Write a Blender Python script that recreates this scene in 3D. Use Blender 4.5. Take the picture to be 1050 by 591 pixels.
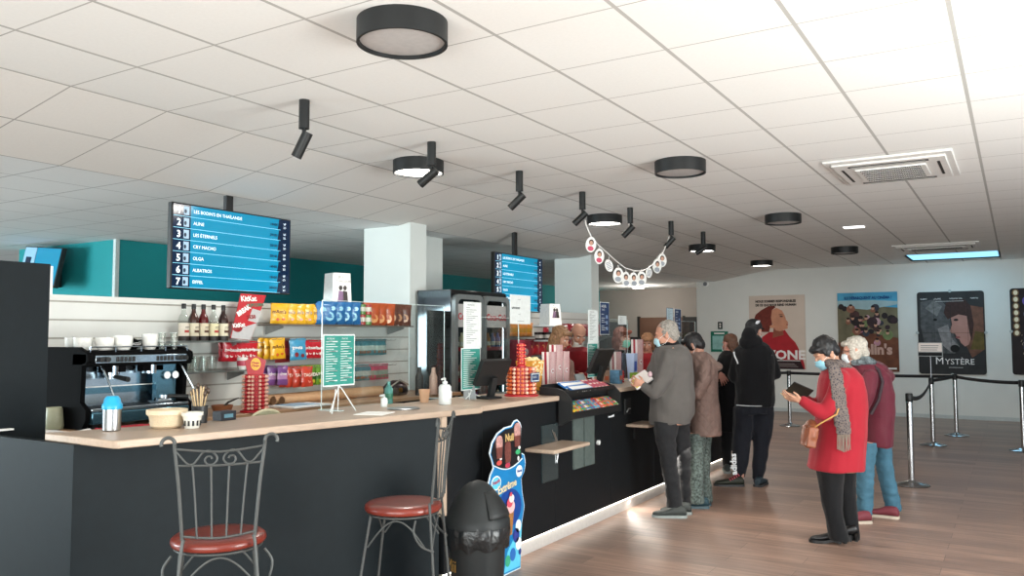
import bpy, bmesh, math, random
from mathutils import Vector, Matrix, noise
random.seed(7)
V = Vector
PI = math.pi
for o in list(bpy.data.objects): bpy.data.objects.remove(o)
SC = bpy.context.scene
COL = SC.collection

# ------------------------------------------------------------------ camera
F_PX, YAW, PITCH, ROLL, EYE = 837.64, 0.552311779, 0.0594966865, -0.00286, 1.56
_f = V((-math.sin(YAW)*math.cos(PITCH), math.cos(YAW)*math.cos(PITCH), math.sin(PITCH)))
_r0 = V((math.cos(YAW), math.sin(YAW), 0)); _u0 = _r0.cross(_f)
_r = _r0*math.cos(ROLL)+_u0*math.sin(ROLL); _u = -_r0*math.sin(ROLL)+_u0*math.cos(ROLL)
CAMP = V((0, 0, EYE))
cd = bpy.data.cameras.new('camera'); cam = bpy.data.objects.new('camera', cd); COL.objects.link(cam)
cd.sensor_fit = 'HORIZONTAL'; cd.sensor_width = 36; cd.lens = F_PX/1050*36; cd.clip_start = .05; cd.clip_end = 200
m = Matrix((( _r.x, _u.x, -_f.x, 0), (_r.y, _u.y, -_f.y, 0), (_r.z, _u.z, -_f.z, EYE), (0, 0, 0, 1)))
cam.matrix_world = m
SC.camera = cam

# ------------------------------------------------------------------ view and world
SC.view_settings.view_transform = 'Standard'; SC.view_settings.look = 'None'
SC.view_settings.gamma = 1; SC.view_settings.use_curve_mapping = False
SC.view_settings.exposure = 0.38
W = bpy.data.worlds.new('world'); SC.world = W; W.use_nodes = True
bgn = W.node_tree.nodes['Background']; bgn.inputs[0].default_value = (.78, .88, 1, 1); bgn.inputs[1].default_value = 1.1

def area(name, loc, size, sizey, direction, power, color=(1, 1, 1), spread=180):
    l = bpy.data.lights.new(name, 'AREA'); l.shape = 'RECTANGLE'; l.size = size; l.size_y = sizey
    l.energy = power; l.color = color; l.spread = math.radians(spread)
    o = bpy.data.objects.new(name, l); COL.objects.link(o); o.location = loc
    o.rotation_euler = V(direction).to_track_quat('-Z', 'Z').to_euler()
    return o
# daylight through the long window wall on the right and through the entrance glazing behind the camera
area('daylight_side', (3.45, 3.4, 1.2), 9.5, 2.2, (-1, .06, .68), 1020, (.965, 1, .965))
area('daylight_entrance', (-.6, -2.7, 1.35), 5.5, 2.4, (-.16, 1, .42), 330, (.965, 1, .965))
area('daylight_bar', (-11.6, -2.75, 1.75), 5.6, 1.5, (.42, 1, .66), 780, (.78, .94, 1))

# ------------------------------------------------------------------ pixel helpers (a pixel of the 1050x591 frame and a distance give a point of the place)
def ray(x, y): return _f + (x-525)/F_PX*_r - (y-295.5)/F_PX*_u
def at(x, y, d): return CAMP + ray(x, y)*d
def onz(x, y, z=0.): d = ray(x, y); return CAMP + d*((z-EYE)/d.z)
def onx(x, y, X): d = ray(x, y); return CAMP + d*(X/d.x)
def ony(x, y, Y): d = ray(x, y); return CAMP + d*(Y/d.y)
RIGHT = V((_r0.x, _r0.y, 0)).normalized(); AWAY = V((_f.x, _f.y, 0)).normalized(); UP = V((0, 0, 1))

# ------------------------------------------------------------------ materials
def lin(c):
    return tuple((x/12.92 if x <= .04045 else ((x+.055)/1.055)**2.4) for x in c)
def hx(s):
    return lin(tuple(int(s[i:i+2], 16)/255 for i in (0, 2, 4)))
MATS = {}
def M(name, col, rough=.5, metal=0., spec=.5, emit=None, es=0., noise_=None, bump=None, coat=0., sheen=0.):
    """col = hex string; noise_ = (scale, amount); bump = (scale, strength)"""
    if name in MATS: return MATS[name]
    c = hx(col)
    mt = bpy.data.materials.new(name); mt.use_nodes = True; nt = mt.node_tree; b = nt.nodes['Principled BSDF']
    b.inputs['Base Color'].default_value = (*c, 1); b.inputs['Roughness'].default_value = rough
    b.inputs['Metallic'].default_value = metal; b.inputs['Specular IOR Level'].default_value = spec
    b.inputs['Coat Weight'].default_value = coat; b.inputs['Sheen Weight'].default_value = sheen
    if emit:
        b.inputs['Emission Color'].default_value = (*hx(emit), 1); b.inputs['Emission Strength'].default_value = es
    tc = nt.nodes.new('ShaderNodeTexCoord')
    sc_, am = noise_ if noise_ else (35, .06)
    n = nt.nodes.new('ShaderNodeTexNoise'); n.inputs['Scale'].default_value = sc_; n.inputs['Detail'].default_value = 4
    nt.links.new(tc.outputs['Object'], n.inputs['Vector'])
    mp = nt.nodes.new('ShaderNodeMapRange'); mp.inputs['From Min'].default_value = .3; mp.inputs['From Max'].default_value = .7
    mp.inputs['To Min'].default_value = 1-am; mp.inputs['To Max'].default_value = 1+am
    nt.links.new(n.outputs['Fac'], mp.inputs['Value'])
    mx = nt.nodes.new('ShaderNodeVectorMath'); mx.operation = 'MULTIPLY'; mx.inputs[0].default_value = c
    nt.links.new(mp.outputs['Result'], mx.inputs[1]); nt.links.new(mx.outputs['Vector'], b.inputs['Base Color'])
    if bump:
        n2 = nt.nodes.new('ShaderNodeTexNoise'); n2.inputs['Scale'].default_value = bump[0]; n2.inputs['Detail'].default_value = 5
        nt.links.new(tc.outputs['Object'], n2.inputs['Vector'])
        bp = nt.nodes.new('ShaderNodeBump'); bp.inputs['Strength'].default_value = bump[1]; bp.inputs['Distance'].default_value = .01
        nt.links.new(n2.outputs['Fac'], bp.inputs['Height']); nt.links.new(bp.outputs['Normal'], b.inputs['Normal'])
    MATS[name] = mt
    return mt
def glassm(name, tint='FFFFFF', gloss=1.0, rough=0.0, mixmin=.03):
    if name in MATS: return MATS[name]
    mt = bpy.data.materials.new(name); mt.use_nodes = True; nt = mt.node_tree; nt.nodes.clear()
    out = nt.nodes.new('ShaderNodeOutputMaterial'); mix = nt.nodes.new('ShaderNodeMixShader')
    tr = nt.nodes.new('ShaderNodeBsdfTransparent'); tr.inputs[0].default_value = (*hx(tint), 1)
    gl = nt.nodes.new('ShaderNodeBsdfGlossy'); gl.inputs['Roughness'].default_value = rough
    gl.inputs['Color'].default_value = (gloss, gloss, gloss, 1)
    fr = nt.nodes.new('ShaderNodeLayerWeight'); fr.inputs[0].default_value = .5
    pw = nt.nodes.new('ShaderNodeMath'); pw.operation = 'POWER'; pw.inputs[1].default_value = 4.5
    ma = nt.nodes.new('ShaderNodeMath'); ma.operation = 'MULTIPLY_ADD'; ma.inputs[1].default_value = .7; ma.inputs[2].default_value = mixmin
    nt.links.new(fr.outputs['Facing'], pw.inputs[0]); nt.links.new(pw.outputs[0], ma.inputs[0]); nt.links.new(ma.outputs[0], mix.inputs[0])
    nt.links.new(tr.outputs[0], mix.inputs[1]); nt.links.new(gl.outputs[0], mix.inputs[2]); nt.links.new(mix.outputs[0], out.inputs[0])
    MATS[name] = mt; return mt

# ------------------------------------------------------------------ mesh builder
class MB:
    def __init__(s): s.v = []; s.f = []; s.m = []; s.s = []; s.mats = []
    def mi(s, m):
        if m not in s.mats: s.mats.append(m)
        return s.mats.index(m)
    def add(s, vs, fs, m, smooth=False, mtx=None):
        o = len(s.v); k = s.mi(m)
        for v in vs:
            v = V(v); s.v.append(tuple(mtx @ v) if mtx is not None else tuple(v))
        for f in fs: s.f.append(tuple(o+i for i in f)); s.m.append(k); s.s.append(smooth)
        return s
    def box(s, a, b, m, mtx=None):
        x0, y0, z0 = [min(a[i], b[i]) for i in range(3)]; x1, y1, z1 = [max(a[i], b[i]) for i in range(3)]
        vs = [(x0,y0,z0),(x1,y0,z0),(x1,y1,z0),(x0,y1,z0),(x0,y0,z1),(x1,y0,z1),(x1,y1,z1),(x0,y1,z1)]
        return s.add(vs, [(0,3,2,1),(4,5,6,7),(0,1,5,4),(1,2,6,5),(2,3,7,6),(3,0,4,7)], m, False, mtx)
    def cbox(s, c, d, m, mtx=None):
        return s.box([c[i]-d[i]/2 for i in range(3)], [c[i]+d[i]/2 for i in range(3)], m, mtx)
    def tube(s, pts, r, m, n=10, closed=False, mtx=None, caps=True):
        pts = [V(p) for p in pts]; N = len(pts)
        rr = r if isinstance(r, (list, tuple)) else [r]*N
        vs = []; fs = []; up = None
        for i, p in enumerate(pts):
            if closed: t = (pts[(i+1) % N]-pts[i-1])
            else: t = (pts[min(i+1, N-1)]-pts[max(i-1, 0)])
            t = t.normalized() if t.length > 1e-9 else V((0, 0, 1))
            if up is None:
                up = V((0, 0, 1)) if abs(t.z) < .9 else V((1, 0, 0))
            a = up.cross(t)
            if a.length < 1e-6: a = V((1, 0, 0)).cross(t)
            a.normalize(); b = t.cross(a); up = b
            for k in range(n):
                w = 2*PI*k/n; vs.append(p+(a*math.cos(w)+b*math.sin(w))*rr[i])
        L = N if closed else N-1
        for i in range(L):
            j = (i+1) % N
            for k in range(n):
                k2 = (k+1) % n; fs.append((i*n+k, i*n+k2, j*n+k2, j*n+k))
        s.add(vs, fs, m, True, mtx)
        if caps and not closed:
            s.add(vs[:n], [tuple(range(n-1, -1, -1))], m, False, mtx); s.add(vs[-n:], [tuple(range(n))], m, False, mtx)
        return s
    def capsule(s, p0, p1, r0, r1, m, n=12, mtx=None):
        p0 = V(p0); p1 = V(p1); t = (p1-p0); L = t.length; t = t.normalized() if L > 1e-9 else V((0, 0, 1))
        pts = []; rs = []
        for a in (-90, -60, -30, 0): pts.append(p0+t*r0*math.sin(math.radians(a))); rs.append(max(r0*math.cos(math.radians(a)), 1e-4))
        for a in (0, 30, 60, 90): pts.append(p1+t*r1*math.sin(math.radians(a))); rs.append(max(r1*math.cos(math.radians(a)), 1e-4))
        if L < 1e-6: pts.pop(4); rs.pop(4)
        return s.tube(pts, rs, m, n, mtx=mtx)
    def lathe(s, prof, c, m, n=24, mtx=None, smooth=True):
        vs = []; fs = []
        for (r, z) in prof:
            for k in range(n):
                w = 2*PI*k/n; vs.append((c[0]+r*math.cos(w), c[1]+r*math.sin(w), c[2]+z))
        for i in range(len(prof)-1):
            for k in range(n):
                k2 = (k+1) % n; fs.append((i*n+k, i*n+k2, (i+1)*n+k2, (i+1)*n+k))
        s.add(vs, fs, m, smooth, mtx)
        if prof[0][0] > 1e-5: s.add(vs[:n], [tuple(range(n-1, -1, -1))], m, False, mtx)
        if prof[-1][0] > 1e-5: s.add(vs[-n:], [tuple(range(n))], m, False, mtx)
        return s
    def ell(s, c, r, m, n=16, mtx=None):
        prof = []
        vs = []; fs = []; h = n//2
        for i in range(h+1):
            a = PI*i/h - PI/2
            for k in range(n):
                w = 2*PI*k/n; vs.append((c[0]+r[0]*math.cos(a)*math.cos(w), c[1]+r[1]*math.cos(a)*math.sin(w), c[2]+r[2]*math.sin(a)))
        for i in range(h):
            for k in range(n):
                k2 = (k+1) % n; fs.append((i*n+k, i*n+k2, (i+1)*n+k2, (i+1)*n+k))
        return s.add(vs, fs, m, True, mtx)
    def poly(s, pts, m, mtx=None):
        return s.add(pts, [tuple(range(len(pts)))], m, False, mtx)
    def prism(s, pts2, t, m, mtx=None, smooth=False):
        """polygon (x, z) in the local XZ plane, front at y=0, thickness t towards +y"""
        n = len(pts2)
        fr = [(p[0], 0, p[1]) for p in pts2]; bk = [(p[0], t, p[1]) for p in pts2]
        s.add(fr+bk, [tuple(range(n)), tuple(range(2*n-1, n-1, -1))]+[(i, i+n, (i+1) % n+n, (i+1) % n) for i in range(n)], m, smooth, mtx)
        return s
    def loft(s, rings, m, mtx=None, smooth=True, closed_caps=True):
        n = len(rings[0]); vs = [v for r in rings for v in r]; fs = []
        for i in range(len(rings)-1):
            for k in range(n):
                k2 = (k+1) % n; fs.append((i*n+k, i*n+k2, (i+1)*n+k2, (i+1)*n+k))
        s.add(vs, fs, m, smooth, mtx)
        if closed_caps:
            s.add(rings[0], [tuple(range(n-1, -1, -1))], m, False, mtx); s.add(rings[-1], [tuple(range(n))], m, False, mtx)
        return s
    def text(s, body, size, m, mtx, align='LEFT', ext=0.0, bold=0.0, xs=1.0):
        """text in the local XZ plane reading along +x, facing -y"""
        cu = bpy.data.curves.new('t', 'FONT'); cu.body = body; cu.size = size; cu.align_x = align; cu.extrude = ext; cu.offset = bold
        cu.resolution_u = 2
        ob = bpy.data.objects.new('t', cu); COL.objects.link(ob)
        dg = bpy.context.evaluated_depsgraph_get(); me = bpy.data.meshes.new_from_object(ob.evaluated_get(dg))
        T = Matrix(((xs, 0, 0, 0), (0, 0, -1, 0), (0, 1, 0, 0), (0, 0, 0, 1)))
        s.add([T @ v.co for v in me.vertices], [tuple(p.vertices) for p in me.polygons], m, False, mtx)
        bpy.data.objects.remove(ob); bpy.data.meshes.remove(me); bpy.data.curves.remove(cu)
        return s
    def mesh(s, name):
        me = bpy.data.meshes.new(name); me.from_pydata(s.v, [], s.f); me.validate()
        for m in s.mats: me.materials.append(m)
        if len(me.polygons) == len(s.f):
            me.polygons.foreach_set('material_index', s.m); me.polygons.foreach_set('use_smooth', s.s)
        me.update()
        me.set_sharp_from_angle(angle=math.radians(42)); return me
    def build(s, name, parent=None, bevel=0, loc=None, rz=0, seg=2):
        o = bpy.data.objects.new(name, s.mesh(name)); COL.objects.link(o)
        if parent is not None: o.parent = parent
        if loc is not None: o.location = loc
        if rz: o.rotation_euler = (0, 0, rz)
        if bevel:
            b = o.modifiers.new('bevel', 'BEVEL'); b.width = bevel; b.segments = seg; b.limit_method = 'ANGLE'; b.angle_limit = math.radians(35)
        return o
def tag(o, label, cat, group=None):
    o['label'] = label; o['category'] = cat
    if group: o['group'] = group
    return o
def thing(name, label, cat, loc=(0, 0, 0), rz=0, group=None):
    o = bpy.data.objects.new(name, None); COL.objects.link(o); o.empty_display_size = .1
    o.location = loc; o.rotation_euler = (0, 0, rz); return tag(o, label, cat, group)
def struct(o, kind='structure'): o['kind'] = kind; return o
def dup(root, loc, rz=None, label=None, group=None):
    def cp(o, par):
        c = o.copy(); COL.objects.link(c)
        if par is not None: c.parent = par
        for ch in [x for x in bpy.data.objects if x.parent == o and x != c]: cp(ch, c)
        return c
    r = cp(root, None); r.location = loc
    if rz is not None: r.rotation_euler = (0, 0, rz)
    if label: r['label'] = label
    if group: r['group'] = group
    return r
ORD = ['first', 'second', 'third', 'fourth', 'fifth', 'sixth', 'seventh', 'eighth', 'ninth', 'tenth', 'eleventh', 'twelfth', 'thirteenth', 'fourteenth']
def T(loc=(0, 0, 0), rz=0, rx=0, ry=0):
    return Matrix.Translation(V(loc)) @ Matrix.Rotation(rz, 4, 'Z') @ Matrix.Rotation(ry, 4, 'Y') @ Matrix.Rotation(rx, 4, 'X')
# ================================================================== setting
H1, H2 = 2.947, 2.742
XA, XB = -4.396, -5.555
def ceiling_mat(name, period, ox, oy, wx, wy, col, lcol):
    mt = bpy.data.materials.new(name); mt.use_nodes = True; nt = mt.node_tree; b = nt.nodes['Principled BSDF']
    b.inputs['Roughness'].default_value = .85
    tc = nt.nodes.new('ShaderNodeTexCoord'); sp = nt.nodes.new('ShaderNodeSeparateXYZ'); nt.links.new(tc.outputs['Object'], sp.inputs[0])
    def mth(op, a, bb=None, c=None):
        n = nt.nodes.new('ShaderNodeMath'); n.operation = op
        for i, q in enumerate((a, bb, c)):
            if q is None: continue
            if isinstance(q, (int, float)): n.inputs[i].default_value = q
            else: nt.links.new(q, n.inputs[i])
        return n.outputs[0]
    def line(axis, o, per, w):
        t = mth('SUBTRACT', sp.outputs[axis], o); t = mth('DIVIDE', t, per); t = mth('ADD', t, 200.5); t = mth('FRACT', t)
        t = mth('SUBTRACT', t, .5); t = mth('ABSOLUTE', t); return mth('LESS_THAN', t, w/per/2)
    l = mth('MAXIMUM', line(0, ox, period, wx), line(1, oy, .6, wy))
    n = nt.nodes.new('ShaderNodeTexNoise'); n.inputs['Scale'].default_value = 60; n.inputs['Detail'].default_value = 6
    nt.links.new(tc.outputs['Object'], n.inputs['Vector'])
    mr = nt.nodes.new('ShaderNodeMapRange'); mr.inputs['To Min'].default_value = .96; mr.inputs['To Max'].default_value = 1.04
    nt.links.new(n.outputs['Fac'], mr.inputs['Value'])
    vm = nt.nodes.new('ShaderNodeVectorMath'); vm.operation = 'MULTIPLY'; vm.inputs[0].default_value = hx(col); nt.links.new(mr.outputs[0], vm.inputs[1])
    mx = nt.nodes.new('ShaderNodeMix'); mx.data_type = 'RGBA'; nt.links.new(l, mx.inputs[0]); nt.links.new(vm.outputs[0], mx.inputs[6])
    mx.inputs[7].default_value = (*hx(lcol), 1); nt.links.new(mx.outputs[2], b.inputs['Base Color'])  # line colour: shade in the grid recesses painted as grey
    bp = nt.nodes.new('ShaderNodeBump'); bp.inputs['Strength'].default_value = .25; bp.inputs['Distance'].default_value = .003
    iv = mth('SUBTRACT', 1.0, l); nt.links.new(iv, bp.inputs['Height']); nt.links.new(bp.outputs[0], b.inputs['Normal'])
    return mt
Yn, Yf = -2.6, 17.44
ceil_up = ceiling_mat('ceiling_tiles_upper', .6, -2.596, 3.698, .020, .0085, 'F0F0ED', 'B6B5B1')
ceil_sl = ceiling_mat('ceiling_tiles_slope', .5795, XA, 3.698, .012, .009, 'E6E4E0', 'A8A6A2')
ceil_lo = ceiling_mat('ceiling_tiles_lower', .6, XB, 3.698, .010, .010, 'E6E8E8', 'A4A6A6')
SKX0, SKX1, SKY0, SKY1 = -1.60, -.215, 15.55, 16.9
mb = MB()
def slab(mb, x0, x1, y0, y1, z, m, th=.05): mb.box((x0, y0, z), (x1, y1, z+th), m)
slab(mb, XA, SKX0, Yn, Yf, H1, ceil_up); slab(mb, SKX1, 3.3, Yn, Yf, H1, ceil_up)
slab(mb, SKX0, SKX1, Yn, SKY0, H1, ceil_up); slab(mb, SKX0, SKX1, SKY1, Yf, H1, ceil_up)
struct(mb.build('ceiling'))
mb = MB(); mb.add([(XA, Yn, H1), (XB, Yn, H2), (XB, Yf, H2), (XA, Yf, H1), (XA, Yn, H1+.05), (XB, Yn, H2+.05), (XB, Yf, H2+.05), (XA, Yf, H1+.05)],
    [(0, 3, 2, 1), (4, 5, 6, 7), (0, 1, 5, 4), (2, 3, 7, 6)], ceil_sl); struct(mb.build('ceiling_slope'))
mb = MB(); mb.box((-17, Yn, H2), (XB, 21.5, H2+.05), ceil_lo); struct(mb.build('ceiling_lower'))
# skylight shaft in the ceiling, closed by a pane that glows in place of the sky
mw = M('shaft_white', 'E8EDEE', .7)
mb = MB()
for (a, b_) in (((SKX0-.03, SKY0-.03, H1), (SKX0, SKY1+.03, H1+.5)), ((SKX1, SKY0-.03, H1), (SKX1+.03, SKY1+.03, H1+.5)),
                ((SKX0, SKY0-.03, H1), (SKX1, SKY0, H1+.5)), ((SKX0, SKY1, H1), (SKX1, SKY1+.03, H1+.5))): mb.box(a, b_, mw)
struct(mb.build('trim_1'))
sky = M('skylight_pane', 'A8DCF4', .4, emit='86CDF2', es=1.15)
mb = MB(); mb.box((SKX0, SKY0, H1+.02), (SKX1, SKY1, H1+.035), sky); struct(mb.build('window_1'))
area('skylight_sun', ((SKX0+SKX1)/2, 16.2, H1-.01), 1.3, 1.2, (0, .35, -1), 22, (.45, .8, 1))

# floor: laminate planks running across the room
def plank_mat():
    mt = bpy.data.materials.new('laminate_planks'); mt.use_nodes = True; nt = mt.node_tree; b = nt.nodes['Principled BSDF']
    tc = nt.nodes.new('ShaderNodeTexCoord')
    br = nt.nodes.new('ShaderNodeTexBrick'); br.inputs['Scale'].default_value = 1; br.inputs['Brick Width'].default_value = 1.3; br.inputs['Row Height'].default_value = .19
    br.inputs['Mortar Size'].default_value = .0018; br.inputs['Color1'].default_value = (*hx('A08272'), 1); br.inputs['Color2'].default_value = (*hx('846C60'), 1)
    br.inputs['Mortar'].default_value = (*hx('64544B'), 1); br.offset = .37; br.inputs['Bias'].default_value = 0
    nt.links.new(tc.outputs['Object'], br.inputs['Vector'])
    mp = nt.nodes.new('ShaderNodeMapping'); mp.inputs['Scale'].default_value = (1.1, 16, 1); nt.links.new(tc.outputs['Object'], mp.inputs['Vector'])
    n = nt.nodes.new('ShaderNodeTexNoise'); n.inputs['Scale'].default_value = 1.6; n.inputs['Detail'].default_value = 7; n.inputs['Roughness'].default_value = .62
    nt.links.new(mp.outputs[0], n.inputs['Vector'])
    mr = nt.nodes.new('ShaderNodeMapRange'); mr.inputs['From Min'].default_value = .32; mr.inputs['From Max'].default_value = .68
    mr.inputs['To Min'].default_value = .62; mr.inputs['To Max'].default_value = 1.34; nt.links.new(n.outputs['Fac'], mr.inputs['Value'])
    vm = nt.nodes.new('ShaderNodeVectorMath'); vm.operation = 'MULTIPLY'; nt.links.new(br.outputs['Color'], vm.inputs[0]); nt.links.new(mr.outputs[0], vm.inputs[1])
    nt.links.new(vm.outputs[0], b.inputs['Base Color'])
    mr2 = nt.nodes.new('ShaderNodeMapRange'); mr2.inputs['To Min'].default_value = .28; mr2.inputs['To Max'].default_value = .5; nt.links.new(n.outputs['Fac'], mr2.inputs['Value'])
    nt.links.new(mr2.outputs[0], b.inputs['Roughness'])
    bp = nt.nodes.new('ShaderNodeBump'); bp.inputs['Strength'].default_value = .15; bp.inputs['Distance'].default_value = .002
    nt.links.new(n.outputs['Fac'], bp.inputs['Height']); nt.links.new(bp.outputs[0], b.inputs['Normal'])
    return mt
mb = MB(); mb.box((-17, Yn, -.06), (3.3, 21.5, 0), plank_mat()); struct(mb.build('floor'))

wallw = M('wall_white', 'D6D3CD', .8, noise_=(3, .02)); wallb = M('wall_beige', '98908A', .85, noise_=(3, .03))
teal = M('teal_paint', '078A8E', .7, noise_=(4, .03)); greyw = M('wall_grey_white', 'C9CFCE', .8)
alu = M('window_frame_grey', '70757A', .4, .6)
mb = MB(); mb.box((-5.97, Yf, 0), (3.3, Yf+.15, H1+.05), wallw); mb.box((-5.97, Yf+.15, 0), (-5.82, 19.2, H2), wallw); struct(mb.build('wall_back'))
mb = MB(); mb.box((-17, 19.2, 0), (-5.82, 19.35, H2), wallb); struct(mb.build('wall_rear_recess'))
mb = MB(); mb.box((-9.3, 5.82, 0), (-9.165, 19.2, H2), teal); struct(mb.build('wall_bar_rear'))
mb = MB(); mb.box((-11.35, 5.82, 0), (-9.3, 5.95, H2), teal); struct(mb.build('wall_bar_side'))
mb = MB(); mb.box((-9.19, 5.795, 0), (-9.14, 5.845, H2), M('corner_bead', 'C8D4D2', .5)); struct(mb.build('trim_2'))
mb = MB(); mb.box((-17, 9.0, 0), (-11.35, 9.15, H2), greyw); struct(mb.build('wall_left_rear'))
mb = MB(); mb.box((-17.15, Yn, 0), (-17, 21.5, H2), greyw); struct(mb.build('wall_left'))
# window walls that the photograph does not show but that let its daylight in
mb = MB(); mb.box((3.3, Yn, 0), (3.42, Yf+.15, .12), greyw); mb.box((3.3, Yn, 2.6), (3.42, Yf+.15, H1+.05), greyw); mb.box((3.3, 9.6, .12), (3.42, Yf+.15, 2.6), greyw)
struct(mb.build('wall_right'))
mb = MB()
for y in (Yn+.05, -.1, 1.9, 3.9, 5.9, 7.9, 9.55): mb.box((3.3, y-.04, .12), (3.4, y+.04, 2.6), alu)
struct(mb.build('window_2'))
mb = MB(); mb.box((-17, Yn-.12, 0), (-14.6, Yn, H1+.05), greyw); mb.box((-8.6, Yn-.12, 0), (-3.6, Yn, H1+.05), greyw); mb.box((-14.6, Yn-.12, 0), (-8.6, Yn, .75), greyw); mb.box((-14.6, Yn-.12, 2.55), (-8.6, Yn, H1+.05), greyw); mb.box((-3.6, Yn-.12, 2.6), (3.42, Yn, H1+.05), greyw); struct(mb.build('wall_front'))
mb = MB()
for x in (-3.55, -1.8, -.1, 1.6, 3.3): mb.box((x-.04, Yn-.1, 0), (x+.04, Yn, 2.6), alu)
struct(mb.build('window_3'))
mb = MB()
for x in (-14.56, -12.6, -10.6, -8.64): mb.box((x-.05, Yn-.1, .75), (x+.05, Yn, 2.55), alu)
mb.box((-14.6, Yn-.1, 1.75), (-8.6, Yn, 1.83), alu); struct(mb.build('window_4'))
mb = MB(); mb.box((-30, -30, -.12), (30, Yn-.13, -.08), M('pavement_outside', 'A8A8A4', .9)); struct(mb.build('ground_outside'))
# white baseboard, far wall
mb = MB(); mb.box((-5.82, Yf-.015, 0), (3.3, Yf, .07), M('baseboard_grey', 'B9BBB8', .6)); struct(mb.build('baseboard_back'))
# brown doors in the recess
dbr = M('door_brown', '5E3F2E', .55); dblk = M('door_dark', '14110F', .6)
a = ony(655, 326, 19.15); b2 = ony(701, 326, 19.15); c2 = ony(716, 327, 19.15)
mb = MB(); mb.box((a.x, 19.14, 0), (b2.x, 19.2, a.z), dbr); mb.box((a.x-.03, 19.12, 0), (a.x+.03, 19.2, a.z+.03), dblk); mb.box((b2.x-.02, 19.12, 0), (b2.x+.02, 19.2, a.z+.03), dblk); struct(mb.build('door_1'))
mb = MB(); mb.box((b2.x+.02, 19.14, 0), (c2.x+.4, 19.2, a.z), dblk); struct(mb.build('door_2'))
# square pillars
colw = M('pillar_white', 'D3D9D6', .75, noise_=(2, .02))
mb = MB(); mb.box((-6.04, 6.72, 0), (-5.4, 7.0, 2.95), colw); o = struct(mb.build('trim_3'))
mb = MB(); mb.box((-5.98, 10.95, 0), (-5.36, 11.2, 2.95), colw); struct(mb.build('trim_4'))
mb = MB(); mb.box((-6.7, 7.55, 0), (-5.85, 7.9, H2), colw); struct(mb.build('trim_5'))

# ================================================================== ceiling fittings
blk = M('black_metal', '17191A', .45, spec=.4); blk2 = M('black_plastic', '121314', .5)
lit = M('lamp_lit', 'FFFFFF', .5, emit='FFFAF0', es=9); unlit = M('lamp_diffuser', 'B9B6B4', .5)
def drum(px, py, on, label):
    p = onz(px, py, 2.85); t = thing('ceiling_lamp', label, 'ceiling lamp', (p.x, p.y, H1), 0, 'round black ceiling lamps')
    a = MB(); a.lathe([(.185, 0), (.2, 0), (.2, -.1), (.188, -.1), (.188, -.09), (.185, 0)], (0, 0, 0), blk, 48); a.lathe([(.187, 0), (.187, -.01)], (0, 0, 0), blk, 48); a.build('lamp_body', t)
    a = MB(); a.lathe([(.001, -.088), (.15, -.088), (.186, -.084), (.186, -.078), (.001, -.078)], (0, 0, 0), lit if on else unlit, 48); a.build('diffuser', t)
    if on:
        l = bpy.data.lights.new('lamp_glow', 'AREA'); l.shape = 'DISK'; l.size = .34; l.energy = 13; l.color = (1, .95, .87)
        q = bpy.data.objects.new('lamp_glow', l); COL.objects.link(q); q.parent = t; q.location = (0, 0, -.105)
drum(412.5, 45, 0, 'large switched-off round black ceiling lamp nearest the camera, top centre')
drum(429, 178, 1, 'lit round black ceiling lamp behind the second spotlight')
drum(697.5, 178, 0, 'switched-off round black ceiling lamp right of centre, left of the near air conditioner')
drum(620, 230, 1, 'lit round black ceiling lamp above the garland')
drum(803, 229, 0, 'switched-off round black ceiling lamp below the near air conditioner')
drum(720, 258, 1, 'lit round black ceiling lamp behind the farthest spotlight')
drum(781, 273, 1, 'small lit round ceiling lamp above the red-haired woman poster')
drum(866, 260, 0, 'switched-off round black ceiling lamp above the crowded group poster')
p = onz(654.5, 294.5, H2-.03); t = thing('ceiling_lamp', 'tiny lit ceiling lamp over the recess beyond the garland', 'ceiling lamp', (p.x, p.y, H2))
MB().lathe([(.14, 0), (.14, -.05), (.13, -.06)], (0, 0, 0), lit, 24).build('diffuser', t); MB().lathe([(.15, 0), (.15, -.02)], (0, 0, 0), blk, 24).build('lamp_body', t)
sp = [(3.375, -28), (4.6, -52), (5.81, -47), (6.98, -47), (8.12, -45), (9.35, -42), (10.54, -60)]
l = bpy.data.lights.new('lamp_glow', 'POINT'); l.energy = 30; l.color = (1, .92, .82); l.shadow_soft_size = .12; q = bpy.data.objects.new('lamp_glow', l); COL.objects.link(q); q.parent = t; q.location = (0, 0, -.25)
names = ['nearest', 'second nearest', 'third nearest', 'fourth nearest', 'fifth nearest', 'sixth nearest', 'farthest']
ex = ['on its own left of the big round lamp', 'in front of a lit round lamp', 'halfway along the row', 'that holds the near end of the garland', 'over the middle of the garland', 'that holds the far end of the garland', 'in front of a lit lamp']
SPOT = []
for (y, tl), nm, e in zip(sp, names, ex):
    t = thing('ceiling_spotlight', nm + ' black tilted ceiling spotlight, ' + e, 'spotlight', (-3.505, y, H1), 0, 'row of black ceiling spotlights')
    MB().lathe([(.031, 0), (.031, -.17)], (0, 0, 0), blk, 20).build('stem', t, bevel=.002)
    MB().tube([(0, 0, -.165), (0, 0, -.215)], .012, blk, 10).build('swivel_joint', t)
    d = V((math.sin(math.radians(tl)), .25*math.sin(math.radians(tl)), -math.cos(math.radians(tl)))).normalized()
    c = V((.012, 0, -.225)); a = MB(); a.tube([c-d*.035, c+d*.125], .031, blk, 20); a.tube([c+d*.1251, c+d*.127], .024, unlit, 20)
    h = a.build('spot_head', t); SPOT.append(V((-3.505, y, H1))+c+d*.1)
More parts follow.
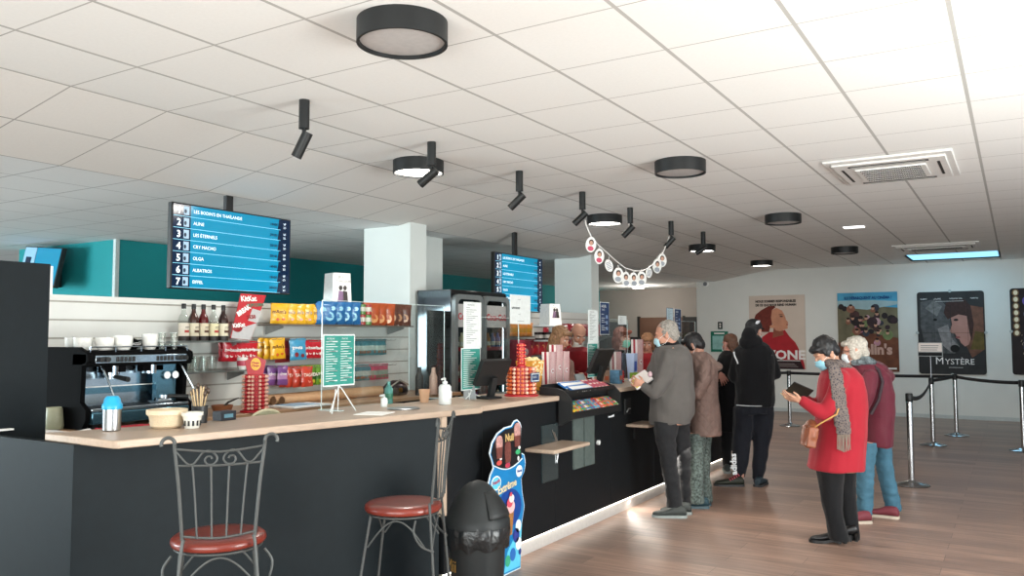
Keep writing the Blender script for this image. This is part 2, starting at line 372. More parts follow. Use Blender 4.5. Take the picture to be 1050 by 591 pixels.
# garland of photo medallions
st = M('garland_string', 'F4F3F0', .7); paper = M('paper_white', 'F1F0EC', .75)
g = thing('garland', 'white string garland of oval photo tags hanging under the ceiling', 'garland', (-3.5, 6.98, 2.6))
pxs = [(600, 226), (601, 231), (606, 243), (613, 251), (622, 259), (632, 268), (641, 275), (650, 278), (658, 278), (665, 275), (674, 267), (680, 259), (684, 249), (686, 243)]
def gar(px, py): return onx(px, py, -3.56) - V((-3.5, 6.98, 2.6))
mb = MB(); mb.tube([gar(*q) for q in pxs], .006, st, 6); mb.build('string', g)
skin0 = M('tag_skin', 'C99B84', .7); pinkd = M('tag_pink', 'C8506A', .7); dkh = M('tag_hair', '2C221F', .7); gryd = M('tag_grey', '9AA0A8', .7)
for k, (px, py, h, tl) in enumerate([(606, 251, 16, 8), (614.5, 263, 16, 5), (624.5, 272.5, 13, -22), (634, 282.5, 16, 5), (642, 286.5, 15.5, -4), (650, 287, 15, -4), (658, 286, 15, 4), (665.5, 280, 10.5, 10), (674, 273, 15, 6), (679, 267, 14, 2)]):
    c = gar(px, py); dep = (onx(px, py, -3.56)-CAMP).dot(_f); hh = h/F_PX*dep/2
    mx = Matrix.Translation(c) @ Matrix.Rotation(math.radians(58 if k % 3 else 48), 4, 'Z') @ Matrix.Rotation(math.radians(tl), 4, 'Y')
    a = MB(); n = 20
    a.prism([(hh*.72*math.cos(2*PI*i/n), hh*math.sin(2*PI*i/n)) for i in range(n)], .004, paper, mx)
    if k in (2, 7):
        for j in range(-2, 3): a.prism([(-hh*.45, j*hh*.25-.004), (hh*.45, j*hh*.25-.004), (hh*.45, j*hh*.25+.004), (-hh*.45, j*hh*.25+.004)], .001, gryd, mx @ T((0, -.002, 0)))
    else:
        def ov(cx, cz, rx, rz, m, d): a.prism([(cx+rx*math.cos(2*PI*i/14), cz+rz*math.sin(2*PI*i/14)) for i in range(14)], .001, m, mx @ T((0, -d, 0)))
        ov(0, hh*.30, hh*.34, hh*.38, dkh, .002); ov(0, hh*.2, hh*.24, hh*.3, skin0, .003); ov(0, -hh*.5, hh*.42, hh*.32, pinkd if k < 2 else gryd, .002)
    a.tube([c+V((0, 0, hh)), c+V((0, 0, hh+.03))], .003, st, 5)
    a.build('photo_tag', g)
# cassette air conditioners
acw = M('air_conditioner_white', 'E4E2DE', .45); slot = M('slot_dark', '2A2826', .8); gsl = M('grille_grey', '8C8984', .6)
def cassette(x0, x1, y0, y1, label):
    t = thing('air_conditioner', label, 'air conditioner', ((x0+x1)/2, (y0+y1)/2, H1), 0, 'ceiling air conditioners')
    w = (x1-x0)/2; d = (y1-y0)/2
    def frame(a, W, D, z0, z1):
        pts = []
        for (cx, cy, a0) in ((W-.1, D-.1, 0), (-W+.1, D-.1, 90), (-W+.1, -D+.1, 180), (W-.1, -D+.1, 270)):
            for q in range(5): an = math.radians(a0+q*22.5); pts.append((cx+.1*math.cos(an), cy+.1*math.sin(an)))
        return pts
    a = MB(); a.box((-w, -d, -.018), (w, d, 0), acw); a.box((-w+.05, -d+.09, -.035), (w-.05, d-.09, -.018), acw); a.build('panel', t, bevel=.008)
    a = MB(); a.box((-w+.2, -d+.3, -.048), (w-.2, d-.3, -.035), acw)
    a.build('grille_frame', t, bevel=.004)
    a = MB()
    for i in range(6):
        yy = -d+.33 + i*(2*d-.66)/5.0; a.box((-w+.24, yy-.028, -.053), (w-.24, yy+.010, -.048), slot)
        for j in range(34):
            xx = -w+.25+j*(2*w-.5)/33; a.box((xx-.002, yy-.028, -.056), (xx+.002, yy+.010, -.053), acw)
    a.build('grille', t)
    a = MB()
    for sx in (-1, 1):
        yy = sx*(d-.17); a.box((-w+.17, yy-.022, -.04), (w-.17, yy+.022, -.035), slot)
        xx = sx*(w-.11); a.box((xx-.010, -d+.27, -.037), (xx+.010, d-.27, -.035), slot)
    a.build('air_slot', t)
    a = MB()
    for sx in (-1, 1):
        yy = sx*(d-.17); a.box((-w+.19, yy-.010, -.046), (w-.19, yy+.012, -.04), gsl)
    a.build('air_flap', t)
cassette(-1.28, -.36, 6.8, 7.92, 'white ceiling cassette air conditioner, the nearer one with visible grille')
cassette(-1.60, -.42, 13.75, 14.68, 'white ceiling cassette air conditioner, the far one in front of the skylight')
mb = MB(); mb.box((-1.84, 11.04, H1-.012), (-1.60, 11.18, H1), M('small_panel', 'FFFFFF', .5, emit='FFFFFF', es=1.6)); tag(mb.build('ceiling_panel_light', bevel=.003), 'small flat square lit panel flush in the ceiling between air conditioners', 'ceiling light')
p = ony(723.5, 291, Yf-.02)
t = thing('smoke_detector', 'small round white security dome on the far wall near the ceiling', 'detector', (p.x, Yf-.0, p.z))
MB().lathe([(.07, 0), (.07, .03), (.055, .04)], (0, 0, 0), paper, 20, T(rx=PI/2)).build('base', t); MB().ell((0, -.06, -.01), (.045, .045, .045), M('dome_grey', '6E7275', .3), 14).build('dome', t)
# ================================================================== counters
RX = math.radians(90)
navy = M('panel_blue_black', '0F171B', .6, spec=.22, noise_=(18, .10)); navy2 = M('panel_black', '101316', .55, spec=.25, noise_=(18, .1))
def wood_mat(name, c, rough=.35):
    mt = M(name, c, rough); nt = mt.node_tree; n = [q for q in nt.nodes if q.type == 'TEX_NOISE'][0]
    mp = nt.nodes.new('ShaderNodeMapping'); mp.inputs['Scale'].default_value = (14, 1.2, 14); tc = [q for q in nt.nodes if q.type == 'TEX_COORD'][0]
    nt.links.new(tc.outputs['Object'], mp.inputs[0]); nt.links.new(mp.outputs[0], n.inputs['Vector']); n.inputs['Scale'].default_value = 4
    mr = [q for q in nt.nodes if q.type == 'MAP_RANGE'][0]; mr.inputs['To Min'].default_value = .9; mr.inputs['To Max'].default_value = 1.08
    return mt
oak = wood_mat('oak_worktop', 'B49E8B', .42); oak2 = wood_mat('oak_back_worktop', 'A98465')
def extr(mb, pts, z0, z1, m):
    n = len(pts); mb.add([(p[0], p[1], z0) for p in pts]+[(p[0], p[1], z1) for p in pts],
        [tuple(range(n-1, -1, -1)), tuple(range(n, 2*n))]+[(i, (i+1) % n, (i+1) % n+n, i+n) for i in range(n)], m)
t = thing('bar_counter', 'blue-black panelled end of the bar counter behind the two stools', 'counter', (-3.67, 2.15, 0))
def rel(o, p): return (p[0]-o[0], p[1]-o[1])
O1 = (-3.67, 2.15)
mb = MB(); extr(mb, [rel(O1, p) for p in [(-3.67, 2.15), (-3.03, 4.06), (-3.07, 4.08), (-3.70, 2.19)]], 0, 1.068, navy); mb.build('front_panel', t)
mb = MB(); extr(mb, [rel(O1, p) for p in [(-4.95, 2.15), (-3.672, 2.15), (-3.672, 2.19), (-4.95, 2.19)]], 0, 1.072, navy); mb.build('side_panel', t)
mb = MB(); extr(mb, [rel(O1, p) for p in [(-3.95, 2.2), (-3.72, 2.2), (-3.08, 4.1), (-3.75, 4.1)]], .35, .37, navy2); mb.build('inner_shelf', t)
mb = MB(); extr(mb, [rel(O1, p) for p in [(-3.045, 4.05), (-3.0, 4.05), (-3.0, 4.10), (-3.045, 4.10)]], .47, 1.068, oak); mb.build('corner_strip', t)
mb = MB(); extr(mb, [(-3.97, 2.18), (-3.41, 2.17), (-3.385, 2.185), (-2.93, 4.37), (-2.95, 4.42), (-3.6, 4.42), (-3.77, 4.3), (-3.77, 2.9)], 1.07, 1.106, oak)
tag(mb.build('worktop', bevel=.006), 'pale wood worktop on the left end of the bar, angled towards the stools', 'worktop')
t = thing('ticket_counter', 'long black front of the ticket counter with a glowing white plinth', 'counter', (-3.0, 4.1, 0))
mb = MB(); mb.box((-.07, .0, .11), (-.02, 5.72, 1.068), navy2); mb.box((-.66, 5.70, .11), (-.02, 5.74, 1.068), navy2); mb.build('front_panel', t)
mb = MB(); mb.box((-.62, 1.42, 1.07), (-.02, 2.43, 1.108), blk2); mb.build('black_top', t)
mb = MB()
for y in (.42, 1.42, 2.42, 3.4, 4.6): mb.box((-.02, y-.002, .11), (-.0185, y+.002, 1.068), blk)
mb.build('panel_joint', t)
mb = MB(); mb.box((-.075, .0, 0), (-.045, 5.74, .098), M('plinth_white', 'B8B4B0', .5)); mb.build('plinth', t)
mb = MB(); mb.box((-.045, .02, .1), (-.028, 5.72, .108), M('led_strip', 'FFFFFF', .5, emit='FFF6E8', es=6)); mb.build('led_strip', t)
area('led_floor_wash', (-3.012, 6.95, .10), 5.6, .05, (.9, 0, -1), 24, (1, .95, .86)).rotation_euler = (V((.9, 0, -1)).to_track_quat('-Z', 'Y')).to_euler()
bpy.data.objects['led_floor_wash'].data.size = .05; bpy.data.objects['led_floor_wash'].data.size_y = 5.6
for (y0, y1, z, d, lb) in ((5.06, 5.62, .735, .25, 'small pale wood shelf on the black counter front beside the ice cream stand'), (6.84, 7.2, .745, .22, 'small pale wood shelf on the counter front beside the grey-haired man')):
    t2 = thing('bag_shelf', lb, 'shelf', (-3.02, y0, z))
    mb = MB(); mb.box((0, 0, 0), (d, y1-y0, .028), oak); mb.build('board', t2, bevel=.012, seg=3)
    mb = MB(); mb.box((0, (y1-y0)/2-.01, -.12), (.012, (y1-y0)/2+.01, 0), blk); mb.box((0, (y1-y0)/2-.01, -.012), (d*.7, (y1-y0)/2+.01, 0), blk); mb.build('bracket', t2)
mb = MB(); extr(mb, [(-3.6, 4.425), (-2.98, 4.425), (-2.98, 5.52), (-3.6, 5.52)], 1.072, 1.108, oak)
tag(mb.build('worktop', bevel=.005), 'pale wood worktop under the first till and the lollipop tower', 'worktop')
mb = MB(); extr(mb, [(-3.62, 6.53), (-2.97, 6.53), (-2.97, 9.84), (-3.62, 9.84)], 1.072, 1.108, oak)
tag(mb.build('worktop', bevel=.005), 'pale wood worktop where the grey-haired man leans, beyond the black sweets display', 'worktop')
# glass doors set into the front
gd = M('dark_glass', '303A3C', .08, spec=.8); gg = M('greyish_glass', '5C6663', .15, spec=.8)
t = thing('glass_cabinet', 'dark glass cabinet doors set in the counter front below the sweets display', 'cabinet', (-3.018, 5.3, .48))
MB().box((0, 0, 0), (.012, .24, .42), gd).build('door', t); MB().box((0, .50, .03), (.014, .67, .43), gg).build('door', t); MB().box((0, .69, .03), (.014, .87, .43), gg).build('door', t)
mb = MB(); mb.tube([(.016, .17, .36), (.02, .22, .28), (.02, .225, .18), (.016, .21, .12)], .005, M('chrome', 'D8D8D8', .12, 1), 8); mb.tube([(.016, .14, .38), (.02, .19, .30), (.02, .19, .2)], .004, MATS['chrome'], 8); mb.build('handle', t)
chrome = MATS['chrome']; steel = M('brushed_steel', 'B8BABC', .28, 1)
mb = MB(); mb.box((-3.018, 6.47, .86), (-3.012, 6.58, .99), M('sticker_white', 'E6EAEE', .5)); mb.box((-3.012, 6.485, .90), (-3.0105, 6.565, .98), M('sticker_blue', '2C55B4', .5)); tag(mb.build('sticker'), 'white and blue payment sticker on the black counter front', 'sticker')
mb = MB(); c = onx(583, 462, -3.012)
p = onx(586, 414, -3.0)
q = onx(613, 454, -3.015)
mb = MB(); mb.tube([(-3.018, q.y, q.z), (-3.0, q.y, q.z)], .02, M('white_plastic', 'E8E8E6', .4), 16); tag(mb.build('lock'), 'tiny white round lock on the counter front below the payment sticker', 'lock')
t = thing('card_holder', 'little black holder on the counter front right of the payment sticker', 'holder', (-3.015, 6.78, .86))
mb = MB(); mb.box((0, 0, 0), (.02, .13, .14), blk2); mb.build('body', t, bevel=.004); MB().tube([(.022, .03, .02), (.03, .05, .05), (.03, .09, .05)], .006, steel, 8).build('clip', t)
# partition on the left
t = thing('partition', 'tall dark grey partition board at the far left edge behind the bar end', 'partition', (-4.56, 2.2, 0))
MB().box((0, -.01, 1.073), (.06, .275, 1.965), navy).build('board', t); MB().box((0, 0, 0), (.06, .275, 1.073), navy).build('lower_board', t)
MB().box((-.02, .276, 1.80), (.055, .292, 1.955), M('edge_white', 'E9E9E7', .5)).build('edge_strip', t)
MB().box((.062, -.005, 1.082), (.1, .09, 1.09), paper).build('paper_slip', t)

# ================================================================== sweets display unit
t = thing('sweets_display', 'black stepped sweets display built over the counter front', 'display', (-2.98, 5.53, 0))
side = [(-.18, 1.112), (-.18, 1.17), (-.03, 1.165), (.04, 1.14), (.085, 1.095), (.10, 1.07), (.10, .93), (.0, .88), (-.015, .88), (-.015, 1.112)]
def yzprism(mb, prof, y0, y1, m):
    n = len(prof); mb.add([(p[0], y0, p[1]) for p in prof]+[(p[0], y1, p[1]) for p in prof], [tuple(range(n)), tuple(range(2*n-1, n-1, -1))]+[(i, i+n, (i+1) % n+n, (i+1) % n) for i in range(n)], m)
mb = MB(); yzprism(mb, side, 0, .02, blk2); mb.build('side_panel', t)
mb = MB(); yzprism(mb, side, .89, .91, blk2); mb.build('side_panel', t)
mb = MB(); mb.box((-.18, .02, 1.112), (-.165, .89, 1.185), blk2); mb.build('back_panel', t)
mb = MB(); mb.box((-.165, .02, 1.112), (.04, .89, 1.122), blk2); mb.box((.035, .02, 1.112), (.045, .89, 1.145), blk2); mb.box((-.012, .02, .95), (.09, .89, .965), blk2); mb.box((.09, .02, .93), (.10, .89, .985), blk2); mb.build('tray', t)
cols = ['2E6FB4', 'D2452F', 'F1EEE8', 'E0B22C', '3E9A4E', 'B43A58', '4FB3C8', 'E8722A']
CN = ['blue', 'red', 'white', 'yellow', 'green', 'pink', 'light blue', 'orange']
CM = [M('wrap_'+c, c, .3, coat=.3) for c in cols]
def bar_at(loc, rz, a, b, rx, L=.09, grp='small wrapped sweets in the upper tray of the black display', label='small wrapped sweet in the upper tray of the black display'):
    mb = MB(); mb.box((-L/2, -.017, -.007), (L/2, .017, .007), a); mb.box((-L/2-.012, -.019, -.001), (-L/2, .019, .001), b); mb.box((L/2, -.019, -.001), (L/2+.012, .019, .001), b); mb.box((-L/4, -.0172, .0071), (L/4, .0172, .0078), b)
    o = mb.build('sweet_bar', bevel=0); o.location = loc; o.rotation_euler = (0, rx, rz); cn = CN[CM.index(a)]; return tag(o, label.replace('small', 'small '+cn), 'sweets', grp.replace('small', 'small '+cn))
for i in range(20):
    y = 5.72+.033*i; c = CM[0] if i < 11 else (CM[1] if i % 2 else CM[2])
    for j in range(2): bar_at((-2.985-.07*j, y, 1.150+.022*j), random.uniform(-.2, .2), c, CM[2] if i < 11 else CM[5], .45, .085)
for i in range(24):
    y = 5.58+.035*i; c = [CM[3], CM[4], CM[0], CM[6], CM[1], CM[7], CM[4]][i*7//24]
    for j in range(2): bar_at((-2.965+.05*j, y, 1.03-.026*j), random.uniform(-.25, .25), c, CM[(i+j+2) % 8], .6, .055, 'small wrapped sweets in the lower tray of the black display', 'small wrapped sweet in the lower front tray of the black display')

# ================================================================== screens
scr = M('screen_blue', '08607C', .12, emit='0A8CB4', es=.60, spec=.7, noise_=(1.2, .25)); scd = M('screen_navy', '0A1C34', .12, emit='0B2038', es=.5); scl = M('screen_line', '8FD8F0', .3, emit='7FD4F0', es=.6)
scw = M('screen_white', 'E8F4FA', .3, emit='DFF0F8', es=.75); scth = M('screen_thumb', '8FA8BC', .3, emit='8FA8BC', es=.5); scdk = M('screen_text_dark', '0B2A44', .3)
titles = ["LES BODIN'S EN THAÏLANDE", "ALINE", "LES ÉTERNELS", "CRY MACHO", "OLGA", "ALBATROS", "EIFFEL"]
times = ['14H00', '20H30', '20H30', '20H40', '14H00', '18H00', '20H30']
def board(y0, y1, z0, z1, X, label, loc_rod):
    w = y1-y0; h = z1-z0
    t = thing('programme_screen', label, 'screen', (X, y0, z0), RX)
    MB().box((0, 0, 0), (w, .05, h), blk2).build('housing', t, bevel=.006)
    mb = MB(); e = .012
    mb.box((.14*w, -.002, e), (w*.9, 0, h-e), scr); mb.box((e, -.002, e), (.14*w, 0, h-e), scd); mb.box((w*.9, -.002, e), (w-e, 0, h-e), scd)
    rh = (h-2*e)/7
    for i in range(7):
        zb = h-e-rh*(i+1)
        mb.box((.015, -.003, zb), (w*.9, -.002, zb+.003), scl)
        mb.text(str(i+1), rh*.8, scw, T((.045, -.004, zb+rh*.22)), bold=.002)
        mb.box((.088*w, -.003, zb+rh*.15), (.128*w, -.002, zb+rh*.88), scth); mb.prism([(.1*w+.004*math.cos(k)*3, zb+rh*.45+.018*math.sin(k)) for k in (0, 1, 2, 3, 4, 5)], .001, scdk, T((0, -.0042, 0)))
        mb.text(titles[i], rh*.40, scw, T((.16*w, -.004, zb+rh*.38)))
        mb.text(times[i], rh*.34, scdk, T((.80*w, -.004, zb+rh*.33)), bold=.001)
        mb.text('VF', rh*.3, scw, T((.925*w, -.004, zb+rh*.48))); mb.text('2D', rh*.26, scw, T((.925*w, -.004, zb+rh*.16)))
        mb.prism([(w*.872, zb+.002), (w*.905, zb+.002), (w*.905, zb+rh-.002), (w*.885, zb+rh-.002)], .001, scd, T((0, -.0032, 0)))
    mb.build('display', t)
    MB().box((w*.44, .03, h-.1), (w*.48+.02, .07, h+loc_rod), blk2).build('ceiling_mount', t)
board(3.96, 5.18, 1.94, 2.615, -5.53, 'large blue programme screen above the bottles, listing seven numbered films', .13)
board(7.86, 8.98, 1.86, 2.54, -5.08, 'blue programme screen farther back, between the pillars and above the drinks fridge', .3)
# third TV on the teal wall side
P0, P1 = ony(33, 256, 5.55), ony(66, 252, 5.55)
t = thing('wall_television', 'tilted blue television high on the teal wall, upper left corner', 'television', (-11.0, 5.45, 2.0))
mx = T((.36, 0, .25), rx=math.radians(-9), ry=math.radians(5)) @ Matrix.Diagonal((.76, 1, .76, 1))
mb = MB(); mb.box((-.02, 0, -.02), (1.07, .06, .63), blk2, mx); mb.build('housing', t, bevel=.006)
mb = MB(); mb.box((.36, -.004, .01), (1.05, 0, .61), scr, mx); mb.box((0, -.004, .01), (.34, 0, .61), M('screen_pale', '7FA6BE', .2, emit='7FA6BE', es=.45), mx); mb.box((.08, -.006, .2), (.24, -.004, .45), scd, mx); mb.build('display', t)
MB().box((.4, .05, .2), (.7, .36, .5), blk2).build('wall_bracket', t)
# ================================================================== back bar
slatw = M('slatwall_white', 'DDDDD8', .5, noise_=(3, .02)); slatg = M('slat_groove', 'A9A59C', .45); slatm = M('slat_metal', 'C9C6BE', .3, .7)
def slatwall(y0, y1, x, z1, label, faces_y=None):
    t = thing('slatwall', label, 'display wall', (x, y0, 0), RX); w = y1-y0
    zs = [.95+.1215*k for k in range(8) if .95+.1215*k < z1-.02]
    mb = MB(); prev = 0
    for z in zs+[z1]:
        mb.box((0, 0, prev), (w, .03, z-.006), slatw); prev = z+.006
    mb.box((0, .012, 0), (w, .032, z1-.01), slatw); mb.build('panel', t)
    mb = MB()
    for z in zs: mb.box((0, .008, z-.006), (w, .0125, z+.006), slatg)
    mb.build('groove_strip', t)
    return t
slatwall(2.75, 6.62, -5.33, 1.85, 'long white slatted display wall behind the coffee machine and bottles')
slatwall(8.0, 11.0, -5.28, 1.9, 'white slatted display wall behind the cashiers, beyond the drinks fridge')
glsh = glassm('shelf_glass', 'DCE8E4', .8, .02, .12); shd = M('shelf_grey', '6E7472', .35, .3); brk = M('bracket_grey', '9A9D9C', .4, .5)
def shelf(y0, y1, z, d, label, m=shd, x=-5.3):
    t = thing('wall_shelf', label, 'shelf', (x, y0, z), 0, 'shelves on the slatted wall')
    MB().box((0, 0, -.012), (d, y1-y0, 0), m).build('board', t)
    for y in (.08, y1-y0-.1):
        a = MB(); a.prism([(0, -.012), (d*.8, -.012), (d*.8, -.03), (0, -.085)], .012, brk, T((0, y, 0))); a.build('bracket', t)
    return t
shelf(3.45, 4.35, 1.535, .22, 'grey shelf under the row of syrup bottles')
shelf(3.55, 4.42, 1.31, .24, 'grey shelf of glasses under the bottle shelf')
shelf(4.62, 6.35, 1.668, .25, 'long shelf of standing snack bags to the right of the leaning red sign', M('shelf_brown', '6A5E54', .4))
shelf(2.95, 3.5, 1.18, .22, 'low grey shelf behind the coffee machine')
# back counter
t = thing('back_counter', 'wood-topped back counter under the slatted wall with coffee machine', 'counter', (-5.29, 2.75, 0))
MB().box((.02, 0, 0), (.56, 3.85, .985), navy2).build('cabinet_body', t); MB().box((0, -.02, .985), (.62, 3.87, 1.02), oak2).build('worktop', t, bevel=.005)
t = thing('back_counter', 'back counter under the far display wall behind the cashiers', 'counter', (-5.24, 8.46, 0))
MB().box((.02, 0, 0), (.42, 3.0, .92), navy2).build('cabinet_body', t); MB().box((0, -.0, .92), (.44, 3.02, .955), oak2).build('worktop', t, bevel=.005)
# ghosts of extra bottles left out: they are reflections. Syrup bottles:
gcl = glassm('bottle_glass', 'F2F6F4', .9, .02, .05)
def bottle(y, liq, cap, lab, label, fill):
    t = thing('syrup_bottle', label, 'bottle', (-5.17, y, 1.536), 0, 'syrup bottles on the upper shelf')
    prof = [(.034, 0), (.038, .006), (.038, .155), (.032, .178), (.018, .205), (.0145, .225), (.0145, .25)]
    MB().lathe(prof, (0, 0, 0), liq if fill > .9 else gcl, 20).build('glass_body', t)
    if fill <= .9: MB().lathe([(.032, .004), (.035, .01), (.035, .155*fill), (.001, .155*fill)], (0, 0, 0), liq, 18).build('syrup', t)
    MB().lathe([(.0165, .235), (.0165, .268), (.014, .272)], (0, 0, 0), cap, 16).build('cap', t)
    a = MB()
    for (z0, z1, mm) in ((.035, .13, lab), (.0, .035, M('label_foot', '241C1A', .5))):
        vs = []; n = 9
        for i in range(n):
            w = math.radians(-100+i*160/(n-1)); vs += [(.0392*math.cos(w), .0392*math.sin(w), z0), (.0392*math.cos(w), .0392*math.sin(w), z1)]
        a.add(vs, [(2*i, 2*i+2, 2*i+3, 2*i+1) for i in range(n-1)], mm, True)
    a.box((.0392, -.012, .10), (.0402, .02, .104), M('label_ink', '3A2A28', .6)); a.box((.039, -.018, .06), (.0405, .018, .078), M('label_red', 'B04038', .6) if fill < .5 else M('label_brown', '5A3A2C', .6)); a.box((.0392, -.014, .09), (.0402, .016, .093), MATS['label_ink'])
    a.build('label', t)
blkcap = M('cap_black', '15171A', .4)
for y, c, lb, f, s_ in ((3.82, 'D8CFC8', 'E6DCCB', .3, 'clear bottle with a red-printed label, first of the five syrup bottles from the left'), (3.905, '3A1A12', 'E2D6BC', .95, 'dark brown bottle with cream label, second of the five syrup bottles'),
        (3.99, '5A0E12', 'DED0B4', .97, 'deep red bottle with cream label, middle one of the five syrup bottles'), (4.08, '7A5A20', 'E4DAB2', .45, 'half-empty amber bottle with pale yellow label, fourth of the five syrup bottles'), (4.17, '2A1210', 'E0D4BA', .97, 'near-black bottle with cream label, last of the five, beside the leaning red sign')):
    bottle(y, M('syrup_'+c, c, .08, spec=.6), blkcap, M('label_'+lb, lb, .6), s_, f)
# leaning red chocolate sign
t = thing('chocolate_sign', 'tilted red and grey chocolate bar advertising card next to the last syrup bottle', 'sign', (-5.14, 4.22, 1.537), RX)
rd = M('sign_red', 'B8202A', .4); gy = M('sign_grey', 'B9B6B6', .5); rd2 = M('sign_dark_red', '8C141C', .4)
mx = T((0, 0, 0), rx=math.radians(-12))
K = [(.0, .02), (.23, 0), (.36, .37), (.11, .38)]
mb = MB(); mb.prism([(.0, .02), (.19, .0), (.41, .375), (.155, .38)], .006, rd, mx); mb.prism([(.005, .02), (.188, .002), (.27, .14), (.12, .10), (.05, .13)], .001, gy, mx @ T((0, -.0015, 0))); mb.prism([(.19, .16), (.28, .14), (.335, .24), (.25, .26)], .001, gy, mx @ T((0, -.0015, 0)))
mb.build('board', t)
mb = MB()
sh = Matrix(((1, 0, .35, 0), (0, 1, 0, 0), (0, 0, 1, 0), (0, 0, 0, 1)))
mb.text('KitKat', .06, paper, mx @ T((.145, -.003, .315), ry=-.05) , bold=.002); mb.text('POPCORN', .035, M('sign_green', '4E6E58', .5), mx @ T((.20, -.003, .27), ry=-.08), bold=.002)
mb.text('BREAK', .05, paper, mx @ T((.10, -.003, .19), ry=-.5), bold=.003); mb.text('KitKat', .045, paper, mx @ T((.035, -.003, .10), ry=-.1), bold=.002); mb.text('2€50', .042, rd2, mx @ T((.18, -.003, .17), ry=-.1), bold=.002)
mb.build('lettering', t)
mb = MB(); mb.ell((.075, -.002, .105), (.052, .001, .04), rd2, 16, mx); mb.build('badge', t)
# glasses and cups
cer = M('ceramic_white', 'ECEAE4', .2, coat=.4); rimm = M('glass_rim', 'D8E0DC', .2); gl2 = glassm('drinking_glass', 'F4F8F6', 1, .05, .14)
def glass_at(loc, h, r, label, grp):
    mb = MB(); mb.lathe([(.001, 0), (r*.75, .001), (r, h)], (0, 0, 0), gl2, 16); mb.tube([(r*math.cos(q*PI/6), r*math.sin(q*PI/6), h) for q in range(12)], .0013, rimm, 5, closed=True); o = mb.build('drinking_glass', loc=loc); return tag(o, label, 'glass', grp)
for i in range(7):
    for j in range(2): glass_at((-5.24+.09*j, 3.62+.075*i, 1.311), .11, .032, 'clear tumbler in the rows on the glass shelf under the bottles', 'tumblers on the lower shelf')
for i in range(4): glass_at((-5.24, 3.62+.075*i, 1.424), .09, .03, 'clear tumbler stacked on top of the shelf row of tumblers', 'stacked tumblers')
def cup(name, label, loc, r, h, m, rz=0, saucer=False, grp=None):
    t = thing(name, label, 'cup', loc, rz, grp)
    mb = MB(); mb.lathe([(r*.6, 0), (r*.92, h*.3), (r, h), (r*.92, h), (r*.8, h*.35), (.001, h*.12)], (0, 0, 0), m, 20); mb.build('cup_body', t)
    mb = MB(); mb.tube([(0, r*.9, h*.8), (0, r*1.45, h*.75), (0, r*1.5, h*.4), (0, r*.85, h*.3)], r*.11, m, 8); mb.build('handle', t)
    return t
pink = M('mug_pink_print', 'C2485C', .3)
mg = cup('mug', 'white mug with pink print and round handle on the glasses shelf', (-5.1, 4.30, 1.311), .042, .095, cer); mb = MB(); mb.lathe([(.0395, .03), (.0422, .07)], (0, 0, 0), pink, 20); mb.build('print', mg)
# ------------------------------------------------------------------ espresso machine
t = thing('espresso_machine', 'large black and chrome two-group espresso machine on the back counter', 'coffee machine', (-4.62, 2.80, 1.02), RX)
mk = M('machine_black', '060607', .8, spec=.08); ms = M('machine_steel', 'A8B4BC', .18, 1); mst = M('machine_blue_steel', '5E8494', .2, .9); mdk = M('machine_dark', '1C2226', .4)  # mdk is the dark tone of the machine body and drip grille
Wm = .66
mb = MB(); mb.prism([(0, .06), (0, .42), (.0, .46), (.03, .485), (.10, .485), (.10, .06)], .001, mk) if False else None
# side cheeks as rounded plates in the YZ sense
def cheek(mb, x0, x1):
    prof = [(.50, .0), (.50, .44), (.44, .485), (.10, .485), (.0, .45), (-.01, .40), (.05, .38), (.06, .16), (.0, .12), (.0, .06), (.04, .0)]
    n = len(prof); mb.add([(x0, p[0], p[1]) for p in prof]+[(x1, p[0], p[1]) for p in prof], [tuple(range(n)), tuple(range(2*n-1, n-1, -1))]+[(i, i+n, (i+1) % n+n, (i+1) % n) for i in range(n)], mk)
mb = MB(); cheek(mb, -.03, .0); mb.build('side_cheek', t, bevel=.004); mb = MB(); cheek(mb, Wm, Wm+.03); mb.build('side_cheek', t, bevel=.004)
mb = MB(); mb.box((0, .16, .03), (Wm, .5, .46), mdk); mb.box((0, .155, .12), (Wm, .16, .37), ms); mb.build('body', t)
mb = MB(); mb.box((0, .152, .24), (Wm, .1545, .245), paper); mb.box((0, .150, .2), (Wm, .1545, .236), mst); mb.build('splash_panel', t)
mb = MB(); mb.box((-.03, .0, .37), (Wm+.03, .16, .455), mk); mb.build('head_bar', t, bevel=.012)
mb = MB(); mb.box((.02, -.004, .388), (Wm-.02, .0, .435), ms); mb.build('control_strip', t, bevel=.002)
for gx in (.15, .42):
    for k in range(5):
        a = MB(); a.box((gx+.026*k, -.010, .395), (gx+.026*k+.018, -.004, .425), blk2); a.build('button', t, bevel=.003)
for gx in (.045, .085, .585, .62): MB().tube([(gx, -.004, .411), (gx, -.03, .411)], .016, blk2, 14).build('knob', t)
mb = MB(); mb.box((.0, .02, .455), (Wm, .48, .462), mk); mb.build('cup_tray', t)
mb = MB(); mb.tube([(-.0, .02, .485), (Wm, .02, .485)], .004, ms, 8)
for x in (0, .16, .33, .5, Wm): mb.tube([(x, .02, .455), (x, .02, .485)], .003, ms, 6)
mb.build('cup_rail', t)
mb = MB(); mb.box((-.0, -.01, .10), (Wm, .16, .125), ms); mb.box((0, -.015, .03), (Wm, .16, .10), mst); mb.build('drip_tray', t, bevel=.006)
mb = MB()
for k in range(22): mb.box((.02+k*.029, -.005, .125), (.035+k*.029, .15, .128), mdk)
o = mb.build('drip_grille', t)
for gx in (.18, .44):
    a = MB(); a.tube([(gx, .09, .37), (gx, .09, .315)], .045, ms, 20); a.box((gx-.07, .05, .33), (gx+.07, .12, .37), mk); a.build('brew_group', t, bevel=.003)
a = MB(); a.tube([(.18, .09, .315), (.18, .09, .29)], .036, ms, 18); a.tube([(.18, .06, .305), (.18, -.08, .29)], [.012, .016], blk2, 10); a.build('portafilter', t)
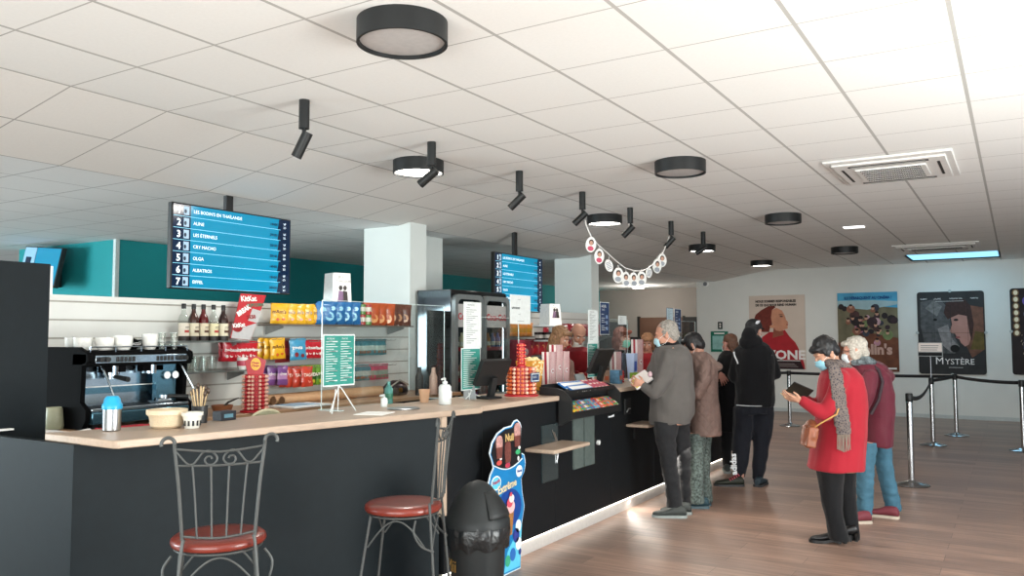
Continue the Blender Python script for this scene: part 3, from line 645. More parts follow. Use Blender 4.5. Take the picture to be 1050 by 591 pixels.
a = MB(); a.tube([(.52, .06, .175), (.52, .06, .15)], .036, ms, 18); a.tube([(.54, .05, .165), (.66, .0, .155)], [.012, .017], blk2, 10); a.build('portafilter', t)
a = MB(); a.tube([(.46, .05, .13), (.55, .05, .13)], .03, ms, 12); a.box((.44, .02, .128), (.56, .1, .14), ms); a.build('tamper_stand', t)
a = MB(); a.tube([(.08, .03, .37), (.085, -.02, .30), (.12, -.05, .17)], .006, ms, 8); a.build('steam_wand', t)
a = MB(); a.tube([(.62, .03, .37), (.63, -.02, .30), (.67, -.06, .19)], .006, ms, 8); a.build('steam_wand', t)
for gx in (.525, .585):
    a = MB(); a.tube([(gx, .04, .30), (gx, .03, .30)], .022, paper, 18); a.tube([(gx, .045, .30), (gx, .032, .30)], .026, ms, 18); a.build('pressure_gauge', t)
a = MB(); a.box((.46, .05, .14), (.60, .09, .37), mst); a.build('gauge_column', t)
a = MB(); a.box((.04, .05, 0), (.08, .09, .03), blk2); a.build('foot', t); a = MB(); a.box((.58, .05, 0), (.62, .09, .03), blk2); a.build('foot', t)
a = MB(); a.box((.04, .4, 0), (.08, .44, .03), blk2); a.build('foot', t); a = MB(); a.box((.58, .4, 0), (.62, .44, .03), blk2); a.build('foot', t)
# cups on top
cx = -4.62
k = 0
def onmach(y, dx, label, kind, r=.04, h=.055, m=cer, n=1):
    for i in range(n): cup(kind, label + (', stacked' if i else ''), (-4.62-dx, y, 1.484+i*h*.55), r, h, m, random.uniform(-.6, .6), grp=None)
tx = [(2.86, .2, 'upturned white cup at the left end on top of the coffee machine'), (2.95, .12, 'white cup, second from the left on top of the coffee machine'), (3.02, .18, 'white cup leaning by the black teapot on the coffee machine')]
for y, d, lb in tx: onmach(y, d, lb, 'coffee_cup', .055, .078)
onmach(2.90, .36, 'white cup at the back left on top of the coffee machine', 'coffee_cup', .055, .078)
onmach(3.06, .1, 'large white bowl-shaped cup in front of the black teapot', 'coffee_cup', .056, .09)
t2 = thing('teapot', 'small black teapot with white word on the coffee machine', 'teapot', (-4.80, 3.16, 1.484))
mb = MB(); mb.lathe([(.035, 0), (.05, .02), (.052, .04), (.045, .062), (.02, .072), (.01, .082), (.001, .084)], (0, 0, 0), mk, 24); mb.build('pot', t2); MB().tube([(0, .045, .058), (0, .08, .06), (0, .082, .03), (0, .046, .02)], .006, mk, 8).build('handle', t2); MB().tube([(0, -.045, .03), (0, -.075, .062)], [.01, .006], mk, 8).build('spout', t2)
mb = MB(); mb.text('LAZZA', .022, paper, T((.0525, -.03, .03), rz=RX)); mb.build('lettering', t2)
onmach(3.27, .14, 'tall white jug-like cup right of the black teapot', 'coffee_cup', .05, .10)
for i in range(4):
    for j in range(2):
        glass_at((-4.72-.07*(i % 2), 3.33+.045*i, 1.484+.055*j), .052, .024, 'tiny clear glass in the stacks at the right end of the coffee machine', 'tiny glasses on the coffee machine')
# chair/jug behind partition
mb = MB(); mb.lathe([(.05, 0), (.055, .02), (.045, .12), (.04, .13), (.034, .125), (.045, .02), (.001, .02)], (0, 0, 0), M('jug_olive', 'A9A88C', .4), 20); tag(mb.build('measuring_jug', loc=(-4.86, 2.72, 1.021-.0)), 'olive plastic jug between the partition and the coffee machine', 'jug')
# knife-block of stirrers
t = thing('cutlery_pot', 'dark pot full of wooden stirrers and spoons beside the coffee machine', 'pot', (-3.72, 2.86, 1.107))
mb = MB(); mb.lathe([(.038, 0), (.042, .09), (.038, .09), (.034, .01), (.001, .01)], (0, 0, 0), M('pot_dark', '2A2B2C', .4), 18); mb.build('pot', t)
wst = M('stirrer_wood', 'C9AE86', .6); spn = M('spoon_dark', '4A3A30', .4, .3)
for i in range(16):
    w = i*2.4; r_ = .006+.024*((i*7) % 5)/5; L = .14+.05*((i*3) % 4)/4
    a = MB(); p0 = V((r_*math.cos(w)*.5, r_*math.sin(w)*.5, .015)); p1 = p0+V((math.cos(w)*.035, math.sin(w)*.035, L)); a.tube([p0, p1], .0035, wst if i % 3 else spn, 6)
    if i % 3 == 0: a.ell(p1, (.010, .010, .018), spn, 8)
    a.build('stirrer', t)
# wooden bowl with ladle, black square pot
t = thing('wooden_bowl', 'small brown wooden bowl with a dark ladle on the back counter', 'bowl', (-4.78, 3.86, 1.02))
mb = MB(); mb.lathe([(.03, 0), (.065, .03), (.075, .065), (.07, .065), (.055, .03), (.001, .015)], (0, 0, 0), M('bowl_wood', '8A5638', .4), 24); mb.build('bowl', t)
MB().tube([(0, .0, .04), (0, .05, .08), (0, .14, .105)], [.012, .008, .005], M('ladle', '2A211C', .4), 8).build('ladle', t)
mb = MB(); mb.box((-.035, -.05, 0), (.035, .05, .05), M('box_black', '20232A', .4)); mb.box((.0355, -.03, .015), (.036, .03, .035), M('box_print', '5E8A9A', .4)); tag(mb.build('tea_box', loc=(-3.72, 3.02, 1.107), bevel=.003), 'small black box right of the pot of stirrers', 'box')
# rolls of cardboard on the back counter
tubm = M('kraft_roll', 'C49B74', .6)
for i, (dz, dx) in enumerate(((0, 0), (0, .075), (0, .15), (.0, .225))):
    mb = MB(); mb.tube([(0, 0, .036), (0, 1.5, .036)], .036, tubm, 20); mb.tube([(0, -.002, .036), (0, 0, .036)], .03, M('roll_hollow', '8A6A4E', .8), 16)
    tag(mb.build('cardboard_roll', loc=(-5.22+dx, 4.55+.02*i, 1.021)), 'long kraft cardboard roll under the hanging sweets, '+['nearest the wall', 'second from the wall', 'third from the wall', 'outermost of four'][i], 'roll', 'kraft rolls on the back counter')
mb = MB(); mb.box((-.14, -.2, 0), (.14, .2, .012), paper); mb.box((-.12, -.15, .012), (.1, .12, .016), M('paper_blue', '8FB0C8', .6)); tag(mb.build('paper_stack', loc=(-4.8, 4.62, 1.021)), 'stack of white papers in front of the kraft rolls', 'papers')
# black handbag, bottle stand
t = thing('handbag', 'black zipped handbag slumped on the back counter below the pillar', 'bag', (-4.95, 5.95, 1.021))
mb = MB(); mb.loft([[(math.cos(2*PI*k/16)*.09*s, math.sin(2*PI*k/16)*.16*s*(1.0), z) for k in range(16)] for z, s in ((0, .9), (.03, 1.0), (.08, .9), (.12, .6), (.135, .25))], M('leather_black', '1A1A1C', .35), None); mb.build('bag_body', t); MB().tube([(.04, -.12, .08), (.07, -.02, .14), (.06, .12, .09)], .008, M('strap_beige', '9A948A', .5), 8).build('strap', t)
MB().tube([(.085, -.03, .05), (.1, -.03, .05)], .02, M('gold', 'C8A458', .3, 1), 14).build('clasp', t)
for (y, x, mm, h, lb) in ((6.02, -4.72, blk2, .26, 'tall black flask left of the pale pink flask'), (6.18, -4.68, M('flask_pink', 'C8A898', .4), .25, 'tall pale pink flask between two black ones'), (6.32, -4.72, blk2, .27, 'tall black flask right of the pale pink flask')):
    mb = MB(); mb.lathe([(.036, 0), (.038, .01), (.038, h*.65), (.022, h*.8), (.018, h), (.001, h)], (0, 0, 0), mm, 20); tag(mb.build('flask', loc=(x, y, 1.021)), lb, 'flask')
# ------------------------------------------------------------------ snack bags
def bagmesh(w, h, d, base, band, text=None, tm=None, blobs=None, bl=None):
    mb = MB(); nx, nz = 8, 10
    def P(i, k, s):
        x = (i/nx-.5); z = k/nz
        th = d/2*max(0, 1-(2*abs(x))**2.4)**.6*max(0, 1-(2*abs(z-.5))**3.2)**.7
        wv = .003*math.sin(z*17+i)
        return (x*w*(1-.06*math.sin(z*PI)), s*(-th)+wv, z*h)
    for s in (1, -1):
        vs = [P(i, k, s) for k in range(nz+1) for i in range(nx+1)]
        for k in range(nz):
            mt = base
            if band and 3 <= k <= 5: mt = band
            fs = []
            for i in range(nx):
                a = k*(nx+1)+i; fs.append((a, a+1, a+nx+2, a+nx+1) if s == 1 else (a, a+nx+1, a+nx+2, a+1))
            o = len(mb.v); kk = mb.mi(mt)
            for f in fs: mb.f.append(tuple(o-0+q for q in f)); mb.m.append(kk); mb.s.append(True)
            if k == 0: base_o = o
            # share vertices: add once
            if k == 0: mb.v.extend(vs); continue
            for q in range(len(fs)): mb.f[-1-q] = tuple(v-(o-base_o) for v in mb.f[-1-q])
    if blobs:
        for (bx, bz, br) in blobs: mb.prism([(bx*w+br*w*math.cos(q), bz*h+br*w*math.sin(q)) for q in [2*PI*j/8 for j in range(8)]], .001, bl, T((0, -d*.47, 0)))
    if text: mb.text(text, h*.24, tm, T((-w*.4, -d*.52, h*.5)), bold=.001)
    me = mb.mesh('snack_bag'); return me
def putbags(me, spots, label, cat, grp, name='snack_bag', rz=RX):
    ys = sorted({round(q[1], 3) for q in spots}); lab0 = label
    for (x, y, z) in spots:
        if len(spots) > 1:
            same = sorted(q[0] for q in spots if abs(q[1]-y) < .002); w_ = ORD[ys.index(round(y, 3))]+' from left'
            label = lab0+', '+(('front' if x == same[-1] else 'rear')+' ' if len(same) > 1 else '')+w_
        o = bpy.data.objects.new(name, me); COL.objects.link(o); o.location = (x, y, z); o.rotation_euler = (random.uniform(-.06, .06), random.uniform(-.05, .05), rz+random.uniform(-.15, .15)); tag(o, label, cat, grp)
def W(c, r=.3): return M('pack_'+c, c, r, coat=.3)
bred = bagmesh(.13, .155, .03, W('C01C2C'), None, 'maltesers', W('F2EEE8'), [(.1, .3, .12), (-.2, .25, .1)], W('E8D8D0'))
byel = bagmesh(.15, .17, .035, W('E0A81C'), None, "m&m's", W('5A2E1A'), [(.2, .25, .1), (-.1, .2, .09)], W('C8541C'))
bblu = bagmesh(.17, .18, .035, W('3C8FB4'), None, 'treets', W('F2EEE8'), [(-.15, .25, .12), (.2, .2, .1)], W('7A1E22'))
bbro = bagmesh(.15, .2, .035, W('7A1E22'), W('A83238'), None, None)
bpur = bagmesh(.13, .16, .03, W('7A4A8A'), W('B88AB8'), 'chew', W('F2EEE8'))
brd2 = bagmesh(.14, .17, .035, W('C8402C'), None, 'TAGADA', W('F6E6D8'), [(.1, .3, .14)], W('E88A7A'))
bgrn = bagmesh(.13, .17, .03, W('6A9A2C'), W('3C6A2A'), 'mix', W('F2EEE8'), [(-.15, .2, .12), (.2, .22, .1)], W('D8C040'))
bmul = bagmesh(.13, .17, .03, W('C88A8A'), W('E0C070'), None, None, [(-.1, .3, .15), (.2, .7, .1)], W('5A8AB0'))
btea = bagmesh(.12, .15, .03, W('3E7C86'), W('A8B8B0'), None, None, [(-.1, .2, .12), (.2, .2, .12)], W('8A5A3A'))
bpnk = bagmesh(.12, .15, .03, W('B84A62'), W('8A9A8A'), None, None, [(-.1, .2, .12), (.2, .2, .12)], W('6A7A5A'))
bchip = bagmesh(.19, .21, .06, W('C0501E'), None, None, None, [(.1, .3, .22), (-.15, .55, .16)], W('E0924A'))
bchi2 = bagmesh(.19, .21, .06, W('6A3A2A'), None, None, None, [(.1, .35, .22), (-.2, .6, .14)], W('C88A5A'))
bchbl = bagmesh(.20, .20, .06, W('1E6AA8'), None, None, None, [(.1, .35, .2), (-.2, .6, .16), (.25, .7, .1)], W('8AC4DC'))
# row of hanging bags and the top shelf
HOOK = []
_pb = putbags
def hang(me, spots, label, cat, grp, name='snack_bag', rz=RX):
    zt = max(v.co.z for v in me.vertices)
    for s_ in spots: HOOK.append((s_[1], s_[2]+zt-.012))
    _pb(me, spots, label, cat, grp, name, rz)
hang(bred, [(-5.22+.035*j, 4.24+.075*i, 1.375) for i in range(4) for j in range(2)], 'red bag behind the lollipop tower', 'snack bag', 'red bags behind the lollipop tower')
hang(byel, [(-5.2+.05*j, 4.60+.03*j, 1.385) for j in range(3)], 'yellow bag hanging left of the light blue bag', 'snack bag', 'yellow hanging bags')
hang(bbro, [(-5.2, 4.80, 1.35)], 'dark red bag hanging behind the big light blue bag', 'snack bag', None)
hang(bblu, [(-5.12, 4.90, 1.37)], 'big light blue and brown sweets bag hanging in the middle row', 'snack bag', None)
hang(bred, [(-5.2+.03*j, 5.06+.075*i, 1.38) for i in range(5) for j in range(2)], 'red bag hanging beside the teal price list', 'snack bag', 'red bags beside the price list')
hang(bpur, [(-5.2+.045*j, 4.60+.06*j, 1.17) for j in range(3)], 'purple sweets bag hanging right of the lollipop tower', 'snack bag', 'purple hanging bags')
hang(brd2, [(-5.2+.04*j, 4.83+.045*j, 1.145) for j in range(4)], 'orange-red sweets bag hanging in the lowest row', 'snack bag', 'orange-red hanging bags')
hang(bgrn, [(-5.2+.02*j, 5.03+.05*j, 1.15) for j in range(4)], 'green sweets bag hanging in the lowest row', 'snack bag', 'green hanging bags')
hang(bmul, [(-5.18, 5.25+.05*j, 1.15) for j in range(2)], 'multicoloured bag between green bags and price list', 'snack bag', 'multicoloured hanging bags')
hang(btea, [(-5.2, 5.55+.065*i, 1.39) for i in range(9)], 'teal bag in the upper row right of the price list', 'snack bag', 'teal bags in the upper row')
hang(btea, [(-5.2, 5.60+.065*i, 1.155) for i in range(5)], 'teal bag in the lower row right of the price list', 'snack bag', 'teal bags in the lower row')
hang(bpnk, [(-5.2, 5.92+.055*i, 1.155) for i in range(4)], 'pink bag in the lower row right of the price list', 'snack bag', 'pink bags in the lower row')
putbags(byel, [(-5.17+.004*i, 4.73+.095*i, 1.671) for i in range(5)], 'yellow sweets bag standing on the long upper shelf', 'snack bag', 'yellow bags on the upper shelf', rz=RX-.5)
putbags(bchbl, [(-5.10+.012*i, 5.20+.085*i, 1.671) for i in range(4)], 'blue crisps bag standing on the long upper shelf', 'snack bag', 'blue bags on the upper shelf', name='crisps_bag', rz=RX-.55)
putbags(bchip, [(-5.15, 5.83+.10*i, 1.671) for i in range(3)], 'orange crisps bag on the long upper shelf', 'snack bag', 'orange crisps bags', name='crisps_bag', rz=RX-.5)
putbags(bchi2, [(-5.15, 6.10+.09*i, 1.671) for i in range(3)], 'brown crisps bag on the long upper shelf', 'snack bag', 'brown crisps bags', name='crisps_bag', rz=RX-.5)
for i in range(2):
    for j in range(2):
        mb = MB(); mb.lathe([(.034, 0), (.038, .003), (.038, .092), (.034, .095), (.001, .095)], (0, 0, 0), W(['B8322C', '5C8A3A'][(i+j) % 2]), 18); mb.lathe([(.0385, .03), (.0385, .07)], (0, 0, 0), W('E0D8C8'), 18)
        tag(mb.build('snack_tub', loc=(-5.13, 5.68+.08*i, 1.671+.096*j)), ['red', 'green'][(i+j) % 2]+' round snack tub, '+['bottom', 'top'][j]+' of the '+['left', 'right'][i]+' stack between blue and orange crisps bags', 'tub', 'stacked snack tubs')
# ------------------------------------------------------------------ poster box on the shelf top
def posterbox(loc, w, h, label, cx=1):
    t = thing('counter_display_box', label, 'display box', loc, RX-.35)
    wb = w*.5; wt = w*.42
    mb = MB(); mb.loft([[(-wb, -wb, 0), (wb, -wb, 0), (wb, wb, 0), (-wb, wb, 0)], [(-wt, -wt, h), (wt, -wt, h), (wt, wt, h), (-wt, wt, h)]], paper, smooth=False); mb.build('box', t)
    mb = MB(); dk = M('figure_dark', '3A3230', .6); mv = M('figure_mauve', '8A6A8A', .6); pk = M('figure_pink', 'C85070', .6); sl = math.atan((wb-wt)/h)
    for side in range(2):
        mx = Matrix.Rotation(side*PI/2, 4, 'Z') @ T((0, -wb-.001, 0), rx=-sl)
        mb.text('JEU', h*.07, dk, mx @ T((-wt*.4, 0, h*.90))); mb.text('CONCOURS', h*.06, dk, mx @ T((-wt*.7, 0, h*.82)))
        for (fx, c) in ((-.35, mv if side == 0 else dk), (.15, dk if side == 0 else pk)):
            mb.prism([(wt*fx-.02, h*.34), (wt*fx+.05, h*.34), (wt*fx+.04, h*.64), (wt*fx, h*.66)], .001, c, mx); mb.prism([(wt*fx+.018+.02*math.cos(q), h*.71+.024*math.sin(q)) for q in range(6)], .001, dk, mx)
    mb.build('print', t)
    return t
posterbox((-5.185, 5.42, 1.671), .20, .46, 'white box with printed dancing couples standing behind the blue crisps bags')
# ------------------------------------------------------------------ drinks fridge
t = thing('drinks_fridge', 'silver and black two-door drinks fridge with lit shelves right of the first pillar', 'fridge', (-4.9, 6.80, 0), RX)
fs = M('fridge_silver', '8E9494', .3, .6); fk = M('fridge_black_gloss', '0B0D0F', .16, spec=.6); fin = M('fridge_inside', '5A6062', .5); frd = M('fridge_red', 'A8202C', .4); fgl = glassm('fridge_glass', 'E0E6E6', .4, .0, .0)
mb = MB(); mb.box((-.01, .02, 0), (.01, .45, 2.04), M('fridge_side_gloss', '3C4042', .05, metal=.85)); mb.box((1.04, .02, 0), (1.06, .45, 2.04), fk); mb.box((.0, .45, 0), (1.05, .47, 2.04), fin); mb.box((.0, .03, 2.0), (1.05, .47, 2.05), fk); mb.box((0, .03, 0), (1.05, .47, .12), fk); mb.build('cabinet', t, bevel=.006)
mb = MB()
for z in (.12, .45, .78, 1.1, 1.42): mb.box((.02, .06, z), (1.03, .45, z+.012), fin)
mb.build('shelf', t)
mb = MB()
for z in (.45, .78, 1.1, 1.42): mb.box((.02, .05, z-.01), (1.03, .06, z+.03), frd)
mb.build('price_rail', t)
for xx in (.03, .525, 1.02):
    a = MB(); a.box((xx-.008, .03, .2), (xx+.008, .045, 1.95), M('fridge_fill_glow', 'FFFFFF', .5, emit='F4F8FF', es=3.0)); a.build('fill_light_strip', t)  # glowing strips added to brighten the dark fridge interior
def rframe(mb, x0, x1, z0, z1, r, w, m, y0, y1):
    out = []; inn = []
    for (cx, cz, a0) in ((x1-r, z1-r, 0), (x0+r, z1-r, 90), (x0+r, z0+.02, 180), (x1-r, z0+.02, 270)):
        rr = r if cz > z0+.5 else .02
        cxx = cx if rr == r else (x0+.02 if a0 == 180 else x1-.02)
        for q in range(5):
            an = math.radians(a0+q*22.5); out.append((cxx+rr*math.cos(an), cz+rr*math.sin(an))); inn.append((cxx+max(rr-w, .004)*math.cos(an) if rr > w else cxx+(w-rr)*-math.cos(an)*-1*0+(.0), 0))
    n = len(out); cx0 = (x0+x1)/2; cz0 = (z0+z1)/2
    inn = [(cx0+(p[0]-cx0)*(1-2*w/(x1-x0)), cz0+(p[1]-cz0)*(1-2*w/(z1-z0))) for p in out]
    vs = [(p[0], y0, p[1]) for p in out]+[(p[0], y0, p[1]) for p in inn]+[(p[0], y1, p[1]) for p in out]+[(p[0], y1, p[1]) for p in inn]
    f = []
    for i in range(n):
        j = (i+1) % n; f += [(i, n+i, n+j, j), (2*n+i, 2*n+j, 3*n+j, 3*n+i), (i, j, 2*n+j, 2*n+i), (n+i, 3*n+i, 3*n+j, n+j)]
    mb.add(vs, f, m)
for (x0, x1) in ((.0, .52), (.53, 1.05)):
    a = MB(); rframe(a, x0, x1, .1, 2.0, .07, .05, fs, -.03, .02); d = a.build('door', t)
    a = MB(); a.box((x0+.03, -.008, .15), (x1-.03, -.002, 1.96), fgl); a.build('glass_pane', d)
    a = MB(); a.box((x0+.05, -.012, 1.66), (x1-.05, -.009, 1.9), M('fridge_banner', 'A7A6A4', .4)); a.text('Coca-Cola', .095, frd, T((x0+.07, -.014, 1.74)), bold=.003); a.build('banner', d)
    a = MB(); hx_ = x1-.03 if x0 == 0 else x0+.03; a.tube([(hx_, -.03, .9), (hx_, -.06, .93), (hx_, -.06, 1.25), (hx_, -.03, 1.28)], .01, fs, 8); a.build('handle', d)
dc = ['B4202A', '20242A', 'D8C8A0', '2E7A4A', 'C87A1E', '3A5A9A', '8A1E2A', 'C8B090']
dn = ['red', 'black', 'cream', 'green', 'orange', 'blue', 'dark red', 'beige']
for zi, z in enumerate((.462, .792, 1.112, 1.432)):
    for i in range(10):
        c = dc[(i//2+zi*3) % 8]; mb = MB(); hh = .17 if zi % 2 else .2
        mb.lathe([(.03, 0), (.032, .01), (.032, hh*.65), (.014, hh*.85), (.014, hh), (.001, hh)], (0, 0, 0), W(c), 12); mb.lathe([(.0325, hh*.2), (.0325, hh*.45)], (0, 0, 0), W('DCD4C4'), 12)
        tag(mb.build('drink_bottle', loc=(-4.99, 6.88+.1*i, z)), 'small '+dn[(i//2+zi*3) % 8]+' drink bottle in the fridge on the '+['lowest', 'second', 'third', 'top'][zi]+' lit shelf', 'bottle', dn[(i//2+zi*3) % 8]+' bottles in the drinks fridge, '+['lowest', 'second', 'third', 'top'][zi]+' shelf')
# second display wall stock
for z, nm in ((1.56, 'upper'), (1.30, 'middle')): shelf(8.05, 10.95, z, .22, nm+' shelf on the far display wall behind the blond cashier', shd, -5.25)
putbags(bagmesh(.17, .17, .05, W('D88A3C'), W('B8862C')), [(-5.12, 8.35+.11*i, 1.562) for i in range(4)], 'orange bag on the far shelf right of the fridge', 'snack bag', 'orange bags on the far upper shelf')
putbags(bagmesh(.17, .17, .05, W('9A1E2C'), None, None, None, [(0, .5, .2)], W('E0B8B0')), [(-5.12, 9.15+.13*i, 1.562) for i in range(13)], 'dark red bag on the far upper shelf', 'snack bag', 'dark red bags on the far upper shelf')
hang(bagmesh(.16, .2, .05, W('B01E28'), None, None, None, [(0, .5, .2)], W('E8A060')), [(-5.14, 8.75+.15*i, 1.33) for i in range(8)], 'red snack bag hanging behind the blond cashier', 'snack bag', 'red bags behind the cashier')
hang(bagmesh(.15, .2, .05, W('A81828'), W('D8A030')), [(-5.14, 8.7+.15*i, 1.06) for i in range(9)], 'red and yellow bag low on the far wall', 'snack bag', 'red and yellow bags low on the far wall')
t = thing('snack_stand', 'tall pink cardboard snack stand right of the drinks fridge', 'display', (-4.92, 8.28, 0), RX)
mb = MB(); mb.box((-.14, 0, 0), (.14, .2, 1.52), W('B83850')); mb.build('body', t, bevel=.006)
mb = MB()
for k in range(3): mb.ell((0, -.002, 1.38-.2*k), (.07, .002, .045), W('F0D8D8'), 14)
mb.text('BONBONS', .05, W('F0D8D8'), T((-.11, -.003, .75))); mb.build('print', t)

seen = set(); swalls = [o for o in bpy.data.objects if o.type == 'EMPTY' and o.name.startswith('slatwall')]
for y, z in HOOK:
    k = (round(y/.07), round(z/.06))
    if k in seen: continue
    seen.add(k); w_ = swalls[0] if y < 7.5 else swalls[1]
    mb = MB(); x0 = w_.location.x; mb.tube([(y-w_.location.y, 0, z), (y-w_.location.y, -.27, z), (y-w_.location.y, -.285, z+.012)], .0025, brk, 6); mb.build('hook', w_)
# ================================================================== bar stools
iron = M('stool_iron', '4A4C4B', .5, .4); seatm = M('stool_seat_red', '6C2418', .32, coat=.2, noise_=(8, .12))
def smooth_pts(P, k=4):
    P = [V(p) for p in P]; out = []
    for i in range(len(P)-1):
        a = P[max(i-1, 0)]; b = P[i]; c = P[i+1]; d = P[min(i+2, len(P)-1)]
        for j in range(k):
            t = j/k; out.append(.5*((2*b)+(c-a)*t+(2*a-5*b+4*c-d)*t*t+(3*b-a-3*c+d)*t**3))
    return out+[P[-1]]
def stool(loc, rz, label):
    t = thing('bar_stool', label, 'bar stool', loc, rz, 'wrought-iron bar stools')
    mb = MB(); mb.lathe([(.001, .742), (.165, .742), (.178, .748), (.182, .758), (.180, .770), (.170, .779), (.12, .782), (.001, .779)], (0, 0, 0), seatm, 48); mb.build('seat', t)
    def wire(name, pts, r=.0048, m=iron):
        return MB().tube(smooth_pts(pts) if len(pts) < 30 else pts, r, m, 8).build(name, t)
    wire('seat_ring', [(.165*math.cos(2*PI*k/32), .165*math.sin(2*PI*k/32), .735) for k in range(33)])
    for sx in (-1, 1):
        wire('front_leg', [(sx*.13, .12, .738), (sx*.165, .165, .4), (sx*.19, .20, 0.004)], .0065)
        wire('rear_leg', [(sx*.125, -.155, 1.0*0+.80), (sx*.135, -.16, .735), (sx*.165, -.19, .35), (sx*.185, -.215, .004)], .0065)
        # upright with curled hook
        hook = [(sx*.13, -.165, .80), (sx*.145, -.185, 1.0), (sx*.160, -.20, 1.14)]
        cx, cz, rr = sx*.184, 1.165, .023
        hook += [(cx-sx*rr*math.cos(math.radians(a)), -.205-.0004*a*0, cz+rr*math.sin(math.radians(a))) for a in range(0, 215, 18)]
        wire('back_upright', hook, .0068)
        for sy, nm in ((1, 'front'), (-1, 'rear')): MB().lathe([(.013, 0), (.013, .012), (.009, .016)], (sx*(.19 if sy > 0 else .185), .20 if sy > 0 else -.215, 0), blk2, 12).build('foot_cap', t)
        # side arch below the seat
        wire('side_arch', [(sx*(.145+.0*k), .13-.26*k/10.-.01*k/10, .60+.12*math.sin(PI*k/10)) for k in range(11)], .0042)
        wire('side_curl', [(sx*.17, -.10, .73), (sx*.20, -.10, .68), (sx*.185, -.13, .62), (sx*.155, -.18, .59)], .005)
    wire('back_arch', [(-.142+.284*k/12., -.172, .61+.115*math.sin(PI*k/12)) for k in range(13)], .0042)
    wire('front_arch', [(-.142+.284*k/12., .14, .61+.115*math.sin(PI*k/12)) for k in range(13)], .0042)
    wire('footrest_ring', [(.20*math.cos(2*PI*k/32), .195*math.sin(2*PI*k/32)-.006, .30) for k in range(33)], .006)
    wire('bottom_rail', [(-.132, -.168, .815), (0, -.186, .803), (.132, -.168, .815)], .005)
    wire('middle_rail', [(-.153, -.193, 1.082), (0, -.205, 1.078), (.153, -.193, 1.082)], .0045)
    wire('top_rail', [(-.160, -.200, 1.145), (0, -.212, 1.130), (.160, -.200, 1.145)], .0045)
    for k in (-1.5, -.5, .5, 1.5):
        wire('spindle', [(k*.052, -.183, .808), (k*.058, -.192, .95), (k*.065, -.203, 1.080)], .0038)
    for sx in (-1, 1):
        pts = [(sx*.156, -.2, 1.135), (sx*.14, -.2, 1.115), (sx*.115, -.202, 1.088), (sx*.095, -.203, 1.088), (sx*.08, -.203, 1.105), (sx*.062, -.204, 1.128), (sx*.038, -.204, 1.134), (sx*.015, -.204, 1.115), (sx*.012, -.204, 1.098), (sx*.025, -.204, 1.084), (sx*.045, -.204, 1.084), (sx*.055, -.204, 1.098), (sx*.048, -.204, 1.112), (sx*.034, -.204, 1.112), (sx*.03, -.204, 1.103)]
        wire('scroll', pts, .0038)
    return t
def heading(v): return math.atan2(-v.x, v.y)
s1 = V((-2.735, 2.205, 0)); stool(s1, heading(V((-.78, .63, 0)).normalized()), 'iron bar stool seen from behind in front of the left end of the counter')
s2 = V((-2.50, 3.07, 0)); stool(s2, heading(-RIGHT+AWAY*.12), 'iron bar stool seen from the side, beside the black swing bin')

# ================================================================== swing bin
binm = M('bin_black', '1E2122', .5, spec=.35); bagp = M('bin_liner', '15181A', .28, spec=.6, bump=(40, .6))
t = thing('swing_bin', 'black round swing-lid bin with crumpled liner in front of the ice cream stand', 'bin', (-2.53, 3.74, 0), math.radians(8)); t.scale = (1, 1, 1.075)
mb = MB(); mb.lathe([(.125, 0), (.13, .01), (.155, .47), (.16, .50)], (0, 0, 0), binm, 40); mb.build('bin_body', t)
mb = MB(); prof = [(.16, .0), (.172, -.02), (.176, -.06), (.172, -.10), (.165, -.12)]
vs = []; fs = []; n = 72
for i, (r_, z) in enumerate([(.155, .525), (.172, .515), (.178, .49), (.176, .455), (.172, .42), (.166, .40), (.162, .405)]):
    for k in range(n):
        w = 2*PI*k/n; q = noise.noise(V((math.cos(w)*5, math.sin(w)*5, z*14)))*.012*(i > 0) + .004*math.sin(w*17+i*1.3)
        dz = noise.noise(V((math.cos(w)*3+7, math.sin(w)*3, 1)))*.02*(i > 4); vs.append(((r_+q)*math.cos(w), (r_+q)*math.sin(w), z+dz))
for i in range(6):
    for k in range(n): fs.append((i*n+k, i*n+(k+1) % n, (i+1) % 7*n+(k+1) % n, (i+1)*n+k))
mb.add(vs, [(f[0], f[1], f[2], f[3]) for f in fs], bagp, True); mb.build('bin_liner', t)
mb = MB(); mb.lathe([(.17, .50), (.178, .505), (.178, .53), (.166, .55), (.142, .60), (.112, .65), (.08, .69), (.05, .712), (.02, .722), (.001, .724)], (0, 0, 0), binm, 48); mb.build('lid_dome', t)
mb = MB(); vs = []; fs = []
for i in range(7):
    for j in range(9):
        a = math.radians(-42+84*j/8); zz = .555+.125*i/6; rr = .166-.088*(i/6)**1.3+.010
        vs.append((rr*math.cos(a), rr*math.sin(a), zz))
for i in range(6):
    for j in range(8): fs.append((i*9+j, i*9+j+1, (i+1)*9+j+1, (i+1)*9+j))
mb.add(vs, fs, M('bin_flap', '16191A', .5), True); o = mb.build('swing_flap', t); sm = o.modifiers.new('th', 'SOLIDIFY'); sm.thickness = .006
gold = MATS['gold']
mb = MB(); vs = []
mb.text('Mii', .085, M('gold_letters', 'C89A50', .4, .4), T((0, 0, 0)))
for i, (x, y, z) in enumerate(mb.v):
    a = math.radians(-150)+x/.15; mb.v[i] = (.1535*math.cos(a), .1535*math.sin(a), .29+z)
mb.build('lettering', t)

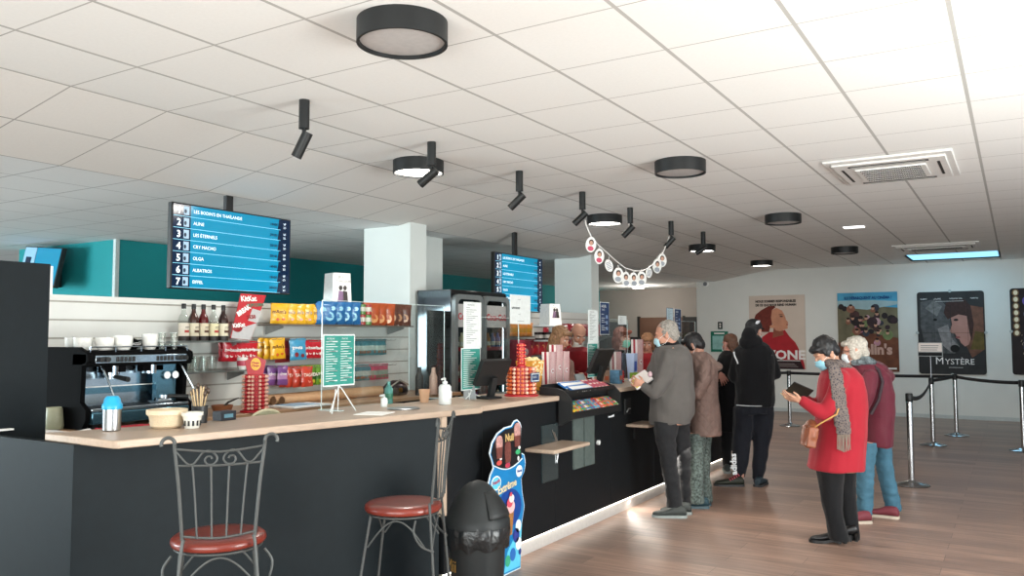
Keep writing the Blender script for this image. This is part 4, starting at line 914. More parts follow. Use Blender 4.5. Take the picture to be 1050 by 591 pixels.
# ================================================================== ice cream stand (flat cardboard cutout)
t = thing('ice_cream_standee', 'blue and black cardboard ice cream cutout leaning on the counter behind the bin', 'standee', (-2.90, 4.41, 0), RX); t.scale = (.9, 1, .965)
out = [(.12, 0), (.44, 0), (.45, .2), (.46, .3), (.5, .42), (.47, .52), (.455, .62), (.50, .66), (.52, .72), (.50, .78), (.45, .80), (.455, .88), (.46, .98), (.44, 1.01), (.40, 1.035), (.36, 1.03), (.32, 1.0), (.22, .995), (.12, .965), (.05, .91), (.02, .84), (.05, .79), (.07, .74), (.03, .70), (.0, .64), (.01, .57), (.06, .52), (.11, .46), (.13, .3)]
def shrink(p, s): 
    cx = .26; cz = .5; return [(cx+(x-cx)*s, cz+(z-cz)*(1-(1-s)*.5)) for x, z in p]
bl1 = M('standee_blue', '1278B4', .35, noise_=(5, .12)); bl2 = M('standee_dark_blue', '12408C', .35); bk = M('standee_black', '14161A', .35); rim = M('standee_rim', 'DCE8F0', .4); lb = M('standee_light_blue', '5CC0E0', .35)
mb = MB(); mb.prism(out, .008, rim); mb.prism(shrink(out, .97), .001, bl1, T((0, -.0012, 0)))
top = [p for p in shrink(out, .965) if p[1] > .735]; top = sorted(top, key=lambda p: -math.atan2(p[1]-.85, p[0]-.25))
arc = [(.455-.4*k/10, .76-.045*math.sin(PI*k/10)) for k in range(11)]
mb.prism([(.455, .76), (.45, .88), (.452, .97), (.43, 1.0), (.40, 1.02), (.365, 1.015), (.325, .985), (.22, .98), (.125, .95), (.06, .90), (.033, .84), (.062, .79), (.078, .755)]+[(.455-.375*k/10, .755-.045*math.sin(PI*k/10)) for k in range(9, 0, -1)], .001, bk, T((0, -.003, 0)))
mb.tube([(.46-.40*k/12, -.004, .757-.047*math.sin(PI*k/12)) for k in range(13)], .0045, rim, 6)
mb.build('board', t)
def disc(mb, cx, cz, rx, rz, m, d, n=20): mb.prism([(cx+rx*math.cos(2*PI*k/n), cz+rz*math.sin(2*PI*k/n)) for k in range(n)], .001, m, T((0, -d, 0)))
pinkc = M('choc_pink', 'B88A84', .4, noise_=(60, .3)); brc = M('choc_brown', '6A3A34', .4, noise_=(60, .35)); wht = paper
mb = MB()
for (x, z, h) in ((.135, .87, .15), (.25, .83, .13), (.385, .925, .17)):
    mb.prism([(x+.040*math.cos(q)*1.0, z+h/2-.03+.034*math.sin(q)) for q in [PI*k/10 for k in range(11)]]+[(x-.040, z-.01), (x+.040, z-.01)], .006, pinkc if x != .25 else brc, T((0, -.010, 0)))
    mb.prism([(x-.032, z-.075), (x+.032, z-.075), (x+.042, z+.0), (x-.042, z+.0)], .006, brc, T((0, -.0105, 0)))
mb.build('printed_ice_creams', t)
mb = MB()
for (x, z, c) in ((.14, .765, 'C8504A'), (.255, .735, 'B03A50'), (.40, .81, '3AA06A')):
    disc(mb, x, z, .035, .017, M('flav_'+c, c, .4), .0045); disc(mb, x+.02, z+.028, .016, .012, wht, .005)
disc(mb, .27, .765, .014, .014, M('flav_blue', '2A7AC8', .4), .006); disc(mb, .405, .765, .012, .016, wht, .005)
mb.text('Nuii', .07, M('gold_text', 'D8B878', .4, .3), T((.22, -.005, .90)), bold=.003)
mb.build('printed_flavours', t)
mb = MB(); disc(mb, .10, .635, .065, .048, wht, .003); disc(mb, .10, .635, .058, .040, lb, .004); disc(mb, .42, .675, .045, .04, wht, .003)
mb.text('Nestlé', .036, M('logo_red', 'B83A50', .4), T((.052, -.0055, .625), ry=-.15), bold=.001); mb.text('Nestlé', .025, bl2, T((.387, -.0055, .668)), bold=.001)
mb.build('logo_badge', t)
mb = MB(); disc(mb, .28, .44, .17, .13, bl2, .0025, 28); mb.text('Extrême', .075, M('gold_text2', 'E0D0A8', .4), T((.12, -.006, .555), ry=-.12), bold=.002); mb.build('printed_name', t)
mb = MB(); mb.prism([(.27, .26), (.30, .26), (.33, .43), (.235, .43)], .008, M('cone_brown', 'A06A3A', .5, noise_=(80, .3)), T((0, -.011, 0)))
for (x, z, r_, m_) in ((.285, .45, .055, 'EAB8B8'), (.27, .48, .04, 'C8485A'), (.295, .505, .035, 'F0D8D4'), (.285, .535, .018, 'C8485A')): disc(mb, x, z, r_, r_*.8, M('swirl_'+m_, m_, .4), .012 + (0.51-z)*-.01)
mb.build('printed_cone', t)
mb = MB(); mb.prism([(.2, .02), (.42, .02), (.44, .2), (.455, .3), (.40, .33), (.33, .22), (.25, .15)], .001, lb, T((0, -.004, 0)))
for (x, z, r_, m_) in ((.40, .30, .04, 'DCE8F0'), (.37, .24, .045, '2A3A8A'), (.40, .18, .04, 'E8EEF2'), (.32, .12, .04, '2A6AB4'), (.25, .09, .035, '3AA07A'), (.42, .12, .02, '1A3A7A')): disc(mb, x, z, r_, r_*1.1, M('pr_'+m_, m_, .4), .006)
mb.build('printed_splash', t)

# ================================================================== things on the front counter
ZT = 1.107
def c3(p, z=ZT): return (p[0], p[1], z)
t = thing('travel_mug', 'steel travel mug with bright blue lid on the left end of the counter', 'mug', (-3.78, 2.40, ZT))
MB().lathe([(.036, 0), (.041, .004), (.042, .10), (.042, .112)], (0, 0, 0), steel, 32).build('mug_body', t)
MB().lathe([(.046, .105), (.047, .112), (.046, .128), (.040, .134), (.036, .155), (.026, .168), (.001, .17)], (0, 0, 0), M('lid_blue', '1E9CC8', .35), 32).build('lid', t)
mb = MB(); n = 40
wk = M('wicker_cream', 'D8C3A4', .6, bump=(120, .5))
mb.lathe([(.062, 0), (.078, .012), (.086, .06), (.098, .07), (.098, .092), (.090, .092), (.086, .072), (.075, .02), (.001, .012)], (0, 0, 0), wk, n)
o = tag(mb.build('bread_basket', loc=(-3.66, 2.62, ZT)), 'round cream basket bowl beside the blue-lidded travel mug', 'basket')
t = thing('slotted_pot', 'small white slotted pot between the cream basket and the stirrers', 'pot', (-3.53, 2.67, ZT))
wp = M('pot_white', 'D8D6CC', .5)
mb = MB(); mb.lathe([(.034, 0), (.046, .062), (.052, .064), (.053, .08), (.047, .08), (.030, .006), (.001, .006)], (0, 0, 0), wp, 24); mb.build('pot', t)
mb = MB()
for k in range(12):
    a = 2*PI*k/12; mb.box((-.0052, -.0012, .014), (.0052, .0, .055), blk2, T((math.cos(a)*.0415, math.sin(a)*.0415, 0), rz=a-PI/2) @ Matrix.Rotation(math.radians(11)*0, 4, 'X'))
mb.build('slot', t)
# red cloth and black tray behind
mb = MB(); vs = []; fs = []
for i in range(13):
    for j in range(9):
        x = -.16+.32*i/12; y = -.17+.34*j/8; vs.append((x*.55, y, .018+.03*abs(noise.noise(V((x*9, y*9, 3))))+.012*math.sin(x*30+y*12)))
for i in range(12):
    for j in range(8): fs.append((i*9+j, (i+1)*9+j, (i+1)*9+j+1, i*9+j+1))
mb.add(vs, fs, M('cloth_red', 'A81E30', .85), True); o = mb.build('folded_cloth', loc=(-4.1, 2.72, 1.045)); sm = o.modifiers.new('t', 'SOLIDIFY'); sm.thickness = .02
tag(o, 'crumpled red cloth behind the travel mug in front of the coffee machine', 'cloth')
mb = MB(); mb.box((-.22, -.4, 0), (.22, .36, .02), blk2); mb.box((-.2, -.38, -1.01), (.2, .34, 0), navy2); tag(mb.build('under_counter_unit', loc=(-4.1, 2.85, 1.01)), 'low black unit behind the bar worktop carrying the red cloth', 'cabinet')
t = thing('glossy_leaflet', 'folded white and black leaflet at the left corner behind the worktop', 'leaflet', (-4.1, 2.40, 1.03), .5)
mb = MB(); mb.add([(-.08, 0, 0), (-.0, 0, .055), (0, .14, .055), (-.08, .14, 0), (.08, 0, 0), (.08, .14, 0)], [(0, 1, 2, 3), (1, 4, 5, 2)], paper); mb.build('paper', t)
MB().box((.0, .02, .03), (.07, .12, .034), blk2).build('dark_print', t)
# beige chair-back like tray behind the counter
mb = MB(); pts = [(-.0, .12*math.cos(a)*(1 if abs(math.cos(a)) < .8 else 1.0), .0+.06*max(math.sin(a), -.2)) for a in [2*PI*k/24 for k in range(24)]]
mb.tube(pts, .009, M('chair_beige', 'C8C0A0', .5), 8, closed=True); mb.prism([(p[1], p[2]) for p in pts], .008, M('chair_olive', 'A8A486', .55), T((0, 0, 0), rz=RX))
mb.box((-.02, -.09, -1.06), (.0, -.07, .0), iron); mb.box((-.02, .07, -1.06), (.0, .09, .0), iron); mb.box((-.36, -.18, -.45), (.0, .18, -.42), MATS['chair_olive']); mb.box((-.36, -.17, -1.06), (-.34, -.15, -.45), iron); mb.box((-.36, .15, -1.06), (-.34, .17, -.45), iron)
tag(mb.build('staff_chair', loc=(-3.86, 3.44, 1.062)), 'beige rounded chair back just showing behind the front worktop', 'chair')
# pump bottles
pl = M('pump_white', 'CDD1CF', .3); clr = M('bottle_clear_white', 'DDE2E0', .25, spec=.6)
def pump(loc, r, h, label, body, sq=False):
    t = thing('pump_bottle', label, 'pump bottle', loc)
    MB().lathe([(r*.95, 0), (r, .005), (r, h*.78), (r*.75, h*.88), (r*.35, h*.9), (r*.35, h*.95)], (0, 0, 0), body, 28).build('bottle_body', t)
    mb = MB(); mb.lathe([(r*.42, h*.93), (r*.42, h*1.02), (r*.15, h*1.03), (r*.15, h*1.14)], (0, 0, 0), pl, 16); mb.tube([(0, 0, h*1.15), (.01, -.02, h*1.16), (.01, -.05, h*1.13)], .007, pl, 8); mb.build('pump', t)
    mb = MB(); mb.box((r*.98, -r*.4, h*.3), (r*1.01, r*.4, h*.6), M('label_pale', 'F6F6F4', .5)); mb.build('label', t)
pump((-3.28, 4.46, ZT), .043, .15, 'tall white sanitiser pump bottle near the till on the worktop', pl)
pump((-3.52, 4.12, ZT), .022, .065, 'small clear hand-gel pump bottle on the front worktop left of the green bottle', clr)
mb = MB(); mb.lathe([(.028, 0), (.03, .004), (.03, .10), (.012, .125), (.012, .15), (.001, .15)], (0, 0, 0), M('water_green', '5E9C94', .15, spec=.7), 20); mb.lathe([(.0305, .03), (.0305, .07)], (0, 0, 0), M('label_green', '2A7A5E', .5), 20); tag(mb.build('water_bottle', loc=(-3.66, 4.33, ZT)), 'small green-tinted water bottle standing between the two pump bottles', 'bottle')
mb = MB(); mb.lathe([(.028, 0), (.04, .09), (.037, .09), (.026, .006), (.001, .006)], (0, 0, 0), M('cup_kraft', 'C8A080', .6), 20); tag(mb.build('paper_cup', loc=(-3.50, 4.52, ZT+.001)), 'kraft paper cup just left of the tall white pump bottle', 'cup')
mb = MB(); mb.lathe([(.10, 0), (.105, .004), (.10, .008), (.001, .004)], (0, 0, 0), steel, 32); tag(mb.build('change_dish', loc=(-3.30, 4.05, ZT)), 'flat shiny change dish on the front worktop', 'dish')
mb = MB(); mb.box((-.09, -.10, 0), (.09, .10, .003), paper); tag(mb.build('receipt_pad', loc=(-3.25, 3.72, ZT), rz=.3), 'flat white paper sheet on the worktop in front of the teal price list', 'paper')
# plexiglass screens
plx = glassm('plexiglass', 'F4F8F8', 1, 0, .035); plxe = M('plexi_edge', 'C4D2D0', .15, spec=.7)
def plexi(px0, px1, X, z0, z1, label, feet=True):
    a = onx(px0, 400, X); b = onx(px1, 400, X); w = b.y-a.y
    t = thing('plexiglass_screen', label, 'screen guard', (X, a.y, ZT), RX)
    MB().box((0, 0, z0), (w, .004, z1), plx).build('pane', t)
    mb = MB(); mb.box((-.003, -.001, z0), (0, .005, z1), plxe); mb.box((w, -.001, z0), (w+.003, .005, z1), plxe); mb.box((0, -.001, z1), (w, .005, z1+.003), plxe); mb.build('edge', t)
    if feet:
        for x in (.08, w-.08): MB().box((x-.02, -.09, 0), (x+.02, .09, .006), plxe).build('foot', t)
    return t
plexi(330, 455.5, -3.62, .008, .68, 'large clear plexiglass guard in front of the pillar with the teal price list')
plexi(476, 532, -3.45, .008, .60, 'clear plexiglass guard behind the first till with paper notices')
plexi(614, 644, -3.40, .03, .62, 'clear plexiglass guard near the auburn-haired cashier with the navy notice')
plexi(683, 714, -3.40, .2, .63, 'clear plexiglass guard above the grey-haired customer with two notices')
mint = M('sheet_teal', '2C8478', .6); ink = M('sheet_ink', '2A3438', .7); whi = M('sheet_white', 'D4D8D6', .6); navs = M('sheet_navy', '22385E', .6)
def sheet(pl_, pr_, pt, pb, X, base, edge, label, style, name='notice_sheet', stand=False, dz=0):
    a = onx(pl_, pt, X); b = onx(pr_, pb, X); w = b.y-a.y; zt = onx((pl_+pr_)/2, pt, X).z; zb = onx((pl_+pr_)/2, pb, X).z; h = zt-zb
    t = thing(name, label, 'notice', (X, a.y, zb), RX)
    mb = MB(); mb.box((0, 0, 0), (w, .002, h), edge); e = min(w, h)*.03; mb.box((e, -.001, e), (w-e, 0, h-e), base); mb.build('sheet', t)
    mb = MB(); dy = -.0015
    def ln(x0, x1, z, th, m): mb.box((w*x0, dy-.0006, h*z), (w*x1, dy, h*z+th), m)
    if style == 'menu':
        for c in (0, 1):
            x0 = .08+.46*c; mb.text(['BOISSONS', 'SNACKS'][c], h*.05, whi, T((w*(x0+.03), dy-.001, h*.90)), xs=.9)
            for k in range(17):
                ln(x0, x0+(.2+.2*((k*7+c*3) % 5)/5), .85-.047*k, h*.012, whi)
                if (k+c) % 4 == 0: ln(x0+.08, x0+.36, .85-.047*k, h*.02, whi)
    elif style == 'text':
        mb.text('INFORMATIONS', h*.045, ink, T((w*.2, dy-.001, h*.92)), xs=.8)
        for k in range(18): ln(.14, .35+.5*((k*5) % 7)/7, .87-.045*k, h*.008, ink)
    elif style == 'liste':
        mb.text('Cinéma', h*.06, ink, T((w*.35, dy-.001, h*.83))); mb.text("LISTE D'ACHAT", h*.085, ink, T((w*.08, dy-.001, h*.52)), bold=.001, xs=.9); mb.text('merci', h*.06, ink, T((w*.38, dy-.001, h*.32)))
        ln(.35, .65, .1, h*.01, ink)
    elif style == 'navy':
        mb.text('ACCUEIL', h*.10, whi, T((w*.14, dy-.001, h*.84)), xs=.85, bold=.001); mb.text('CAISSE', h*.08, whi, T((w*.18, dy-.001, h*.74)), xs=.85)
        for k in range(9):
            if k not in (1, 5): ln(.15, .4+.35*((k*5) % 3)/3, .62-.06*k, h*.018, whi)
            if k % 3 == 0: mb.box((w*.62, dy-.0006, h*(.5-.06*k)), (w*.8, dy, h*(.6-.06*k)), M('navy_pale', '8AA0C4', .6))
    elif style == 'menu1':
        for k in range(20): ln(.1, .45+.4*((k*5) % 7)/7, .93-.045*k, h*.014, whi)
    mb.build('printing', t)
    if stand:
        zz = zb-ZT; mb = MB(); wr = .0035
        zl = -zz
        mb.tube([(w*.5, .004, h*.02), (w*.5, .008, zl+.004)], wr, whi, 6); mb.tube([(w*.25, .004, zl+.004), (w*.40, -.01, -.03), (w*.5, -.004, .0), (w*.60, -.01, -.03), (w*.85, -.05, zl+.004)], wr, whi, 6)
        mb.tube([(w*.02, -.07, zl+.004), (w*.3, -.02, -.06), (w*.4, 0, -.02)], wr, whi, 6); mb.build('wire_stand', t)
    return t
sheet(331.5, 363.5, 343, 396, -3.50, mint, whi, 'teal two-column price list on a white wire stand before the hanging sweets', 'menu', 'price_list', True)
sheet(475.5, 493.5, 310, 357, -3.40, whi, whi, 'white text notice above the teal list at the first till', 'text')
sheet(473, 492.5, 357, 400, -3.395, mint, whi, 'teal narrow price list on wire stand directly below the white text notice', 'menu1', 'price_list', True)
sheet(523, 544, 303, 332.5, -3.44, whi, whi, 'white notice reading LISTE fixed high over the lollipop tower', 'liste')
sheet(603, 613.5, 318, 352, -3.30, whi, whi, 'narrow white text notice right of the bald cashier', 'text')
sheet(602.5, 613, 352, 387, -3.295, mint, whi, 'narrow teal price list right of the bald cashier', 'menu1', 'price_list', True)
sheet(615, 625, 310, 343.5, -3.38, navs, whi, 'navy blue notice on the guard left of the auburn-haired cashier', 'navy')
sheet(634, 642.5, 324, 333, -3.38, whi, whi, 'small white notice above the auburn-haired cashier', 'text')
sheet(683.5, 690.5, 316, 334, -3.38, M('sheet_pale_blue', 'B8CCD4', .6), navs, 'pale blue notice high on the guard above the grey-haired man', 'text')
sheet(691.5, 698.5, 317, 341, -3.38, navs, whi, 'navy notice beside the pale one above the grey-haired man', 'navy')
# ------------------------------------------------------------------ tills
def till(loc, rz, s, label):
    t = thing('cash_till', label, 'till', loc, rz)
    mb = MB(); mb.box((-.09*s, -.1*s, 0), (.09*s, .1*s, .02*s), blk2); mb.build('base', t, bevel=.006)
    mb = MB(); mb.box((-.03*s, .02*s, .01), (.03*s, .06*s, .2*s), blk2, T(rx=-.25)); mb.build('arm', t)
    mb = MB(); mx = T((0, .0, .13*s), rx=-.45); mb.box((-.17*s, 0, 0), (.17*s, .035, .24*s), blk2, mx); mb.box((-.155*s, -.002, .015), (.155*s, 0, .225*s), M('till_screen', '20262A', .12, spec=.7), mx); mb.build('monitor', t, bevel=.005)
    mb = MB(); mx = T((.14*s, -.02, .0), rx=-.5, rz=PI*.85); mb.box((-.07*s, 0, 0), (.03*s, .02, .13*s), M('till_pad', '8A8F90', .35), mx); mb.build('card_pad', t)
    return t
till((-3.32, 5.03, ZT), RX+PI*.93, .85, 'black cash till on the worktop between the price lists and the lollipop tower')
till((-3.30, 6.78, ZT), RX+PI, 1.0, 'black cash till in front of the auburn-haired cashier')
till((-3.55, 7.6, ZT), RX+PI, .7, 'small black till behind the striped cones near the grey-haired man')
# ------------------------------------------------------------------ lollipop towers
def tower(loc, R, H, rows, n, colA, colB, label, top=True, base=None):
    t = thing('lollipop_tower', label, 'lollipop stand', loc)
    mr = M('tower_red', 'B01824', .4)
    MB().lathe([(R*1.05, 0), (R*1.05, .012), (R*.72, .02), (R*.72, H), (.001, H)], (0, 0, 0), mr, 28).build('core', t)
    mb = MB()
    for k in range(rows):
        z = .03+(H-.045)*k/(rows-1)
        for j in range(n):
            a = 2*PI*(j+.5*(k % 2)*0)/n; c = V((R*.84*math.cos(a), R*.84*math.sin(a), z)); s_ = PI*R*.84/n*.95
            mb.ell(c, (s_, s_, s_*.9), colA if (j+k*0) % 3 else colB, 6)
    o = mb.build('lollipops', t); o['kind'] = 'stuff'
    if top:
        mb = MB(); mb.prism([(-R*.55, 0), (R*.55, 0), (R*.75, .10), (.0, .135), (-R*.75, .10)], .01, mr, T((0, 0, H), rz=RX-.5)); mb.build('header_card', t)
        mb = MB(); mx = T((.0, 0, H+.075), rz=RX-.5) @ T((0, -.004, 0)); mb.prism([(.036*math.cos(q*PI/9), .045*math.sin(q*PI/9)) for q in range(18)], .003, M('logo_yellow', 'E8B030', .4), mx); mb.text('Chupa', .02, mr, mx @ T((-.03, -.002, .003)), bold=.001); mb.text('Chups', .02, mr, mx @ T((-.028, -.002, -.018)), bold=.001); mb.build('logo', t)
    return t
ca, cb, cc = M('lolly_orange', 'D86A3A', .35), M('lolly_cream', 'E8B8A0', .35), M('lolly_red', 'C42A30', .35)
tower((-4.72, 4.10, 1.021), .10, .27, 9, 20, cb, cc, 'red lollipop tower with yellow oval logo on the back counter below the leaning sign')
tower((-3.24, 5.39, ZT), .125, .22, 7, 20, ca, cb, 'wide red and orange lollipop tower on the worktop beside the first till', top=False)
tower((-3.24, 5.39, ZT+.221), .035, .18, 6, 9, ca, cc, 'thin lollipop column standing on the wide tower', top=False)
tower((-3.32, 7.43, ZT), .028, .12, 5, 8, ca, cc, 'thin orange lollipop tube in front of the far striped cones', top=False)
mb = MB(); mb.box((-.002, 0, 0), (.004, .13, .07), navs); mb.box((.004, .006, .006), (.0048, .124, .064), whi); mb.box((.0048, .012, .012), (.0054, .118, .058), navs); mb.text('CAISSE 1', .02, whi, T((.0062, .02, .03), rz=RX)); tag(mb.build('till_sign', loc=(-3.112, 5.31, ZT+.11)), 'small navy sign fixed to the wide lollipop tower', 'sign')
# popcorn boxes, striped bags
stw = M('stripe_white', 'E4DAD6', .6); strd = M('stripe_red', 'A02A3A', .6)
def striped(loc, w, h, d, label, rz=RX, taper=.82, logo=True, kind='popcorn_bag'):
    t = thing(kind, label, 'popcorn bag', loc, rz, None)
    mb = MB(); n = 11
    for (sx, ex) in ((0, 0),):
        for i in range(n):
            m_ = strd if i % 2 == 0 else stw; a = -.5+i/n; b = -.5+(i+1)/n
            for (y0, y1, k) in ((-d/2, -d/2, 1), (d/2, d/2, -1)):
                q = [(a*w*taper, y0, 0), (b*w*taper, y0, 0), (b*w, y1, h), (a*w, y1, h)]
                mb.add(q, [(0, 1, 2, 3)] if k == 1 else [(3, 2, 1, 0)], m_)
        for s_ in (-1, 1):
            for i in range(3):
                a = -d/2+i*d/3; b = a+d/3; q = [(s_*w/2*taper, a, 0), (s_*w/2*taper, b, 0), (s_*w/2, b, h), (s_*w/2, a, h)]; mb.add(q, [(0, 1, 2, 3)], strd if i == 1 else stw)
    mb.add([(-w/2*taper, -d/2, 0), (w/2*taper, -d/2, 0), (w/2*taper, d/2, 0), (-w/2*taper, d/2, 0)], [(3, 2, 1, 0)], stw)
    mb.build('paper_sleeve', t)
    if logo: mb = MB(); disc(mb, 0, h*.45, w*.16, w*.16, whi, d/2+.003); disc(mb, 0, h*.45, w*.09, w*.07, strd, d/2+.0045); mb.build('emblem', t)
    return t
for i in range(3):
    yy = 6.22+.13*i
    striped((-3.46+.0*i, yy, 1.127), .125, .30 if i != 1 else .36, .07, ['left', 'middle, tallest', 'right'][i]+' of the three red-striped popcorn bags in front of the blond cashier')
mb = MB(); mb.box((-.10, -.02, 0), (.10, .38, .018), blk2); tag(mb.build('serving_tray', loc=(-3.46, 6.16, 1.1088)), 'black board under the striped popcorn bags', 'tray')
t = thing('popcorn_tub', 'yellow popcorn-printed tub between the lollipop tower and striped bags', 'tub', (-3.48, 5.93, 1.109), RX)
mb = MB(); mb.loft([[(-.07, -.06, 0), (.07, -.06, 0), (.07, .06, 0), (-.07, .06, 0)], [(-.10, -.08, .25), (.10, -.08, .25), (.10, .08, .25), (-.10, .08, .25)]], M('tub_orange', 'E09A3C', .5, noise_=(40, .25)), smooth=False); mb.build('tub', t)
mb = MB(); random.seed(3)
for k in range(60): mb.ell((random.uniform(-.09, .09), random.uniform(-.07, .07), .25+random.uniform(-.01, .02)), (.014, .014, .012), M('popcorn', 'F2DDA8', .7), 6)
for k in range(40): zz = random.uniform(.13, .245); mb.ell((random.uniform(-.08, .08), -.062-.02*zz/.25, zz), (.011, .004, .011), MATS['popcorn'], 6)
o = mb.build('popcorn', t); o['kind'] = 'stuff'
mb = MB(); mb.loft([[(-.09, -.07, 0), (.09, -.07, 0), (.09, .07, 0), (-.09, .07, 0)], [(-.09, -.07, .09), (.09, -.07, .09), (.09, .07, .09), (-.09, .07, .09)]], M('box_pale_pink', 'D8B8B0', .5), smooth=False) if False else None
mb = MB(); mb.box((-.05, -.06, 0), (.05, .06, .045), M('box_teal', '4A9CA8', .5))
for k in range(5): mb.box((.0502, -.05+.022*k, .006), (.051, -.038+.022*k, .04), whi)
tag(mb.build('gum_box', loc=(-3.25, 5.85, 1.109)), 'small teal box on the black display left of the striped bags', 'box')
mb = MB(); mb.box((-.06, -.07, 0), (.06, .07, .098), blk2); tag(mb.build('card_reader_stand', loc=(-3.50, 5.62, 1.1065)), 'black block at the left end of the sweets display', 'block') if False else None
# far worktop items
for (y, x, w, h, c, lb) in ((7.05, -3.35, .14, .13, 'B89880', 'beige printed box left of the thin orange lollipop tube'), (7.22, -3.28, .07, .13, '5A88A8', 'narrow blue box beside the orange lollipop tube')):
    mb = MB(); mb.box((-.05, -w/2, 0), (.05, w/2, h), M('bx_'+c, c, .5, noise_=(30, .3))); mb.box((.0502, -w*.3, h*.3), (.051, w*.3, h*.6), M('bx_or', 'C8643A', .5)); tag(mb.build('snack_box', loc=(x, y, ZT)), lb, 'box')
mb = MB(); mb.box((-.05, -.07, 0), (.05, .07, .09), M('green_box', '7A9A2A', .5)); mb.box((.0502, -.05, .03), (.051, .05, .06), M('green_pale', 'C8D470', .5)); tag(mb.build('snack_box', loc=(-3.25, 7.66, ZT)), 'bright green box beside the booklet of the grey-haired man', 'box')
striped((-3.42, 7.52, ZT), .13, .30, .07, 'left striped popcorn cone before the auburn-haired cashier', logo=False)
striped((-3.36, 7.93, ZT), .16, .42, .07, 'tall right striped popcorn cone next to the grey-haired customer')
mb = MB(); mb.loft([[(-.03, -.03, 0), (.03, -.03, 0), (.03, .03, 0), (-.03, .03, 0)], [(-.045, -.045, .28), (.045, -.045, .28), (.045, .045, .28), (-.045, .045, .28)]], M('cone_blue_white', 'B8C8E8', .4), smooth=False); mb.box((.04, -.03, .1), (.042, .03, .2), M('cone_blue', '3A5AB4', .4)); tag(mb.build('printed_cup', loc=(-3.34, 7.74, ZT)), 'pale blue and white cup between the far striped cones', 'cup')
# tiered cup stand with poster box
t = thing('tiered_stand', 'two-tier round white stand of dark cups above the blond cashier', 'stand', (-4.66, 8.42, 1.50))
MB().tube([(0, 0, -1.50), (0, 0, .22)], .02, whi, 12).build('column', t)
for z in (.0, .17): MB().lathe([(.19, z), (.2, z+.01), (.19, z+.02), (.001, z+.02)], (0, 0, 0), whi, 36).build('tier', t)
MB().lathe([(.12, -1.5), (.12, -1.48), (.03, -1.46)], (0, 0, 0), whi, 32).build('base', t)
for k in range(10):
    for z in (-.0, ):
        a = 2*PI*k/10
        mb = MB(); mb.lathe([(.03, 0), (.042, .09), (.038, .09), (.001, .05)], (0, 0, 0), M('cup_dark', '2A1A1C', .4), 14); mb.lathe([(.035, .02), (.0405, .06)], (0, 0, 0), M('cup_band', 'A84858' if k % 2 else 'D8D0C8', .4), 14)
        o = mb.build('sundae_cup', loc=(-4.66+.15*math.cos(a), 8.42+.15*math.sin(a), 1.521)); tag(o, 'dark cup with red or white band standing in the ring on the tiered stand', 'cup', 'cups on the tiered stand')
posterbox((-4.66, 8.42, 1.691), .19, .25, 'white box with printed couples standing on the tiered white stand')
# ================================================================== posters on the far wall
def poster(px0, px1, pt, pb, name, label, base, framed=False):
    a = ony(px0, pt, Yf); b = ony(px1, pb, Yf); w = b.x-a.x; zt = ony((px0+px1)/2, pt, Yf).z; zb = ony((px0+px1)/2, pb, Yf).z; h = zt-zb
    t = thing(name, label, 'poster', (a.x, Yf-.004, zb)); r = .05 if framed else .004
    mb = MB(); pts = []
    for (cx, cz, a0) in ((w-r, h-r, 0), (r, h-r, 90), (r, r, 180), (w-r, r, 270)):
        for q in range(5): an = math.radians(a0+q*22.5); pts.append((cx+r*math.cos(an), cz+r*math.sin(an)))
    mb.prism(pts, .012, base, T((0, -.014, 0))); mb.build('sheet', t)
    return t, w, h
def flat(mb, pts, m, d, w, h): mb.prism([(x*w, z*h) for x, z in pts], .0006, m, T((0, -.0145-d*.001, 0)))
def oval(mb, cx, cz, rx, rz, m, d, w, h, n=24, rot=0):
    mb.prism([((cx*w+rx*w*math.cos(q)*math.cos(rot)-rz*h*math.sin(q)*math.sin(rot)), (cz*h+rz*h*math.sin(q)*math.cos(rot)+rx*w*math.cos(q)*math.sin(rot))) for q in [2*PI*k/n for k in range(n)]], .0006, m, T((0, -.0145-d*.001, 0)))
def F(c, nz=.12, sc=6): return M('poster_'+c, c, .65, spec=.25, noise_=(sc, nz))
def PT(x, z, d, w, h): return T((x*w, -.0145-d*.001-.001, z*h))
# 1: red-haired woman looking up
t, w, h = poster(768, 827, 303, 378.5, 'film_poster', 'cream film poster of a red-haired woman in red looking up, title ending in ONE', F('C9B6A8', .06, 2))
mb = MB()
flat(mb, [(.0, 0), (.98, 0), (.97, .07), (.92, .2), (.86, .3), (.82, .36), (.72, .44), (.64, .53), (.56, .50), (.36, .50), (.1, .36), (0, .3)], F('A01E26'), 1, w, h)
flat(mb, [(.0, 0), (.96, 0), (.90, .12), (.60, .12), (.5, .18), (.0, .24)], F('2A1418'), 2, w, h)
flat(mb, [(.42, .42), (.62, .46), (.60, .58), (.45, .60)], F('8A4A38'), 2.5, w, h)
flat(mb, [(.44, .58), (.48, .52), (.56, .51), (.66, .54), (.69, .545), (.695, .565), (.685, .58), (.70, .59), (.69, .605), (.705, .625), (.69, .645), (.665, .665), (.66, .69), (.64, .73), (.60, .79), (.50, .83), (.42, .80), (.38, .70)], F('C08468'), 3, w, h)
flat(mb, [(.05, .60), (.12, .74), (.22, .80), (.36, .855), (.46, .855), (.49, .84), (.42, .80), (.40, .70), (.42, .60), (.38, .56), (.36, .50), (.2, .50), (.08, .52)], F('6A2A20', .2, 20), 4, w, h)
oval(mb, .42, .575, .045, .022, F('C88A6A'), 5, w, h); oval(mb, .585, .71, .03, .008, F('3A201C'), 5, w, h); oval(mb, .575, .735, .04, .005, F('4A241C'), 5, w, h); oval(mb, .685, .60, .022, .006, F('8A2A2A'), 5, w, h)
mb.build('portrait', t)
mb = MB(); dk = F('241C1C', 0); wh = F('E8E0DC', 0)
